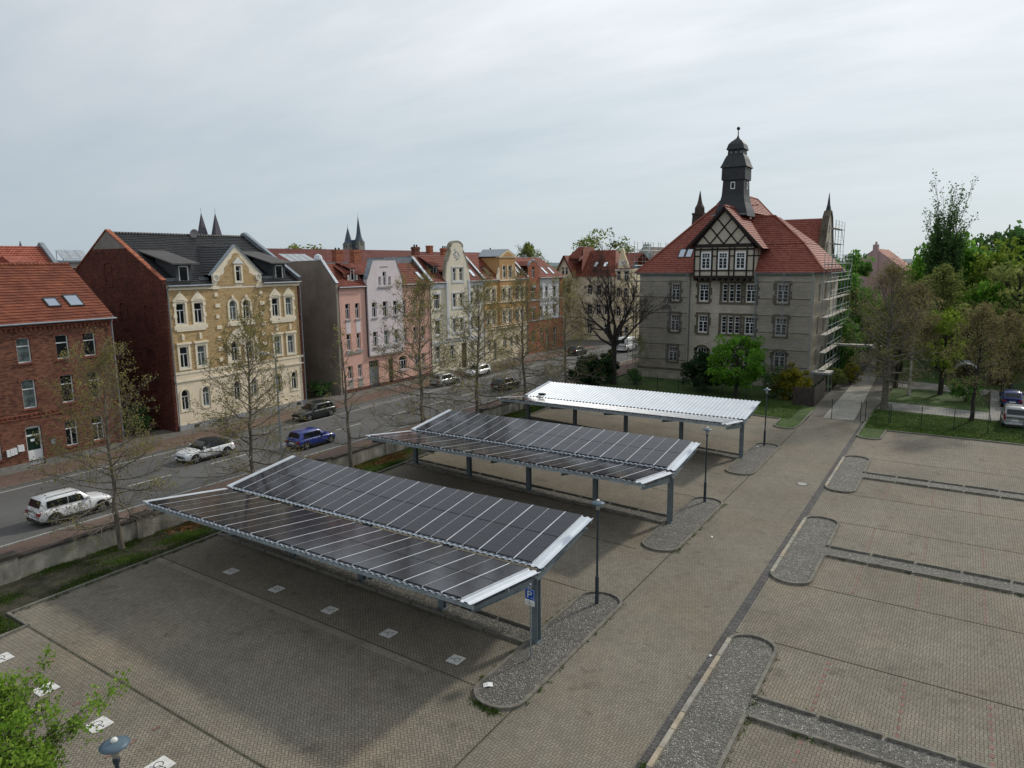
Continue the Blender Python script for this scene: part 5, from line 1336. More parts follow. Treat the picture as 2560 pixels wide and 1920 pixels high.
def loading_bays():
    for k, (x0, x1, y0, y1, z, lb) in enumerate(((-13.9, -11.9, 83.6, 86.0, 2.35, 'pale timber loading platform jutting out at the foot of the corner scaffolding'), (-13.2, -8.9, 93.2, 94.6, 4.6, 'long timber loading platform reaching out over the garden by the school'))):
        t = thing('loading_platform', lb, 'platform', ((x0+x1)/2, (y0+y1)/2, 0), 0, 'scaffold loading platforms'); cx, cy = (x0+x1)/2, (y0+y1)/2
        m = MB(); m.box(x0-cx, x1-cx, y0-cy, y1-cy, z, z+.08); m.build('deck', M_WOODPLANK, t)
        m = MB(); m.box(x0-cx-.02, x1-cx+.02, y0-cy-.06, y0-cy, z-.12, z+.1); m.box(x1-cx, x1-cx+.06, y0-cy, y1-cy, z-.12, z+.1)
        for x in (x0-cx+.1, x1-cx-.1):
            for y in (y0-cy+.1, y1-cy-.1): m.tube([(x, y, 0), (x, y, z)], .03, 5)
        m.build('frame', M_GALV, t)
loading_bays()

# ------------------------------------------------------------------ houses behind
def simple_house(name, label, cat, x0, x1, y0, y1, ze, zr, ridge, mw, mt, hip=0, chim=(), over=.35):
    cx, cy = (x0+x1)/2, (y0+y1)/2
    t = thing(name, label, cat, (cx, cy, 0))
    X0, X1, Y0, Y1 = x0-cx, x1-cx, y0-cy, y1-cy
    m = MB(); m.box(X0, X1, Y0, Y1, 0, ze)
    if ridge == 'y':
        for y, q in ((Y0, hip), (Y1, hip)):
            if not q: m.poly([(X0, y, ze), (X1, y, ze), (0, y, zr)])
    else:
        for x in (X0, X1):
            if not hip: m.poly([(x, Y0, ze), (x, Y1, ze), (x, 0, zr)])
    m.build('wall', mw, t)
    rr = MB(); o = over
    if ridge == 'y':
        for sg in (-1, 1): tiles(rr, [(sg*(X1+o), Y0-o*(hip > 0), ze-.2), (0, Y0+hip, zr), (0, Y1-hip, zr), (sg*(X1+o), Y1+o*(hip > 0), ze-.2)])
        if hip:
            for y, e in ((Y0-o, Y0+hip), (Y1+o, Y1-hip)): tiles(rr, [(X0-o, y, ze-.2), (X1+o, y, ze-.2), (0, e, zr)])
    else:
        for sg in (-1, 1): tiles(rr, [(X0-o*(hip > 0), sg*(Y1+o), ze-.2), (X0+hip, 0, zr), (X1-hip, 0, zr), (X1+o*(hip > 0), sg*(Y1+o), ze-.2)])
        if hip:
            for x, e in ((X0-o, X0+hip), (X1+o, X1-hip)): tiles(rr, [(x, Y0-o, ze-.2), (x, Y1+o, ze-.2), (e, 0, zr)])
    rr.build('roof', mt, t)
    for x, y, w, d, z0, z1 in chim:
        m = MB(); m.box(x-cx-w/2, x-cx+w/2, y-cy-d/2, y-cy+d/2, z0, z1); m.box(x-cx-w/2-.05, x-cx+w/2+.05, y-cy-d/2-.05, y-cy+d/2+.05, z1-.25, z1-.1)
        m.build('chimney', M_CHIM, t)
    return t
def behind():
    MTr = tile('red_tile', (.27, .065, .04), (.34, .10, .06), dark=.3); MTd = tile('dark_red_tile', (.13, .035, .028), (.18, .055, .042)); MTb = tile('brown_tile', (.07, .055, .05), (.1, .08, .07))
    Mw = mat('grey_house_wall', (.33, .31, .28)); 
    # red roofed house behind the brick house
    t = simple_house('tenement_house', 'house with bright red tiled roof and small dormer behind the brick house', 'house', -88, -76, 12, 36.2, 12.3, 17.05, 'y', Mw, MTr)
    m = MB(); m.beam((6.3, 12.2, 12.3), (0, 12.2, 17.35), .4, .3); m.beam((-6.3, 12.2, 12.3), (0, 12.2, 17.35), .4, .3); m.build('parapet', M_ZINC, t)
    m = MB(); m.box(2.4, 4.6, 7.4, 8.9, 13.4, 15.4); m.prism([(2.0, 15.3), (5.0, 15.3), (5.0, 15.4), (3.4, 16.0), (2.0, 15.5)], 7.1, 9.2); d = m.build('dormer', MTr, t)
    o = window(d, 0, 13.9, .75, 1.2, 0, 'plain', 0, 0, fw=.1, name='dormer_window'); o.location = (4.63, 7.75, 13.95); o.rotation_euler = (0, 0, R(90))
    m = MB(); m.box(4.2, 5.2, -4, -.5, 12, 15.6); m.lathe([(.22, 15.6), (.16, 16.2), (.2, 16.3), (.1, 16.9)], 8, (4.7, -2.8, 0)); m.build('chimney', brick('sooty_brick', (.13, .05, .04), (.18, .08, .06)), t)
    m = MB(); m.beam((3.7, -5.5, 14.2), (2.6, -5.5, 15.1), .9, .1); m.build('skylight', M_SKYL, t)
    # flat building with collectors
    t = thing('flat_roof_building', 'flat roofed building with parapet between the red roof and the brick gable', 'building', (-88, 44, 0))
    m = MB(); m.box(-5, 5, -7, 7, 0, 15.4); m.build('wall', Mw, t); m = MB(); m.box(-5.2, 5.2, -7.2, 7.2, 15.4, 15.62); m.build('roof', M_ZINC, t)
    m = MB(); m.box(5.003, 5.05, -4.5, -3.3, 13.2, 14.8); m.build('window', M_GLASS, t)
    c = thing('solar_collector', 'rack of three tilted solar collectors on the flat roof at left', 'solar collector', (-85.2, 41.2, 15.62))
    for k in range(3):
        m = MB(); y = -1.4+k*.98; m.beam((.9, y, .15), (-.55, y, 1.15), .92, .08); m.build('collector_panel', mat('collector_glass', (.30, .33, .36), rough=.15, stain=0, spec=.8), c)
    m = MB()
    for y in (-1.8, 1.0): m.tube([(.9, y, 0), (.9, y, .2)], .03, 5); m.tube([(-.55, y, 0), (-.55, y, 1.1)], .03, 5)
    m.build('rack', M_DARKMETAL, c)
    # long roofs behind the row
    simple_house('long_roof_block', 'long block with dark red roof stretching behind the pink house', 'building', -101, -89, 60, 112, 12.5, 17.55, 'y', Mw, MTd)
    t = thing('rear_building', 'low flat roofed rear building with skylights behind the pink house', 'building', (-76, 61, 0))
    m = MB(); m.box(-5, 5, -8.5, 9, 0, 14.9); m.build('wall', MATS['weathered_render'], t)
    m = MB(); m.box(-5.2, 5.2, -8.7, 9.2, 14.9, 15.2); m.build('roof', MATS['flat_roof'], t)
    m = MB()
    for k in range(4): m.poly([(4.6, -1+k*1.1, 15.3), (4.6, 0+k*1.1, 15.3), (2.2, 0+k*1.1, 16.3), (2.2, -1+k*1.1, 16.3)])
    build_split(m, 'glass_roof', mat('pale_glass_roof', (.30, .33, .35), rough=.2, stain=0), t)
    m = MB()
    for y in (-4.6, 6.2): m.lathe([(.62, 0), (.6, .5), (.45, .95), (.02, 1.15)], 12, (1.5, y, 15.2))
    build_split(m, 'roof_vent', M_WHITESHEET, t)
    simple_house('rear_house', 'house with dark red roof behind the cream gabled house', 'house', -84, -74, 92, 112, 12.8, 16.9, 'y', Mw, MTd, chim=((-79, 96.5, .9, .9, 16, 18.0), (-79, 103.5, .9, .9, 16, 18.1)))
    # corner house beyond the cross street
    Mb = mat('beige_render', (.62, .57, .42), var=.05, stain=.12); MTo = tile('orange_wine_tile', (.18, .042, .024), (.25, .07, .04), dark=.5)
    t = thing('corner_house', 'beige corner house with steep half gable and red roof beyond the cross street', 'house', (-63, 122, 0)); off = (-63, 0, 0)
    hs = [(u, u+1.0, z, z+1.9) for u in (-61.2, -59.3, -57.6) for z in (5.0, 8.7)] + [(u, u+1.0, 1.2, 3.2) for u in (-61.2, -57.6)]
    m = MB(); wall(m, -67.2, -55.6, 0, 12.3, hs, 0, .2); m.box(-67.2, -55.6, .3, 12, 0, 12.3)
    hg = [(-66.75, -65.9, 8.9, 10.8), (-65.0, -64.1, 8.9, 10.8), (-66.75, -65.9, 5.2, 7.1), (-65.0, -64.1, 5.2, 7.1), (-66.0, -65.45, 12.5, 14.0), (-65.2, -64.65, 12.5, 14.0)]
    wall(m, -67.4, -63.5, 0, 12.1, hg, -1.5, .2); wall(m, -66.6, -64.3, 12.1, 14.2, hg, -1.5, .15)
    m.poly([(-67.4, -1.5, 12.1), (-66.6, -1.5, 12.1), (-66.6, -1.5, 14.2)]); m.poly([(-64.3, -1.5, 12.1), (-63.5, -1.5, 12.1), (-64.3, -1.5, 14.2)]); m.poly([(-66.6, -1.5, 14.2), (-64.3, -1.5, 14.2), (-65.45, -1.5, 16.0)])
    m.poly([(-63.5, -1.5, 0), (-63.5, 0, 0), (-63.5, 0, 12.2), (-63.5, -1.5, 12.2)])
    m.build('wall', Mb, t, off)
    for h in hs: window(t, h[0], h[2], h[1]-h[0], h[3]-h[2], 0, 'std', .15, -63)
    for h in hg: window(t, h[0], h[2], h[1]-h[0], h[3]-h[2], 0, 'wide', -1.4, -63)
    m = MB()
    tiles(m, [(-66.5, -.4, 12.3), (-55.2, -.4, 12.3), (-57.9, 5.6, 17.2), (-63.0, 5.6, 17.2)]); m.poly([(-55.2, -.4, 12.3), (-55.2, 12.4, 12.3), (-57.9, 5.6, 17.2)]); m.poly([(-66.5, 12.4, 12.3), (-55.2, 12.4, 12.3), (-57.9, 5.6, 17.2), (-63, 5.6, 17.2)])
    tiles(m, [(-67.7, -1.9, 12.0), (-67.7, 8, 12.0), (-65.3, 8, 16.2), (-65.3, -1.9, 16.2)]); tiles(m, [(-63.2, -1.9, 12.0), (-63.2, 8, 12.0), (-65.3, 8, 16.2), (-65.3, -1.9, 16.2)])
    tiles(m, [(-65.6, -.2, 15.6), (-62.6, -.2, 15.6), (-63.4, 2.5, 17.85), (-64.4, 2.5, 17.85)]); tiles(m, [(-62.4, -.2, 13), (-62.4, 7, 13), (-63.4, 7, 17.85), (-63.4, 2.5, 17.85)]); tiles(m, [(-66, -.2, 15), (-66, 7, 15), (-64.4, 7, 17.85), (-64.4, 2.5, 17.85)])
    m.poly([(-64.4, 2.5, 17.85), (-63.4, 2.5, 17.85), (-63.4, 7, 17.85), (-64.4, 7, 17.85)])
    m.build('roof', MTo, t, off)
    m = MB(); m.beam((-67.6, -1.85, 12.1), (-65.35, -1.85, 16.1), .12, .3); m.beam((-63.2, -1.85, 12.1), (-65.35, -1.85, 16.1), .12, .3); m.build('bargeboard', mat('dark_red_wood', (.10, .03, .025)), t, off)
    skylight(t, -63, -60.8, 1.6, 13.95, .8, 1.5, .82); skylight(t, -63, -58.8, 1.6, 13.95, .8, 1.5, .82)
    # cream house with baroque gablet
    Mc = mat('warm_cream_render', (.72, .61, .41), var=.05, stain=.14)
    t = thing('corner_house', 'cream house with slim curved gablet behind the bare tree', 'house', (-53.5, 122.5, 0)); off = (-53.5, 0, 0)
    hs = [(u, u+.8, z, z+1.8) for u in (-55.2, -53.75) for z in (4.8, 8.3, 11.4)] + [(-55.0, -53.9, .3, 3.0), (-53.5, -52.9, .9, 2.9)]
    m = MB(); wall(m, -55.5, -52.6, 1.0, 13.6, hs, -.3, .2, 0); wall(m, -55.5, -52.6, 0, 1.0, hs, -.3, .2, 1); m.box(-55.5, -52.6, 0, 12, 0, 13.6)
    for x in (-55.5, -52.6): m.poly([(x, -.3, 0), (x, 0, 0), (x, 0, 13.6), (x, -.3, 13.6)])
    pr = [(-55.1, 13.6), (-54.95, 14.5), (-54.8, 15.3), (-54.55, 16.2), (-54.45, 17.0), (-54.15, 17.4), (-53.85, 17.0), (-53.7, 16.2), (-53.3, 15.3), (-52.95, 14.5), (-52.7, 13.6)]
    m.prism(pr, -.3, .1); m.build('wall', [Mc, mat('dark_plinth', (.09, .085, .08))], t, off)
    for h in hs: window(t, h[0], h[2], h[1]-h[0], h[3]-h[2], 0, 'std', -.15, -53.5)
    m = MB(); tiles(m, [(-55.7, -.5, 13.6), (-52.4, -.5, 13.6), (-52.4, 5.5, 16.6), (-55.7, 5.5, 16.6)]); m.poly([(-55.7, 5.5, 16.6), (-52.4, 5.5, 16.6), (-52.4, 12.2, 13.6), (-55.7, 12.2, 13.6)]); m.build('roof', MTo, t, off)
    m = MB(); m.box(-54.9, -53.0, -.36, -.303, 15.0, 15.15); m.box(-54.7, -53.4, -.36, -.303, 14.2, 14.9); m.box(-55.5, -52.6, -.42, -.303, 4.1, 4.35); m.box(-55.5, -52.6, -.42, -.303, 13.3, 13.6); m.build('cornice', M_WHITET, t, off)
    # grey gabled house wrapped below in blue netting
    Mg = mat('pale_green_render', (.36, .42, .42), var=.04)
    t = simple_house('gabled_house', 'pale grey green house gable with dark roof above the blue netting', 'house', -65.2, -57.5, 150, 166, 14.2, 18.2, 'y', Mg, MTb)
    m = MB(); m.box(-.05, 1.35, -8.25, -7.2, 12, 18.7); m.lathe([(.16, 18.7), (.12, 19.2)], 6, (.3, -7.7, 0)); m.lathe([(.16, 18.7), (.12, 19.2)], 6, (.95, -7.7, 0)); m.build('chimney_breast', Mg, t)
    simple_house('long_roof_block', 'dark brown roofed house beside the grey green gable', 'house', -57.4, -47, 152, 164, 14, 18.0, 'x', Mg, MTb)
    n = thing('scaffold_net', 'blue scaffold netting on a frame in front of the grey green house', 'netting', (-60, 148.5, 0))
    rng = random.Random(6); m = MB(); x = -6.0
    while x < 6:
        w = rng.uniform(.3, .8); y = rng.uniform(-.08, .08); m.box(x, x+w-.01, y, y+.02, rng.uniform(1, 2), 14.9, rng.choice((0, 0, 1))); x += w
    m.build('net', [mat('blue_net', (.055, .15, .21), var=.35, vscale=.8, stretch=(3, 1, .3)), mat('pale_net', (.15, .25, .28), var=.3, vscale=.8, stretch=(3, 1, .3))], n)
    m = MB()
    for k in range(6): m.tube([(-6+k*2.4, .3, 0), (-6+k*2.4, .3, 16.0)], .04, 5)
    for z in (14.9, 15.9): m.tube([(-6, .3, z), (6, .3, z)], .03, 4)
    build_split(m, 'standard', M_GALV, n)
    # pink house far right
    Mp = mat('dusty_pink_render', (.48, .32, .32), var=.04)
    t = simple_house('gabled_house', 'far dusty pink house with red roof between the trees at right', 'house', -22.6, -11.2, 170, 200, 12.6, 17.2, 'y', Mp, MTr)
    m = MB(); m.box(-.5, .6, -15.3, -14.2, 8, 18.0); m.lathe([(.25, 18.0), (.2, 18.6)], 6, (.05, -14.7, 0)); m.build('chimney_breast', Mp, t)
    m = MB()
    for k in range(6): m.box(5.71, 5.75, -13+k*4.4, -11.6+k*4.4, 9.5, 11.4)
    build_split(m, 'window', M_GLASS, t)
    # far church towers
    Msl = mat('hazy_blue_slate', (.075, .095, .13), rough=.6); Mst = mat('far_church_stone', (.24, .23, .21))  # slate's own blue-grey, also standing in for the distance haze
    t = thing('church', 'twin slate spires of a far church above the black tiled roof', 'church', (-289, 198, 0))
    for x, y in ((-1.3, -2.7), (1.9, 2.1)):
        m = MB(); lathe4(m, [(2.9, 0), (2.9, 22)], (x, y, 0)); m.build('tower', Mst, t)
        m = MB(); lathe4(m, [(3.0, 22), (1.7, 28.3), (.08, 38.2)], (x, y, 0)); m.tube([(x, y, 38), (x, y, 40.5)], .08, 4); m.build('spire', mat('hazy_purple_slate', (.085, .075, .095), rough=.6), t)  # slate colour again carries the haze of distance
    m = MB(); m.box(-1.3, 1.9, -2, 2, 0, 20); m.build('nave', Mst, t)
    t = thing('church', 'far church with one tall and one short blue slate spire behind the pink house', 'church', (-283.6, 282.2, 0))
    for x, y, prof, tw in ((1.9, 1.6, [(2.3, 27.5), (1.5, 29.5), (1.15, 31), (.07, 40.8)], 27.5), (-2.4, -2.2, [(2.3, 26.5), (1.7, 27.6), (1.2, 30), (.07, 35)], 26.5)):
        m = MB(); lathe4(m, [(2.15, 0), (2.15, tw)], (x, y, 0)); m.build('tower', Mst, t)
        m = MB(); m.lathe([(q*1.15, z) for q, z in prof], 8, (x, y, 0)); m.tube([(x, y, prof[-1][1]), (x, y, prof[-1][1]+2)], .08, 4); m.build('spire', Msl, t)
        m = MB()
        for s in (-.9, .5): m.box(x+1.6, x+2.18, y+s, y+s+.5, tw-2.2, tw-.7); m.box(x+s, x+s+.5, y-2.18, y-1.6, tw-2.2, tw-.7)
        build_split(m, 'belfry_opening', M_BLACK, t)
    m = MB(); m.prism([(-1.8, 0), (1.2, 0), (1.2, 28.3), (-1.8, 28.3)], -1.2, 1.0); m.build('bridge', Msl, t)
    t = thing('church', 'tiny distant grey spire above the bright red roof at the left edge', 'church', (-420, 176, 0))
    m = MB(); lathe4(m, [(1.6, 0), (1.6, 20), (1.0, 23), (.08, 29)], (0, 0, 0)); m.build('spire', Msl, t)
behind()

# ------------------------------------------------------------------ solar carports
M_PANEL = panelmat('solar_module', (.011, .011, .016))
M_RAIL = mat('mounting_rail', (.55, .57, .60), rough=.45, metal=.1, var=.1)
M_PFRAME = mat('module_frame', (.02, .02, .022), rough=.4)
M_UNDER = mat('grey_steel_paint', (.16, .19, .205), rough=.5, var=.12, metal=.2)
def corrugated(x0, x1, L, pitch=.312):
    """trapezoid sheet, ribs along y (0..L)"""
    m = MB(); x = x0; pts = []
    while x < x1-.01:
        for dx, z in ((0, 0), (.11, 0), (.15, .05), (.27, .05)): pts.append((min(x+dx, x1), z))
        x += pitch
    pts.append((x1, 0))
    for (a, za), (b, zb) in zip(pts, pts[1:]):
        if b-a < 1e-4: continue
        m.poly([(a, 0, za), (b, 0, zb), (b, L, zb), (a, L, za)]); m.poly([(a, 0, za-.004), (a, L, za-.004), (b, L, zb-.004), (b, 0, zb-.004)])
    return m
PANEL_ME = None
def carport(label, yv, zv, dx, backpanels, oc):
    global PANEL_ME
    xr = -12.92+dx; xl = -32.45+dx; cx = (xl+xr)/2
    t = thing('solar_carport', label, 'carport', (cx, yv, 0), 0, 'solar carports over the parking rows')
    L = 4.50; rise = .61; ang = math.asin(rise/L)
    if PANEL_ME is None:
        m = MB(); w, l = .806, 2.14
        m.box(0, w, 0, l, 0, .03, 1); m.poly([(.012, .012, .0315), (w-.012, .012, .0315), (w-.012, l/2-.012, .0315), (.012, l/2-.012, .0315)]); m.poly([(.012, l/2+.012, .0315), (w-.012, l/2+.012, .0315), (w-.012, l-.012, .0315), (.012, l-.012, .0315)])
        PANEL_ME = m.mesh('solar_panel', [M_PANEL, M_PFRAME])
    for side in (-1, 1):
        name = 'roof_sheet'
        # local wing frame: y runs outward from the valley, rotated up
        rot = (ang, 0, 0) if side == 1 else (-ang, 0, 0)
        z0 = zv+(.10 if side == 1 else .0)
        y0 = .02 if side == 1 else -.12
        sh = corrugated(xl-cx, xr-cx, L)
        if side == -1: sh.v = [(x, -y, z) for x, y, z in sh.v]
        o = link(name, sh.mesh(name, M_WHITESHEET), t, (0, y0, z0)); o.rotation_euler = rot
        # flashing at the left edge
        f = MB(); a = xl-cx
        for yy in ((0, L*side),): f.box(a-.12, a+.16, min(yy), max(yy), .052, .10)
        fo = f.build('edge_flashing', M_WHITESHEET, t, loc=(0, y0, z0)); fo.rotation_euler = rot
        if side == -1 or backpanels:
            for c in range(22):
                for rw in range(2):
                    p = link('solar_panel', PANEL_ME, t)
                    xx = -32.17+dx+c*.852+(.014 if c % 2 else -.002)-cx
                    if side == 1: p.location = Vector((xx, y0, z0)) + Matrix.Rotation(ang, 3, 'X') @ Vector((0, .14+rw*2.17, .085))
                    else: p.location = Vector((xx, y0, z0)) + Matrix.Rotation(-ang, 3, 'X') @ Vector((0, -(.10+rw*2.17)-2.14, .085))
                    p.rotation_euler = rot
        if side == -1 or backpanels:
            for c in range(23):
                wd = .055 if c % 2 else .022
                xx = -32.17+dx+c*.852-.015-cx
                m = MB(); m.box(xx-wd/2, xx+wd/2, min(.1*side, 4.46*side), max(.1*side, 4.46*side), .055, .112)
                ro = m.build('mounting_rail', M_RAIL, t, loc=(0, y0, z0)); ro.rotation_euler = rot
        # purlins under the sheet
        for q in (.25, 2.2, L-.1):
            m = MB(); m.box(xl-cx+.1, xr-cx-.05, -.04, .04, -.17, -.012)
            po = m.build('purlin', M_GALV, t); po.location = Vector((0, y0, z0)) + Matrix.Rotation(rot[0], 3, 'X') @ Vector((0, q*side, 0)); po.rotation_euler = rot
        for x in (-13.17, -17.9, -22.65, -27.4, -32.15):
            m = MB(); X = x+dx-cx
            prof = [(0, -.17), (4.2*side, -.17), (4.2*side, -.36), (0, -.52)]
            m.xprism(prof, X-.012, X+.012)
            m.xprism([(0, -.175), (4.25*side, -.175), (4.25*side, -.19), (0, -.19)], X-.08, X+.08); m.xprism([(0, -.505), (4.25*side, -.345), (4.25*side, -.36), (0, -.52)], X-.08, X+.08)
            ao = m.build('arm', M_UNDER, t, loc=(0, y0, z0)); ao.rotation_euler = rot
    g = MB(); g.box(xl-cx, xr-cx-.1, -.16, .06, zv-.12, zv-.05); g.build('valley_gutter', M_UNDER, t)
    for x in (-13.17, -17.9, -22.65, -27.4, -32.15):
        X = x+dx; zb = zg(X, yv)
        m = MB()
        m.box(X-cx-.13, X-cx+.13, -.19, -.165, zb, zv-.15); m.box(X-cx-.13, X-cx+.13, .065, .09, zb, zv-.15); m.box(X-cx-.012, X-cx+.012, -.164, .064, zb, zv-.15)
        m.box(X-cx-.2, X-cx+.2, -.26, .16, zb, zb+.06); m.box(X-cx-.15, X-cx+.15, -.22, .12, zv-.32, zv-.15)
        m.build('post', M_UNDER, t)
    return t
carport('solar carport with dark modules on both wings, nearest of the three', 22.08, 2.98, 0, True, 0)
carport('solar carport with dark modules on both wings, between two other carports', 37.15, 3.0, -.05, True, 0)
c3 = carport('solar carport whose back wing is bare white corrugated sheet', 52.9, 2.9, -.2, False, 0)
def cable():
    t = thing('cable_coil', 'coil of black cable lying at the left end of the bare white carport roof', 'cable', (-31.2, 53.35, 3.12))
    m = MB()
    for k in range(4):
        r = .22+.05*k; pts = [(r*math.cos(2*PI*i/14), r*.8*math.sin(2*PI*i/14), .03+.03*k) for i in range(15)]
        m.tube(pts, .025, 5)
    m.build('coil', M_BLACK, t)
cable()

# ------------------------------------------------------------------ lamps, sign, markings
M_LAMPBLUE = mat('lamp_blue_grey', (.085, .125, .16), rough=.45, var=.08); M_LAMPPOLE = mat('lamp_pole', (.035, .05, .06), rough=.5, var=.15)
M_OPAL = mat('opal_glass', (.62, .62, .58), rough=.25, var=.03, spec=.5)
def park_lamp():
    t = thing('park_lamp', 'x', 'lamp post', group='disc topped lamps in the car park')
    m = MB(); m.lathe([(.085, 0), (.085, 1.25), (.06, 1.3), (.05, 1.35), (.045, 4.2), (.075, 4.22), (.075, 4.33), (.05, 4.35)], 10); m.build('pole', M_LAMPPOLE, t, smooth=False)
    m = MB(); m.lathe([(.06, 4.33), (.085, 4.4), (.115, 4.6), (.11, 4.64)], 12); m.build('lantern', mat('lantern_glass', (.30, .30, .26), rough=.2, spec=.6), t, smooth=True)
    m = MB(); m.lathe([(.30, 4.63), (.305, 4.645), (.2, 4.69), (.09, 4.725), (.0, 4.73)], 28); m.build('shade', M_LAMPBLUE, t, smooth=True)
    m = MB(); m.lathe([(.075, 4.715), (.075, 4.76), (.055, 4.80), (.01, 4.815)], 14); m.build('cap', M_OPAL, t, smooth=True)
    return t
p = park_lamp()
for i, (x, y, lb) in enumerate(((-12.5, 26.1, 'disc topped lamp on the gravel island at the end of the nearest carport'), (-12.6, 41.6, 'disc topped lamp on the gravel island at the end of the middle carport'),
                                (-12.7, 57.4, 'disc topped lamp on the gravel island behind the bare white carport roof'), (-14.62, 6.72, 'blue grey disc lamp head beside the young maple in the lower left corner'))):
    o = p if i == 0 else copy_tree(p)
    o.location = (x, y, zg(x, y)); o['label'] = lb
def street_lamp():
    t = thing('street_lamp', 'tall grey street lamp before the ochre brick house', 'street lamp', (-41.9, 33.2, 0))
    m = MB(); m.tube([(0, 0, 0), (0, 0, 2), (0, 0, 8.2)], [.09, .075, .055], 8); m.tube([(0, 0, 8.15), (-.15, -.1, 8.4), (-.5, -.35, 8.5)], .04, 6); m.build('pole', M_GALV, t)
    m = MB(); m.lathe([(.02, -.5), (.13, -.4), (.17, 0), (.12, .35), (.02, .42)], 10); o = m.build('lamp_head', M_OPAL, t, smooth=True)
    o.location = (-.75, -.5, 8.52); o.rotation_euler = (R(88), 0, R(-56))
street_lamp()
def wheel_sym(mb, sx, sz, fx, mi=0):
    """accessible symbol from strokes; fx maps 2-D points (0..1) to space"""
    def stroke(p, q, w):
        p = Vector(p); q = Vector(q); d = (q-p).normalized(); n = Vector((-d.y, d.x))*w/2
        mb.poly([fx(*(p-n)), fx(*(q-n)), fx(*(q+n)), fx(*(p+n))], mi)
    pts = [(.48+.21*math.cos(a), .38+.21*math.sin(a)) for a in [R(110+k*22) for k in range(13)]]
    for a, b in zip(pts, pts[1:]): stroke(a, b, .04)
    stroke((.46, .74), (.5, .46), .045); stroke((.5, .46), (.68, .46), .042); stroke((.68, .46), (.76, .2), .042); stroke((.76, .2), (.86, .22), .04); stroke((.48, .6), (.64, .6), .04)
    c = [(.45+.06*math.cos(2*PI*k/10), .84+.06*math.sin(2*PI*k/10)) for k in range(10)]
    mb.poly([fx(*q) for q in c], mi)
M_SYM = mat('symbol_dark', (.05, .05, .05)); M_SLABW = mat('white_marking', (.60, .59, .56), rough=.8, var=.12, vscale=6, stain=.15)
def floor_sign(x, y, s, rot, label, grp):
    z = zg(x, y)+.016
    t = thing('accessible_bay_marking', label, 'marking', (x, y, z), rot, grp)
    m = MB(); m.box(-s/2, s/2, -s/2, s/2, -.01, .006); m.build('white_square', M_SLABW, t)
    m = MB(); wheel_sym(m, s, s, lambda a, b: ((a-.5)*s*.95, (b-.5)*s*.95, .010)); m.build('wheelchair_symbol', M_SYM, t)
    # keep the square flush with the sloping ground
    e = .3; t.rotation_euler = (math.atan((zg(x, y+e)-zg(x, y-e))/(2*e)), -math.atan((zg(x+e, y)-zg(x-e, y))/(2*e)), rot)
O = ['leftmost, by the grass verge', 'second from the verge', 'middle of the five', 'fourth from the verge', 'nearest the gravel island']
for (x, q) in zip((-28.59, -25.3, -21.84, -18.46, -15.07), O):
    floor_sign(x, 19.25, .56, R(90), 'white wheelchair square in the shadow of the nearest carport, '+q, 'wheelchair squares under the nearest carport')
for (x, q) in zip((-29.53, -26.05, -22.53, -19.08), ('cut by the left picture edge', 'half hidden in the maple twigs', 'right of the maple, above the lamp head', 'lowest, right of the lamp head')):
    floor_sign(x, 9.95, .66, R(-90), 'white wheelchair square in the lower left bays, '+q, 'wheelchair squares in the lower left bays')
def p_sign():
    t = thing('parking_sign', 'blue parking sign with white P and wheelchair plate on a thin post', 'sign', (-12.72, 20.85, 0), R(-4))
    m = MB(); m.tube([(0, 0, 0), (0, 0, 2.98)], .03, 8); m.lathe([(.045, 2.96), (.05, 3.03), (.01, 3.06)], 8); m.build('post', M_GALV, t)
    def plate(name, z0, z1, w, col):
        m = MB(); m.box(-w/2, w/2, -.055, -.035, z0, z1); return m.build(name, col, t)
    b = plate('parking_plate', 2.42, 2.84, .42, mat('sign_blue', (.012, .085, .40), rough=.4, var=.03, stain=.03)); w = plate('wheelchair_plate', 2.2, 2.405, .42, M_FRAME)
    fz = lambda z: 2.63+(z-2.6)*.66
    m = MB(); y = -.058
    def bar(x0, x1, z0, z1): m.poly([(x0*.75, y, fz(z0)), (x1*.75, y, fz(z0)), (x1*.75, y, fz(z1)), (x0*.75, y, fz(z1))])
    # letter P
    bar(-.13, -.07, 2.40, 2.82)
    def arc(cx, cz, r0, r1, a0, a1, n=10):
        for k in range(n):
            a = a0+(a1-a0)*k/n; c = a0+(a1-a0)*(k+1)/n
            m.poly([(.75*(cx+q*math.cos(e)), y, fz(cz+q*math.sin(e))) for q, e in ((r1, a), (r1, c), (r0, c), (r0, a))])
    arc(.03, 2.705, .055, .115, -PI/2, PI/2); bar(-.07, .03, 2.76, 2.82); bar(-.07, .03, 2.59, 2.65)
    bar(.11, .25, 2.405, 2.43); m.poly([(.75*p, y, fz(q)) for p, q in ((.07, 2.417), (.13, 2.38), (.13, 2.455))])
    for x0, x1, z0, z1 in ((-.27, .27, 2.29, 2.305), (-.27, .27, 2.895, 2.91), (-.27, -.255, 2.305, 2.895), (.255, .27, 2.305, 2.895)): bar(x0, x1, z0, z1)
    m.build('letter', M_FRAME, b)
    m = MB(); wheel_sym(m, .3, .3, lambda a, c: ((a-.5)*.19, -.058, 2.208+c*.19)); m.build('wheelchair_symbol', M_SYM, w)
p_sign()
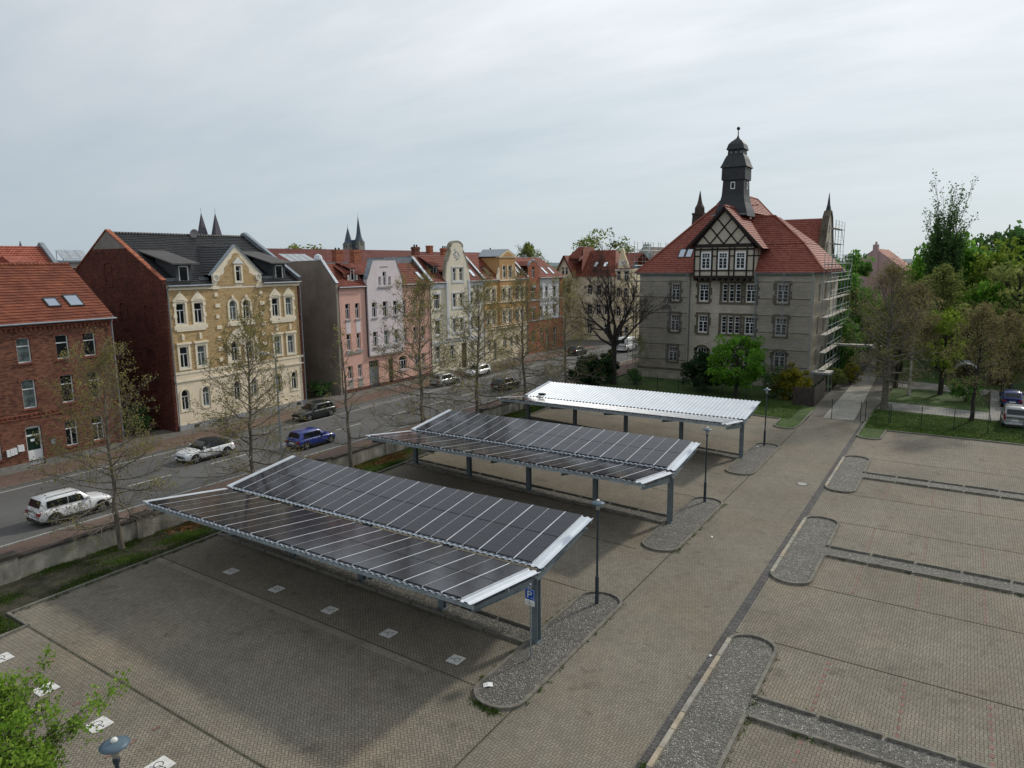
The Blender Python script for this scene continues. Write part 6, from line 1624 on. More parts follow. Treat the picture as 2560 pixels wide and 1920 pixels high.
def litter():
    for x, y, z, s, lb in ((-13.1, 18.55, .05, .34, 'white crumpled sheet on the tip of the nearest gravel island'), (-10.5, 36.25, .01, .17, 'white scrap of paper on the driveway'), (-7.0, 24.6, .02, .13, 'white square of paper on the dark gutter stones'), (-13.0, 56.6, .05, .2, 'white scrap on the gravel by the far lamp')):
        t = thing('paper_scrap', lb, 'litter', (x, y, z), random.Random(int(x*9)).uniform(0, 3))
        m = MB(); m.poly([(-s/2, -s/3, 0), (0, -s/3, .03), (0, s/3, .05), (-s/2, s/3, .01)]); m.poly([(0, -s/3, .03), (s/2, -s/3, .0), (s/2, s/3, .02), (0, s/3, .05)]); m.build('sheet', M_FRAME, t)
    t = thing('manhole_cover', 'round manhole cover with pale concrete centre in the driveway', 'manhole cover', (-8.15, 48.5, 0))
    m = MB(); m.lathe([(.40, 0), (.40, .014), (.33, .016)], 24); m.build('ring', M_DARKMETAL, t); m = MB(); m.lathe([(.32, 0), (.32, .021), (.001, .022)], 24); m.build('cover', mat('cover_concrete', (.34, .33, .30)), t)
litter()

# ------------------------------------------------------------------ wall, fences, gate
M_RENDER = mat('old_wall_render', (.29, .27, .225), var=.3, vscale=1.4, stretch=(1, 1, .6), stain=.45, sscale=.7)
M_COPE = mat('old_coping', (.06, .05, .042), var=.35, vscale=3)
def street_wall():
    t = thing('boundary_wall', 'old rendered boundary wall with dark coping along the pavement', 'wall', (-37.4, 30, 0)); off = (-37.4, 30, 0)
    m = MB(); c = MB(); y0, y1 = -8, 62
    m.box(-37.55, -37.27, y0, y1, -.1, 1.06); c.box(-37.6, -37.22, y0, y1, 1.06, 1.18)
    m.build('wall_panel', M_RENDER, t, off); c.build('coping', M_COPE, t, off)
    for y in (0.2, 6.7, 13.3, 20.0, 26.6, 33.2, 39.8, 46.4, 53.0, 59.6):
        p = MB(); p.box(-37.66, -37.16, y-.45, y+.45, -.1, 1.2); o = p.build('pillar', M_RENDER, t, off)
        q = MB(); q.box(-37.74, -37.08, y-.52, y+.52, 1.2, 1.36); q.build('pillar_cap', M_COPE, o, off)
street_wall()
def meshmat():
    m = D.materials.new('fence_wire'); m.use_nodes = True
    b = m.node_tree.nodes['Principled BSDF']; b.inputs['Base Color'].default_value = (.02, .05, .04, 1); b.inputs['Roughness'].default_value = .5
    return m
M_WIRE = meshmat(); M_POST = mat('fence_post_green', (.012, .03, .026), rough=.5)
def fence(label, pts, h=1.85, mesh=True, name='mesh_fence', grp=None):
    cx = sum(p[0] for p in pts)/len(pts); cy = sum(p[1] for p in pts)/len(pts)
    t = thing(name, label, 'fence', (cx, cy, 0), 0, grp)
    for x, y in pts:
        m = MB(); z = zg(x, y); m.box(x-cx-.03, x-cx+.03, y-cy-.03, y-cy+.03, z, z+h+.06); m.build('post', M_POST, t)
    for a, b in zip(pts, pts[1:]):
        m = MB(); A = Vector((a[0]-cx, a[1]-cy, zg(*a))); B = Vector((b[0]-cx, b[1]-cy, zg(*b))); n = int((B-A).length/.2)
        for k in range(1, n): q = A.lerp(B, k/n); m.beam(q+Vector((0, 0, .05)), q+Vector((0, 0, h)), .005, .005)
        for z in [.05+.2*i for i in range(int(h/.2)+1)]: m.beam(A+Vector((0, 0, z)), B+Vector((0, 0, z)), .006, .006)
        m.build('wire_mesh', M_WIRE, t)
fence('dark green wire mesh fence on the lawn behind the right parking rows', [(-4.77, 71.0), (-2.35, 71.05), (.12, 71.0), (2.6, 71.1), (5.05, 71.2), (7.5, 71.2), (10, 71.2)])
fence('closed wire mesh gate across the driveway end', [(-9.65, 70.6), (-7.2, 70.6)], name='mesh_gate')
fence('short run of wire fence between the gate and the leaning birch', [(-6.85, 71.2), (-4.9, 71.05)])
fence('wire mesh fence before the shrubs of the school garden', [(-36.2, 75.4), (-33.8, 75.5), (-31.4, 75.6), (-29.0, 75.9), (-26.5, 76.0), (-24, 76), (-21.5, 76), (-19, 76), (-16.6, 76)])
def wood_fence():
    t = thing('wooden_fence', 'dark weathered board fence at the corner of the school garden', 'fence', (-14.0, 76.0, 0)); rng = random.Random(3)
    m = MB(); x = -.2
    while x < 1.8: m.box(x, x+.13, -.02, .02, .05, 1.9+rng.uniform(-.06, .06)); x += .14
    y = 0.05
    while y < 7: m.box(1.8, 1.84, y, y+.13, .05, 1.9+rng.uniform(-.06, .06)); y += .14
    m.build('board', mat('weathered_board', (.045, .037, .032), var=.35, vscale=3, stretch=(3, 3, .5)), t)
    m = MB(); m.box(-.2, 1.8, .021, .07, .5, .6); m.box(-.2, 1.8, .021, .07, 1.4, 1.5); m.build('rail', M_BARKD, t)
wood_fence()

# ------------------------------------------------------------------ cars
def paint(name, col):
    return mat(name, col, rough=.28, var=.04, stain=.05, spec=.5, coat=.6)
M_CARGLASS = glassmat('car_glass', (.012, .014, .015), rough=.05, spec=.5)
M_TAIL = mat('tail_light_red', (.22, .012, .012), rough=.2, var=.1, stain=0); M_HEAD = mat('head_light', (.55, .57, .6), rough=.1, var=.1, stain=0, spec=.8)
M_PLATE = mat('number_plate', (.62, .63, .6), rough=.5, var=.04); M_RIM = mat('alloy_rim', (.38, .39, .40), rough=.3, metal=.7, var=.1)
M_TRIMB = mat('black_trim', (.018, .018, .019), rough=.6)
def interp(tab, y):
    for a, b in zip(tab, tab[1:]):
        if a[0] <= y <= b[0]:
            t = (y-a[0])/(b[0]-a[0]); return [p+(q-p)*t for p, q in zip(a[1:], b[1:])]
    return list(tab[0][1:]) if y < tab[0][0] else list(tab[-1][1:])
def car(name, label, x, y, rz, L=4.2, W=1.78, H=1.5, col=None, style='hatch', roofmat=None, cladding=False, group=None, cat='car', rimdark=False):
    t = thing(name, label, cat, (x, y, .0 if x < -13 else .03), rz, group)
    hl = L/2; hw = W/2; belt = H*.62
    if style == 'van': belt = H*.52
    elif style == 'suv': belt = H*.645
    elif style == 'cabrio': belt = H*.66
    # lower body: y, bottom, top, half width
    low = [(-hl, .40, belt*.90, hw*.84), (-hl+.10, .30, belt*.99, hw*.96), (-hl*.72, .22, belt*1.02, hw), (0, .2, belt, hw), (hl*.34, .2, belt*.99, hw), (hl*.66, .22, belt*.95, hw*.99), (hl*.88, .26, belt*.87, hw*.95), (hl-.07, .30, belt*.78, hw*.86), (hl, .38, belt*.64, hw*.74)]
    gh = {'hatch': [(-hl+.10, .0, .0), (-hl*.76, .93, .80), (-hl*.40, 1.0, .78), (.05, 1.0, .77), (hl*.17, .93, .78), (hl*.48, .0, .0)],
          'suv':   [(-hl+.06, .0, .0), (-hl*.84, .93, .83), (-hl*.45, 1.0, .82), (0, 1.0, .81), (hl*.15, .94, .82), (hl*.45, .0, .0)],
          'cabrio': [(-hl*.86, .0, .0), (-hl*.58, .80, .74), (-hl*.28, .98, .73), (-.05, 1.0, .72), (hl*.10, .93, .73), (hl*.42, .0, .0)],
          'mpv':   [(-hl+.05, .0, .0), (-hl*.91, .95, .84), (-hl*.5, 1.0, .82), (hl*.05, 1.0, .80), (hl*.22, .93, .8), (hl*.55, .0, .0)],
          'van':   [(-hl+.02, .0, .0), (-hl*.97, .97, .90), (-hl*.5, 1.0, .88), (hl*.3, 1.0, .86), (hl*.45, .93, .84), (hl*.72, .0, .0)]}[style]
    m = MB(); rings = []
    for yy, zb, zt, w in low:
        h = zt-zb
        r = [(.0, zb), (w*.86, zb), (w*.97, zb+h*.16), (w, zb+h*.50), (w*.98, zb+h*.82), (w*.90, zt), (w*.5, zt+.025), (0, zt+.035)]
        rings.append([(a, yy, b) for a, b in r] + [(-a, yy, b) for a, b in r[-2:0:-1]])
    n = len(rings[0]); vs = [p for r in rings for p in r]; fs = []
    for i in range(len(rings)-1):
        for k in range(n): fs.append((i*n+k, i*n+(k+1) % n, (i+1)*n+(k+1) % n, (i+1)*n+k))
    fs += [tuple(range(n)), tuple((len(rings)-1)*n+k for k in range(n-1, -1, -1))]
    m.add(vs, fs)
    b = m.build('body', col, t, smooth=True)
    sb = b.modifiers.new('round', 'SUBSURF'); sb.levels = 1; sb.render_levels = 1
    def top(yy): return interp(low, yy)[1]
    def sec(yy):
        f, w = interp(gh, yy); zt = top(yy); wb = interp(low, yy)[2]*.9
        return zt-.04, wb, max(zt-.02, zt+(H-top(0))*f), (wb if f == 0 else hw*w)
    m = MB(); rings = []
    ys = [g[0] for g in gh]
    for yy in ys:
        zb, wb, zt, wt = sec(yy)
        if zt-zb < .1: wt = wb*.96
        r = [(wb, zb), (wt+(wb-wt)*.08, zb+(zt-zb)*.9), (wt*.9, zt), (wt*.45, zt+.03), (0, zt+.035)]
        rings.append([(a, yy, c) for a, c in r] + [(-a, yy, c) for a, c in r[-2::-1]])
    n = len(rings[0]); vs = [p for r in rings for p in r]; fs = []
    for i in range(len(rings)-1):
        for k in range(n-1): fs.append((i*n+k, i*n+k+1, (i+1)*n+k+1, (i+1)*n+k))
    m.add(vs, fs); m.build('cabin', roofmat or col, t, smooth=True)
    # glass
    g = MB(); e = .014
    def sidept(yy, q, s):
        zb, wb, zt, wt = sec(yy); w1 = wt+(wb-wt)*.08
        return (s*(wb+(w1-wb)*q+e), yy, zb+.05+(zt-zb-.08)*.9*q)
    rear, front = gh[1][0], gh[-2][0]
    cuts = {'van': [hl*.22, hl*.50], 'cabrio': [-hl*.34, -.1, hl*.22]}.get(style, [rear+.12, -hl*.22, hl*.22])
    for s in (-1, 1):
        segs = list(zip(cuts, cuts[1:]))
        for a, c in segs:
            pts = 5; lo = [sidept(a+.022+(c-a-.044)*k/pts, .06, s) for k in range(pts+1)]; hi = [sidept(a+.022+(c-a-.044)*k/pts, .93, s) for k in range(pts+1)]
            g.poly(lo+hi[::-1])
        if style not in ('van',):
            g.poly([sidept(cuts[-1]+.02, .06, s), sidept(min(hl*.36, cuts[-1]+.30), .06, s), sidept(cuts[-1]+.02, .75, s)])
    def endglass(ya, yb, qa, qb, k):
        za, wa, zta, wta = sec(ya); zb_, wb_, ztb, wtb = sec(yb)
        P = lambda q, s: (s*((1-q)*(wa*.86)+q*(wtb*.84)), ya+(yb-ya)*q+k*.025, (zta+.02)*(1-q)+q*(ztb)+.02)
        g.poly([P(qa, -1), P(qa, 1), P(qb, 1), P(qb, -1)])
    endglass(gh[-1][0], gh[-2][0], .12, .92, 1)
    if style != 'van': endglass(gh[0][0], gh[1][0], .22, .88, -1)
    else: g.box(-hw*.7, -.06, -hl-.012, -hl+.02, H*.62, H*.88); g.box(.06, hw*.7, -hl-.012, -hl+.02, H*.62, H*.88)
    build_split(g, 'window', M_CARGLASS, t)
    q = MB(); d0 = [-hl*.30, hl*.02, hl*.34] if style != 'van' else [hl*.2, hl*.5]
    for s in (-1, 1):
        for yy in d0: q.box(min(s*hw*.93, s*hw*.991), max(s*hw*.93, s*hw*.991), yy-.008, yy+.008, .36, belt*.93)
    q.box(-hw*.62, hw*.62, -hl-.012, -hl+.06, belt*.55, belt*.565)
    build_split(q, 'shut_line', M_TRIMB, t)
    q = MB()
    for s in (-1, 1):
        for yy in d0[:-1]: q.box(min(s*hw*.95, s*(hw+.008)), max(s*hw*.95, s*(hw+.008)), yy+.08, yy+.26, belt*.80, belt*.835)
    build_split(q, 'door_handle', col, t)
    # wheels
    wr = .32 if style in ('hatch', 'cabrio') else .36
    if style == 'cabrio': wr = .35
    for yy in (-hl*.61, hl*.64):
        for s in (-1, 1):
            wo = link('wheel', None, t, (s*(hw-.10), yy, wr))
            q = MB(); q.lathe([(wr-.1, -.11), (wr-.02, -.11), (wr, -.07), (wr, .07), (wr-.02, .11), (wr-.1, .11)], 20); o = q.build('tyre', M_BLACK, wo, smooth=False); o.rotation_euler = (0, R(90), 0)
            q = MB(); q.lathe([(.05, .115), (wr*.68, .105), (wr*.70, .02), (.02, .02)], 20) if not rimdark else q.lathe([(.05, .06), (wr*.70, .05), (wr*.70, .02), (.02, .02)], 20)
            for k in range(5):
                a = 2*PI*k/5; q.beam((0, 0, .112), (wr*.69*math.cos(a), wr*.69*math.sin(a), .108), .075, .03)
            o = q.build('rim', M_RIM, wo); o.rotation_euler = (0, R(90*s), 0)
            if not rimdark:
                q = MB()
                for k in range(5):
                    a = 2*PI*(k+.5)/5; c, d = math.cos(a), math.sin(a); q.poly([(.08*c-.02*d, .08*d+.02*c, .117), (wr*.6*c-.07*d, wr*.6*d+.07*c, .117), (wr*.6*c+.07*d, wr*.6*d-.07*c, .117), (.08*c+.02*d, .08*d-.02*c, .117)])
                o = q.build('rim_opening', M_BLACK, wo); o.rotation_euler = (0, R(90*s), 0)
    # wheel arches, sills, bumpers
    q = MB()
    for yy in (-hl*.61, hl*.64):
        for s in (-1, 1):
            ww = interp(low, yy)[2]*.985; ring = []
            for k in range(13): a = PI*k/12-.0; ring.append((s*(ww+.012), yy+(wr+.075)*math.cos(a), wr+(wr+.075)*math.sin(a)))
            q.poly(ring+[(s*(ww-.02), yy-(wr+.075), .16), (s*(ww-.02), yy+(wr+.075), .16)])
    build_split(q, 'wheel_arch', M_TRIMB, t)
    q = MB(); zc = .42 if cladding else .30
    for s in (-1, 1): q.box(min(s*(hw*.80), s*(hw+.006)), max(s*(hw*.80), s*(hw+.006)), -hl*.40, hl*.42, .18, zc)
    q.box(-hw*.80, hw*.80, -hl-.03, -hl+.25, .26, .48 if cladding else .36); q.box(-hw*.60, hw*.60, hl-.2, hl+.015, .2, .34)
    build_split(q, 'lower_trim', M_TRIMB, t)
    q = MB(); bz = belt*.80
    for s in (-1, 1):
        a, c = s*hw*(.74 if style in ('van', 'mpv') else .56), s*hw*.90
        q.prism([(min(a, c), bz-.10), (max(a, c), bz-.10), (max(a, c), bz+.09), (min(a, c), bz+.05)], -hl-.02, -hl+.22)
        if style in ('van', 'mpv'): q.box(min(s*hw*.86, s*hw*.93), max(s*hw*.80, s*hw*.93), -hl-.022, -hl+.1, bz+.05, bz+.42)
    build_split(q, 'tail_light', M_TAIL, t, key=lambda c, sz: c[0] > 0)
    q = MB()
    for s in (-1, 1):
        a, c = s*hw*.38, s*hw*.80; q.prism([(min(a, c), belt*.60), (max(a, c), belt*.62), (max(a, c), belt*.72), (min(a, c), belt*.68)], hl-.22, hl-.02)
    build_split(q, 'headlight', M_HEAD, t, key=lambda c, sz: c[0] > 0)
    q = MB(); q.box(-.34, .34, hl-.06, hl+.012, belt*.44, belt*.58); q.build('grille', M_TRIMB, t)
    q = MB(); q.box(-.26, .26, -hl-.035, -hl+.1, belt*.62, belt*.62+.11); q.box(-.26, .26, hl-.05, hl+.025, .34, .45); build_split(q, 'number_plate', M_PLATE, t)
    q = MB()
    for s in (-1, 1): q.box(min(s*(hw*.9), s*(hw+.14)), max(s*(hw*.9), s*(hw+.14)), hl*.27, hl*.27+.1, top(hl*.27)+.02, top(hl*.27)+.18)
    build_split(q, 'mirror', col, t)
    if style in ('suv', 'mpv'):
        q = MB()
        for s in (-1, 1): q.tube([(s*hw*.66, rear+.2, H+.02), (s*hw*.66, rear+.3, H+.07), (s*hw*.66, front-.25, H+.07), (s*hw*.66, front-.1, H+.0)], .022, 5)
        build_split(q, 'roof_rail', M_TRIMB if style == 'suv' else M_RIM, t)
    return t
P_WHITE = paint('white_paint', (.68, .69, .70)); P_BLUE = paint('blue_paint', (.012, .03, .20)); P_DARK = paint('dark_green_grey_paint', (.02, .026, .024)); P_GREY = paint('dark_grey_paint', (.035, .037, .04)); P_SILV = paint('silver_paint', (.33, .34, .34)); P_BLUE2 = paint('deep_blue_paint', (.01, .025, .13))
M_SOFT = mat('black_soft_top', (.014, .014, .015), rough=.9)
car('suv', 'white compact suv with dark windows driving left along the near lane', -44.4, 19.55, 0, 4.2, 1.8, 1.62, P_WHITE, 'suv', cladding=True, cat='car')
car('convertible', 'white convertible with closed black soft top facing left in the far lane', -49.05, 31.65, R(180), 4.27, 1.82, 1.5, P_WHITE, 'cabrio', roofmat=M_SOFT, rimdark=True)
car('hatchback', 'blue hatchback seen from behind in the near lane', -44.9, 38.7, 0, 4.15, 1.74, 1.46, P_BLUE, 'hatch')
car('estate_car', 'dark car parked on the far kerb before the ochre house, half hidden by branches', -53.0, 46.2, R(180), 4.4, 1.8, 1.5, P_DARK, 'suv')
car('parked_car', 'grey car parked before the pink house behind the street tree', -53.6, 67.8, 0, 4.4, 1.78, 1.48, P_SILV, 'hatch')
car('parked_car', 'white car parked before the cream house, seen between two street trees', -54.2, 75.6, R(180), 4.3, 1.78, 1.48, P_WHITE, 'hatch')
car('hatchback', 'black car with red tail lights farther along the near lane', -45.3, 69.0, 0, 4.4, 1.8, 1.5, P_GREY, 'suv')
car('parked_car', 'dark car parked at the far street corner by the red brick house', -52.6, 101.5, 0, 4.3, 1.78, 1.48, P_DARK, 'hatch')
car('delivery_van', 'white delivery van beside the school scaffolding', -47.4, 109.6, 0, 5.4, 2.0, 2.45, P_WHITE, 'van', cat='van')
car('suv', 'blue suv parked in front of the silver minivan at the right edge', 4.85, 86.3, 0, 4.3, 1.8, 1.62, P_BLUE2, 'suv')
car('minivan', 'silver minivan parked behind the wire fence at the right edge', 4.6, 76.3, 0, 4.4, 1.82, 1.82, P_SILV, 'mpv')
def shelter():
    for k, (x, lb) in enumerate(((4.3, 'arched shelter with pale translucent roof behind the parked cars'), (.9, 'arched shelter with pale roof half hidden by the round shrub'))):
        t = thing('arched_shelter', lb, 'shelter', (x, 100.5, .02), 0, 'arched shelters at the end of the parking drive')
        m = MB(); n = 10
        for i in range(n):
            a, b = PI*i/n, PI*(i+1)/n
            m.poly([(1.3*math.cos(a), -1.3, .9+1.5*math.sin(a)), (1.3*math.cos(b), -1.3, .9+1.5*math.sin(b)), (1.3*math.cos(b), 3, .9+1.5*math.sin(b)), (1.3*math.cos(a), 3, .9+1.5*math.sin(a))])
        for s in (-1, 1): m.box(s*1.3-.02, s*1.3+.02, -1.3, 3, 0, .9)
        m.build('roof', mat('translucent_sheet', (.40, .45, .44), rough=.4), t)
        m = MB(); m.poly([(1.2*math.cos(PI*i/n), 2.9, .9+1.4*math.sin(PI*i/n)) for i in range(n+1)] + [(-1.2, 2.9, 0), (1.2, 2.9, 0)]); m.build('back_wall', mat('tan_board', (.30, .26, .17)), t)
        m = MB()
        for s in (-1, 1): m.tube([(s*1.28, -1.32, 0), (s*1.28, -1.32, .95)], .05, 6)
        build_split(m, 'post', mat('teal_post', (.03, .12, .13)), t)
shelter()
def posts_on_street():
    for x, y, h, lb in ((-41.6, 50.2, 2.7, 'thin sign post on the near pavement between two street trees'), (-41.6, 66.2, 2.6, 'thin post on the pavement left of the white carport roof')):
        t = thing('sign_post', lb, 'post', (x, y, .07), R(-20)); m = MB(); m.tube([(0, 0, 0), (0, 0, h)], .035, 6); m.build('post', M_GALV, t)
        m = MB(); m.box(-.2, .2, -.05, -.036, h-.5, h-.05); m.build('sign_plate', M_GALV, t)
posts_on_street()

# ------------------------------------------------------------------ trees
def fastmesh(name, verts, faces, m, smooth=False):
    """verts (N,3), faces (M,k) arrays"""
    me = D.meshes.new(name); k = faces.shape[1]
    me.vertices.add(len(verts)); me.vertices.foreach_set('co', verts.astype(np.float32).ravel())
    me.loops.add(faces.size); me.loops.foreach_set('vertex_index', faces.astype(np.int32).ravel())
    me.polygons.add(len(faces)); me.polygons.foreach_set('loop_start', np.arange(0, faces.size, k, dtype=np.int32)); me.polygons.foreach_set('loop_total', np.full(len(faces), k, dtype=np.int32))
    me.materials.append(m); me.update(calc_edges=True); me.validate()
    return me
def segs_mesh(name, segs, m):
    """tapered limbs: rows of p0(3) p1(3) r0 r1"""
    S = np.array(segs); p0 = S[:, 0:3]; p1 = S[:, 3:6]; d = p1-p0; ln = np.linalg.norm(d, axis=1, keepdims=True)+1e-9; d = d/ln
    a = np.where(np.abs(d[:, 2:3]) < .9, np.array([[0, 0, 1.]]), np.array([[1., 0, 0]]))
    u = np.cross(d, a); u /= np.linalg.norm(u, axis=1, keepdims=True); w = np.cross(d, u)
    outv = []; outf = []; base = 0
    for sides, mask in ((8, S[:, 6] > .07), (5, (S[:, 6] <= .07) & (S[:, 6] > .02)), (3, S[:, 6] <= .02)):
        n = int(mask.sum())
        if n == 0: continue
        V = np.zeros((n, 2*sides, 3))
        for k in range(sides):
            t = 2*PI*k/sides; o = math.cos(t)*u[mask]+math.sin(t)*w[mask]
            V[:, k] = p0[mask]+o*S[mask, 6:7]; V[:, sides+k] = p1[mask]+o*S[mask, 7:8]
        F = np.array([[k, (k+1) % sides, sides+(k+1) % sides, sides+k] for k in range(sides)])
        outf.append((F[None]+(np.arange(n)*2*sides)[:, None, None]+base).reshape(-1, 4)); outv.append(V.reshape(-1, 3)); base += n*2*sides
    return fastmesh(name, np.concatenate(outv), np.concatenate(outf), m, True)
def leaves_mesh(name, C, size, m, rng, flat=.0, aspect=1.4):
    n = len(C); nrm = rng.normal(size=(n, 3)); nrm[:, 2] += flat; nrm /= np.linalg.norm(nrm, axis=1, keepdims=True)
    a = rng.normal(size=(n, 3)); u = np.cross(nrm, a); u /= np.linalg.norm(u, axis=1, keepdims=True)+1e-9; w = np.cross(nrm, u)
    s = (size*rng.uniform(.6, 1.3, n))[:, None]
    V = np.stack([C-u*s*.5*aspect, C+w*s*.42, C+u*s*.5*aspect, C-w*s*.42], axis=1).reshape(-1, 3)
    return fastmesh(name, V, np.arange(4*n).reshape(-1, 4), m)
def unit(v): return v/(np.linalg.norm(v)+1e-9)
def limb(segs, tips, rng, p, d, L, r, lvl, spec):
    """one limb with side shoots; d unit direction"""
    n = spec.get('seg', 4); bend = spec['bend'][min(lvl, len(spec['bend'])-1)]; wob = spec.get('wob', .12)
    q = p.copy(); dd = d.copy(); pts = [q.copy()]; rr = [r]
    for i in range(n):
        dd = unit(dd+np.array([0, 0, bend/n])+rng.normal(size=3)*wob/n**.5); q = q+dd*L/n; pts.append(q.copy()); rr.append(max(r*(1-(i+1)/n*.82), spec.get('rmin', .0045)))
        segs.append((*pts[-2], *pts[-1], rr[-2], rr[-1]))
    if lvl >= spec['levels']: tips.append((pts[-1], dd, L)); tips.append(((pts[-1]+pts[-2])/2, dd, L)); return
    k = spec['kids'][min(lvl, len(spec['kids'])-1)]; kk = max(1, int(round(k*rng.uniform(.8, 1.2))))
    for j in range(kk):
        t = spec.get('from', .25)+(1-spec.get('from', .25))*(j+.5+rng.uniform(-.3, .3))/kk; f = min(.999, max(0, t))*n; i = int(f); pp = pts[i]+(pts[i+1]-pts[i])*(f-i)
        ax = unit(pts[i+1]-pts[i]); s = unit(np.cross(ax, rng.normal(size=3))); s[2] *= spec.get('flat', .6); s = unit(s)
        an = R(rng.uniform(*spec['ang'])); nd = unit(ax*math.cos(an)+s*math.sin(an))
        limb(segs, tips, rng, pp, nd, L*rng.uniform(*spec['ratio'])*(1-.35*t), max(rr[i]*.55, spec.get('rmin', .005)), lvl+1, spec)
    tips.append((pts[-1], dd, L*.4))
def conifer_like(seed, h, r0, first, l0, l1, nlat, spec, el=(-15, 55), lean=0):
    """one straight leader with side limbs all the way up"""
    rng = np.random.default_rng(seed); segs = []; tips = []; n = 14; pts = []; q = np.array([0., 0, 0]); d = np.array([lean, 0, 1.])
    for i in range(n+1):
        pts.append(q.copy()); q = q+np.array([rng.normal()*.05+lean*h/n*.3, rng.normal()*.05, h/n])
    rad = [r0*(1.25 if i == 0 else 1)*(1-i/n)**.8+.012 for i in range(n+1)]
    for i in range(n): segs.append((*pts[i], *pts[i+1], rad[i], rad[i+1]))
    az = rng.uniform(0, 6)
    for j in range(nlat):
        t = (j+.5)/nlat; z = first+(1-first)*t**.9; f = min(z*n, n-.01); i = int(f); p = pts[i]+(pts[i+1]-pts[i])*(f-i)
        az += 2.4+rng.uniform(-.3, .3); e = R(el[0]+(el[1]-el[0])*t+rng.uniform(-8, 8)); L = (l0+(l1-l0)*t)*(rng.uniform(.75, 1.15))*(1 if t > .06 else .8)*(spec['prof'](t) if 'prof' in spec else 1)
        limb(segs, tips, rng, p, np.array([math.cos(az)*math.cos(e), math.sin(az)*math.cos(e), math.sin(e)]), L, max(rad[i]*.42, .012), 1, spec)
    return segs, tips, rng
def tree(name, label, loc, meshes, rz=0, sc=1.0, group=None, cat='tree'):
    t = thing(name, label, cat, loc, rz, group); t.scale = (sc, sc, sc)
    for nm, me in meshes: link(nm, me, t)
    return t
LM_STREET = leafmat('street_leaf', (.21, .20, .07), (.30, .28, .10), (.32, .24, .11), .35)
def street_trees():
    protos = []
    for seed in (3, 11, 27):
        spec = dict(levels=3, kids=[0, 9, 5, 0], rmin=.0065, ang=(28, 62), ratio=(.36, .58), bend=[0, .25, .35, .3], flat=.6, wob=.24, seg=4)
        segs, tips, rng = conifer_like(seed, 10.2, .155, .17, 3.7, 2.3, 54, spec, (-14, 70))
        C = []
        for p, d, L in tips:
            if p[2] < 3.2 and rng.random() < .6: continue
            for k in range(rng.integers(0, 4)): C.append(p+rng.normal(size=3)*.09)
        protos.append((segs_mesh('trunk', segs, M_BARK), leaves_mesh('leaves', np.array(C), .085, LM_STREET, rng)))
    L = ['leftmost street tree with fresh sparse leaves, behind the boundary wall by the white suv', 'street tree with thin spring leaves before the ochre house', 'nearly bare leaning street tree before the gap beside the pink house',
         'street tree with spring leaves before the pink house', 'street tree with spring leaves before the cream gabled house', 'street tree with spring leaves before the orange house', 'farthest street tree of the row, by the white carport roof']
    for i, (y, h) in enumerate(((18.24, 9.2), (26.48, 10.1), (34.84, 10.1), (43.03, 11.6), (50.53, 11.0), (58.94, 11.2), (67.45, 11.2))):
        tr, lv = protos[(i*2+0) % 3]
        if i == 2:
            spec = dict(levels=3, kids=[0, 3, 2, 0], ang=(28, 60), ratio=(.4, .6), bend=[0, .5, .4, .3], flat=.55, wob=.3, seg=4)
            segs, tips, rng = conifer_like(5, 10.1, .15, .15, 2.7, .8, 26, spec, (-5, 60), lean=-.12)
            C = [p+rng.normal(size=3)*.1 for p, d, LL in tips if rng.random() < .5 for k in range(2)]
            tr, lv = segs_mesh('trunk', segs, M_BARK), leaves_mesh('leaves', np.array(C), .10, LM_STREET, rng)
        tree('street_tree', L[i], (-36.4, y, zg(-36.4, y)-.05), (('trunk', tr), ('leaves', lv)), i*2.1 if i != 2 else R(90), h/10.2, 'street trees along the boundary wall')
street_trees()
def bare_tree():
    rng = np.random.default_rng(8); segs = []; tips = []
    spec = dict(levels=5, kids=[5, 7, 6, 6, 5], ang=(20, 52), ratio=(.40, .62), bend=[.1, .25, .3, .25, .15], flat=.9, wob=.36, seg=4); spec['from'] = .25
    p = np.array([0., 0, 0]); top = np.array([.15, 0, 4.6])
    segs.append((0, 0, 0, .05, 0, 2.2, .42, .34)); segs.append((.05, 0, 2.2, .15, 0, 4.6, .34, .30))
    spec['rmin'] = .0075
    for k, (az, el, L) in enumerate(((170, 60, 8.0), (20, 64, 8.4), (285, 56, 7.6), (100, 58, 7.6), (225, 40, 7.0), (335, 38, 7.2), (140, 34, 6.6), (60, 40, 6.6), (255, 68, 8.0))):
        a, e = R(az), R(el); limb(segs, tips, rng, np.array([.12, 0, 4.5-.25*(k > 3)]), np.array([math.cos(a)*math.cos(e), math.sin(a)*math.cos(e), math.sin(e)]), L, .2 if k < 4 else .15, 1, dict(spec, levels=5))
    tree('bare_tree', 'big dark leafless tree standing left of the school', (-35.6, 78.2, 0), (('trunk', segs_mesh('trunk', segs, M_BARKD)),), R(-40), 1.1)
bare_tree()
def clumps(rng, rx, ry, rz, cz, ncl, nl, cr, shell=.55):
    """leaf positions grouped in clumps spread through a crown"""
    out = []
    for i in range(ncl):
        v = unit(rng.normal(size=3)); q = rng.uniform(shell, 1)**.6*rng.uniform(.8, 1.08); c = np.array([v[0]*rx*q, v[1]*ry*q, cz+v[2]*rz*q]); k = cr*rng.uniform(.6, 1.35)
        n = int(nl*rng.uniform(.6, 1.3)); g = rng.normal(size=(n, 3)); g /= np.linalg.norm(g, axis=1, keepdims=True); g *= (rng.uniform(.25, 1, n)**.5)[:, None]*k; g[:, 2] *= .75; out.append(c+g)
    return np.concatenate(out)
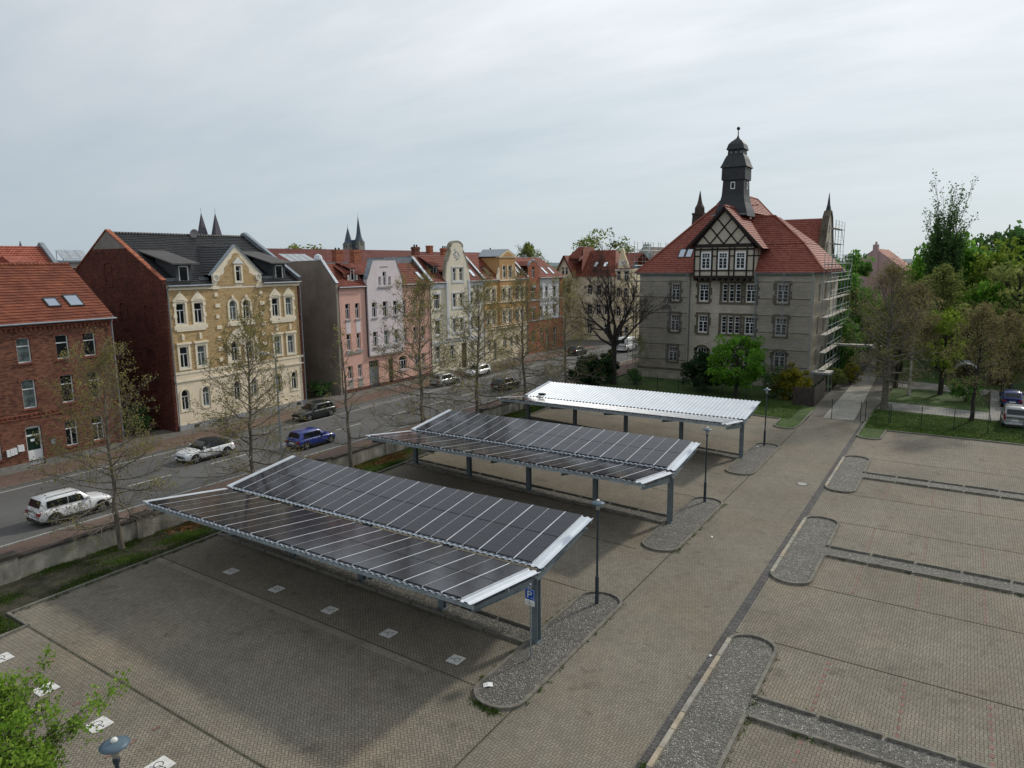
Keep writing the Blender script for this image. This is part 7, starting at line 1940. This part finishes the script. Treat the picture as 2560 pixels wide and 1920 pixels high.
def leafy(seed, h, w, mleaf, mbark, leaf=.28, ncl=60, nl=70, cr=.9, clear=.18, up=False):
    rng = np.random.default_rng(seed); segs = []; tips = []; cz = h*(clear+1)/2; rz = h*(1-clear)/2*.93; r = h*.018+.05
    segs.append((0, 0, 0, 0, 0, h*.3, r*1.2, r)); segs.append((0, 0, h*.3, .1, 0, h*.75, r, r*.3))
    for k in range(14):
        a = 2.4*k; z = h*(.2+.5*k/14); e = R(rng.uniform(20, 60)); L = w*rng.uniform(.26, .40)
        limb(segs, tips, rng, np.array([0, 0, z]), np.array([math.cos(a)*math.cos(e), math.sin(a)*math.cos(e), math.sin(e)]), L, r*.4, 1, dict(levels=2, kids=[0, 4], ang=(25, 55), ratio=(.5, .7), bend=[0, .3], seg=3))
    C = clumps(rng, w/2, w/2, rz, cz, ncl, nl, cr)
    return (('trunk', segs_mesh('trunk', segs, mbark)), ('crown', leaves_mesh('crown', C, leaf, mleaf, rng)))
LG_BRIGHT = leafmat('bright_leaf', (0.086, 0.211, 0.025), (0.149, 0.335, 0.040), (0.211, 0.397, 0.062), .4)
LG_SPRING = leafmat('spring_maple_leaf', (.15, .28, .035), (.22, .36, .055), (.32, .44, .08), .4)
LG_MID = leafmat('mid_leaf', (0.083, 0.191, 0.046), (0.146, 0.299, 0.069), (0.211, 0.382, 0.083), .3)
LG_DARK = leafmat('dark_leaf', (0.061, 0.121, 0.043), (0.095, 0.194, 0.061), (0.151, 0.259, 0.078), .25)
LG_YEL = leafmat('yellow_green_leaf', (0.125, 0.198, 0.025), (0.198, 0.281, 0.038), (0.270, 0.333, 0.062), .35)
LG_OLIVE = leafmat('olive_leaf', (0.143, 0.175, 0.057), (0.209, 0.250, 0.076), (0.286, 0.304, 0.095), .3)
LG_BROWN = leafmat('brown_bud_leaf', (0.209, 0.176, 0.094), (0.253, 0.204, 0.110), (0.209, 0.231, 0.072), .3)
LG_CONE = leafmat('conifer_needle', (0.019, 0.042, 0.019), (0.031, 0.061, 0.026), (0.046, 0.086, 0.035), .1)
LG_FORS = leafmat('yellow_shrub_leaf', (0.105, 0.133, 0.017), (0.182, 0.182, 0.028), (0.364, 0.280, 0.028), .3)
def budding(seed, h, w, first, mleaf, nlat=54, density=3, leaf=.13, mbark=None, r0=.2, el=(0, 70)):
    spec = dict(levels=3, kids=[0, 8, 5, 0], ang=(25, 58), ratio=(.42, .64), bend=[0, .3, .3, .2], flat=.85, wob=.3, seg=4, prof=lambda t: .72+.55*math.sin(PI*min(1, t*.95+.08)))
    segs, tips, rng = conifer_like(seed, h, r0, first, w*.46, w*.27, nlat, spec, el)
    C = [p+rng.normal(size=3)*.16 for p, d, L in tips for k in range(rng.integers(density-1, density+2))]
    return (('trunk', segs_mesh('trunk', segs, mbark or M_BARK)), ('leaves', leaves_mesh('leaves', np.array(C), leaf, mleaf, rng)))
def poplar(seed, h, w, mleaf):
    """fastigiate crown: many near-vertical strands with short side shoots"""
    rng = np.random.default_rng(seed); segs = []; tips = []; C = []
    segs.append((0, 0, 0, 0, 0, h*.2, .5, .4))
    for k in range(58):
        a = rng.uniform(0, 2*PI); rr = rng.uniform(.05, 1)**.7*w*.42; z = h*rng.uniform(.04, .3); zt = h*(1.0-.42*(rr/(w*.42))**1.2)*rng.uniform(.78, 1.0)
        p = np.array([math.cos(a)*rr*.35, math.sin(a)*rr*.35, z]); q = np.array([math.cos(a)*rr, math.sin(a)*rr, zt]); d = unit(q-p); t0 = []
        limb(segs, t0, rng, p, d, zt-z, .09, 1, dict(levels=2, kids=[0, 26], ang=(14, 34), ratio=(.055, .13), bend=[0, .08, .3], seg=7, wob=.10, rmin=.016))
        tips += t0
    for p, d, L in tips:
        f = p[2]/h
        if rng.random() > 1.3-f*.6: continue
        for k in range(6 if f < .6 else 4): C.append(p+rng.normal(size=3)*np.array([.2, .2, .35]))
    return (('trunk', segs_mesh('trunk', segs, M_BARKD)), ('leaves', leaves_mesh('leaves', np.array(C), .24, mleaf, rng)))
def shrub(seed, h, w, mleaf, leaf=.12, n=26, nl=70, cr=.45):
    rng = np.random.default_rng(seed); segs = []; tips = []
    for k in range(9):
        a = 2.4*k; e = R(rng.uniform(45, 80)); limb(segs, tips, rng, np.array([0., 0, 0]), np.array([math.cos(a)*math.cos(e), math.sin(a)*math.cos(e), math.sin(e)]), h*.6, .03, 2, dict(levels=3, kids=[0, 0, 3], ang=(20, 45), ratio=(.4, .6), bend=[0, 0, .1], seg=3))
    C = clumps(rng, w/2, w/2, h*.46, h*.5, n, nl, cr, .2); C = C[C[:, 2] > .02]
    return (('stem', segs_mesh('stem', segs, M_BARKD)), ('crown', leaves_mesh('crown', C, leaf, mleaf, rng)))
def garden():
    tree('maple_tree', 'bright green bushy maple in front of the school facade', (-20.3, 76.9, 0), leafy(21, 7.2, 6.6, LG_BRIGHT, M_BARKD, .21, 80, 95, .75, .12), 0)
    tree('dark_shrub', 'dark evergreen shrub left of the bright green maple', (-24.4, 79.0, 0), shrub(31, 4.6, 5.4, LG_CONE, .18, 90, 110, .6), cat='shrub')
    tree('dark_shrub', 'low dark shrub right of the bright green maple at the foot of the school', (-16.6, 79.0, 0), shrub(33, 3.4, 3.4, LG_DARK, .15, 26, 70, .5), cat='shrub')
    tree('flowering_shrub', 'yellow green flowering shrub behind the far lamp', (-14.9, 78.6, 0), shrub(35, 3.9, 4.2, LG_FORS, .14, 70, 100, .5), cat='shrub')
    tree('conifer_shrub', 'broad dark conifer under the big bare tree', (-36.9, 74.7, 0), shrub(37, 4.0, 5.4, LG_CONE, .2, 100, 130, .6), cat='shrub')
    tree('dark_shrub', 'low dark bush right of the bare tree trunk', (-33.2, 79.3, 0), shrub(39, 2.0, 3.0, LG_DARK, .14, 24, 70, .45), cat='shrub')
    tree('conifer_shrub', 'upright dark conifer just right of the bare tree', (-36.9, 79.6, 0), shrub(41, 4.3, 2.4, LG_CONE, .18, 60, 110, .4), cat='shrub')
    tree('sapling', 'thin leafless sapling before the left part of the school', (-32.5, 79.8, 0), budding(43, 5.6, 2.4, .25, LG_OLIVE, 22, 1, .07, None, .05), cat='tree')
    tree('flowering_shrub', 'small yellow flowering shrub beside the stair scaffolding', (-10.8, 92.5, 0), shrub(45, 2.6, 2.6, LG_FORS, .13, 26, 70, .45), cat='shrub')
    tree('flowering_shrub', 'low olive shrub below the long loading platform', (-12.2, 89.0, 0), shrub(46, 2.4, 3.0, LG_OLIVE, .13, 26, 70, .45), cat='shrub')
    tree('alley_shrub', 'dark shrub in the alley between brick house and ochre house', (-61.5, 33.0, 0), shrub(47, 2.6, 3.0, LG_DARK, .14, 26, 70, .45), cat='shrub')
    tree('alley_shrub', 'ivy like shrub at the foot of the grey gable wall', (-61.0, 54.0, 0), shrub(48, 2.2, 3.0, LG_DARK, .14, 24, 70, .45), cat='shrub')
    # right side park
    tree('plane_tree', 'tall budding brown plane tree beside the cobbled path', (-5.85, 77.9, 0), budding(51, 12.9, 8.8, .22, LG_BROWN, 54, 2, .10, mat('plane_bark', (.12, .108, .085), var=.4, vscale=4), .34, (-5, 72)))
    tree('birch_tree', 'slim pale trunked tree leaning behind the plane tree', (-4.3, 88.0, 0), budding(52, 11.0, 5.0, .4, LG_BROWN, 34, 3, .15, mat('birch_bark', (.34, .33, .30), var=.3, vscale=5), .14, (20, 75)))
    tree('budding_tree', 'dark trunked budding tree on the lawn behind the plane tree', (-5.95, 92.2, 0), budding(53, 10.5, 6.5, .3, LG_OLIVE, 40, 3, .16, M_BARKD, .2, (0, 70)))
    tree('lime_tree', 'yellow green young tree with leaning trunk on the lawn', (-1.4, 89.9, 0), leafy(54, 9.6, 5.2, LG_YEL, M_BARKD, .21, 50, 80, .7, .28))
    tree('budding_tree', 'round crowned brown budding tree on the strip behind the wire fence', (1.45, 76.1, 0), budding(55, 9.4, 6.2, .30, LG_BROWN, 42, 2, .095, M_BARKD, .17, (5, 75)))
    tree('round_shrub', 'dense round green shrub on the lawn before the parking drive', (1.0, 86.0, 0), shrub(56, 3.4, 3.6, LG_MID, .15, 40, 90, .55), cat='shrub')
    kinds = {'bright': leafy(61, 10, 7.5, LG_BRIGHT, M_BARKD, .36, 64, 60, 1.0, .1), 'mid': leafy(62, 10, 7.0, LG_MID, M_BARKD, .36, 70, 60, 1.0, .06), 'dark': leafy(63, 10, 7.0, LG_DARK, M_BARKD, .36, 70, 60, 1.0, .06), 'olive': leafy(64, 10, 7.2, LG_OLIVE, M_BARKD, .30, 56, 50, 1.0, .12), 'yellow': leafy(65, 10, 6.5, LG_YEL, M_BARKD, .34, 56, 56, .9, .1),
             'bud': budding(66, 10, 7.5, .15, LG_OLIVE, 46, 2, .18, M_BARKD, .17, (5, 72)), 'brown': budding(67, 10, 7.5, .15, LG_BROWN, 46, 2, .18, M_BARKD, .17, (5, 72))}
    for i, (k, x, y, h, w, lb) in enumerate((
        ('mid', -15.0, 107, 15.5, .72, 'tall mid green tree nearest the right corner of the school'), ('mid', -16.4, 121, 18.0, .7, 'tallest green tree beside the rear gable of the school'), ('olive', -13.3, 112, 12.0, .85, 'olive tree at the end of the cobbled path'), ('mid', -12.9, 98, 8.5, .95, 'smaller green tree by the long loading platform'),
        ('dark', -19.5, 140, 10.0, 1.1, 'dark tree below the far pink house'), ('mid', -14.5, 150, 8.0, 1.2, 'green tree in front of the far pink house'), ('bud', -9.0, 104, 7.5, 1.0, 'grey budding tree over the far end of the path'), ('olive', -6.5, 106, 10.5, 1.0, 'olive tree left of the yellow green park trees'),
        ('bright', -3.4, 135, 20.0, .68, 'broad bright green tree left of the tall poplar'), ('mid', -.5, 136, 19.0, .95, 'broad green tree right of the tall poplar'), ('bud', -2.5, 112, 12.0, 1.1, 'grey twiggy tree in the middle of the park'), ('olive', .6, 105, 10.5, 1.0, 'olive tree behind the yellow green tree'),
        ('bright', 1.9, 113, 12.5, .62, 'narrow fresh green tree before the dark park edge'), ('olive', 6.0, 112, 16.0, .95, 'wide olive crowned tree at the right edge'), ('yellow', 4.6, 128, 17.6, .9, 'yellow topped tree behind the wide olive tree'), ('dark', 8.0, 150, 21.5, .9, 'dark blue green tall tree at the far right'), ('dark', 4.0, 160, 21.0, .8, 'dark green tall tree just right of the poplar'),
        ('yellow', 5.2, 96.5, 7.5, 1.0, 'yellow green tree at the right edge behind the shelter'), ('brown', 4.2, 92, 8.0, .9, 'brown tree over the blue suv'), ('dark', 10.5, 118, 15.0, 1.0, 'dark tree beyond the right picture edge'), ('bud', 8.2, 101, 10.5, 1.0, 'bare twiggy tree at the right edge above the shelter'), ('mid', -6.8, 160, 13.0, 1.1, 'distant green tree right of the pink house'), ('olive', -6.0, 122, 9.5, 1.2, 'low olive tree in the middle of the park'), ('dark', -1.0, 124, 9.5, 1.3, 'low dark tree under the poplar'))):
        t = tree('park_tree', lb, (x, y, 0), kinds[k], i*1.7, h/10, 'park trees beyond the right lawn'); t.scale = (h/10*w, h/10*w, h/10)
    tree('poplar_tree', 'very tall thin topped poplar above the park', (-3.3, 128, 0), poplar(71, 29.8, 6.4, LG_DARK), 0)
    # trees among the roofs
    tree('town_tree', 'tree crown showing between the ochre house roof and the long red roof', (-112, 96, 0), kinds['olive'], 1, 2.12, 'tree crowns above the town roofs'); tree('town_tree', 'tree crown above the red roof of the beige corner house', (-72.5, 152, 0), leafy(72, 10, 7.5, LG_OLIVE, M_BARKD, .2, 60, 60, .8, .3), 1, 2.3, 'tree crowns above the town roofs')
    tree('town_tree', 'small tree crown behind the cream gabled house', (-112, 133, 0), kinds['mid'], 2, 1.6, 'tree crowns above the town roofs'); tree('town_tree', 'low tree crown left of the beige corner house', (-104, 170, 0), kinds['bud'], 2, 1.75, 'tree crowns above the town roofs')
    # wood far behind the park
    rng = np.random.default_rng(77); C = []
    for k in range(300):
        x = rng.uniform(-70, 150); y = rng.uniform(185, 420); h = rng.uniform(9, 15); c = np.array([x, y, h*.55]); g = rng.normal(size=(120, 3)); g /= np.linalg.norm(g, axis=1, keepdims=True); C.append(c+g*np.array([4.2, 4.2, h*.46])*rng.uniform(.6, 1.05, 120)[:, None])
    o = link('far_wood', leaves_mesh('far_wood', np.concatenate(C), .95, LG_MID, rng)); tag(o, 'far wood reading as one green mass behind the park', None, None, 'stuff')
garden()
def young_maple():
    rng = np.random.default_rng(91); segs = []; tips = []
    spec = dict(levels=3, kids=[0, 6, 4], ang=(18, 42), ratio=(.42, .62), bend=[0, .5, .45], flat=1, wob=.16, seg=5); spec['from'] = .25
    segs.append((0, 0, 0, 0, 0, 1.6, .09, .075)); segs.append((0, 0, 1.6, .05, 0, 3.6, .075, .04))
    for k in range(30):
        a = 2.4*k; z = 1.0+2.6*k/30; e = R(rng.uniform(36, 74)); limb(segs, tips, rng, np.array([0, 0, z]), np.array([math.cos(a)*math.cos(e), math.sin(a)*math.cos(e), math.sin(e)]), rng.uniform(1.5, 2.5), .032, 1, spec)
    C = []
    for p, d, L in tips:
        n = rng.integers(5, 10); C += [p+rng.normal(size=3)*np.array([.07, .07, .10]) for k in range(n)]
    m1 = segs_mesh('trunk', segs, mat('maple_bark', (.06, .05, .04))); m2 = leaves_mesh('leaves', np.array(C), .088, LG_SPRING, rng, .8, 1.05)
    tree('young_maple', 'young bright green maple in the lower left corner', (-17.95, 5.85, zg(-18, 6)), (('trunk', m1), ('leaves', m2)), R(20), .95)
young_maple()
# ------------------------------------------------------------------ grass and fallen leaves
def ground_cover():
    rng = np.random.default_rng(5)
    def blades(name, n, gen, hgt, m, label):
        P = gen(n); z = np.array([zg(x, y) for x, y in P])+.03; a = rng.uniform(0, 2*PI, n); h = hgt*rng.uniform(.4, 1.3, n); w = .018*rng.uniform(.7, 1.6, n); lx = rng.normal(size=n)*.5*h; ly = rng.normal(size=n)*.5*h
        V = np.zeros((n, 3, 3)); V[:, 0] = np.stack([P[:, 0]-w*np.cos(a), P[:, 1]-w*np.sin(a), z], 1); V[:, 1] = np.stack([P[:, 0]+w*np.cos(a), P[:, 1]+w*np.sin(a), z], 1); V[:, 2] = np.stack([P[:, 0]+lx, P[:, 1]+ly, z+h], 1)
        o = link(name, fastmesh(name, V.reshape(-1, 3), np.arange(3*n).reshape(-1, 3), m)); tag(o, label, None, None, 'stuff'); return o
    MGb = leafmat('grass_blade', (.05, .10, .016), (.075, .135, .022), (.11, .15, .045), .3)
    def verge(n):
        c = rng.uniform(0, 1, (180, 2))*np.array([4.2, 60])+np.array([-37.2, 6]); i = rng.integers(0, 180, n); p = c[i]+rng.normal(size=(n, 2))*np.array([.35, .5]); p[:, 0] = np.clip(p[:, 0], -37.2, -33.1); return p
    def corner(n): return rng.uniform(0, 1, (n, 2))*np.array([5.8, 13])+np.array([-37.2, -1.6])
    def lawn(n):
        p = rng.uniform(0, 1, (n, 2)); k = rng.random(n) < .5
        return np.where(k[:, None], p*np.array([12, 9])+np.array([-6.6, 68.1]), p*np.array([20, 8])+np.array([-33, 68.4]))
    blades('grass', 34000, verge, .13, MGb, 'tufts of grass on the verge by the boundary wall'); blades('grass', 30000, corner, .12, MGb, 'grass in the lower left corner'); blades('grass', 60000, lawn, .09, MGb, 'short lawn grass behind the parking rows')
    # weeds along kerbs
    P = []
    for x0, y0, x1, y1, n in ((-11.45, 17.8, -11.45, 27, 22), (-11.45, 33, -11.45, 42, 40), (-6.85, 17.4, -6.85, 18, 12), (-4.85, 17.5, -4.85, 26, 24), (-4.8, 21.5, 12, 21.5, 60), (-4.8, 36.6, 12, 36.6, 40), (-13.5, 18, -13.5, 27, 20), (-32.9, 11.7, -32.9, 40, 120), (-13, 17.5, -11.8, 17.4, 40), (-4.8, 22.95, 12, 22.95, 40)):
        for k in range(n):
            t = rng.random(); P += [(x0+(x1-x0)*t+rng.normal()*.05, y0+(y1-y0)*t+rng.normal()*.05) for q in range(1)]*1
    C = np.repeat(np.array(P), 10, axis=0)+rng.normal(size=(len(P)*10, 2))*.06; z = np.array([zg(x, y) for x, y in C])+rng.uniform(.01, .07, len(C))
    o = link('weeds', leaves_mesh('weeds', np.column_stack([C, z]), .05, MGb, rng, 1.0)); tag(o, 'small weeds growing in the joints beside the kerbs', None, None, 'stuff')
    c = np.array([(-36.3, 22.6), (-36, 24.4), (-35.6, 26), (-36.2, 36.3), (-35.5, 37.8), (-36.4, 39), (-36, 54)]); i = rng.integers(0, len(c), 3600); p = c[i]+rng.normal(size=(3600, 2))*np.array([.6, 1.0]); p[:, 0] = np.clip(p[:, 0], -37.2, -33.2)
    z = np.array([zg(x, y) for x, y in p])+rng.uniform(.04, .08, 3600)
    o = link('fallen_leaves', leaves_mesh('fallen_leaves', np.column_stack([p, z]), .15, leafmat('dead_leaf', (.09, .045, .02), (.15, .08, .035), (.2, .12, .06), .1), rng, 2.5)); tag(o, 'brown fallen leaves lying along the boundary wall', None, None, 'stuff')
ground_cover()
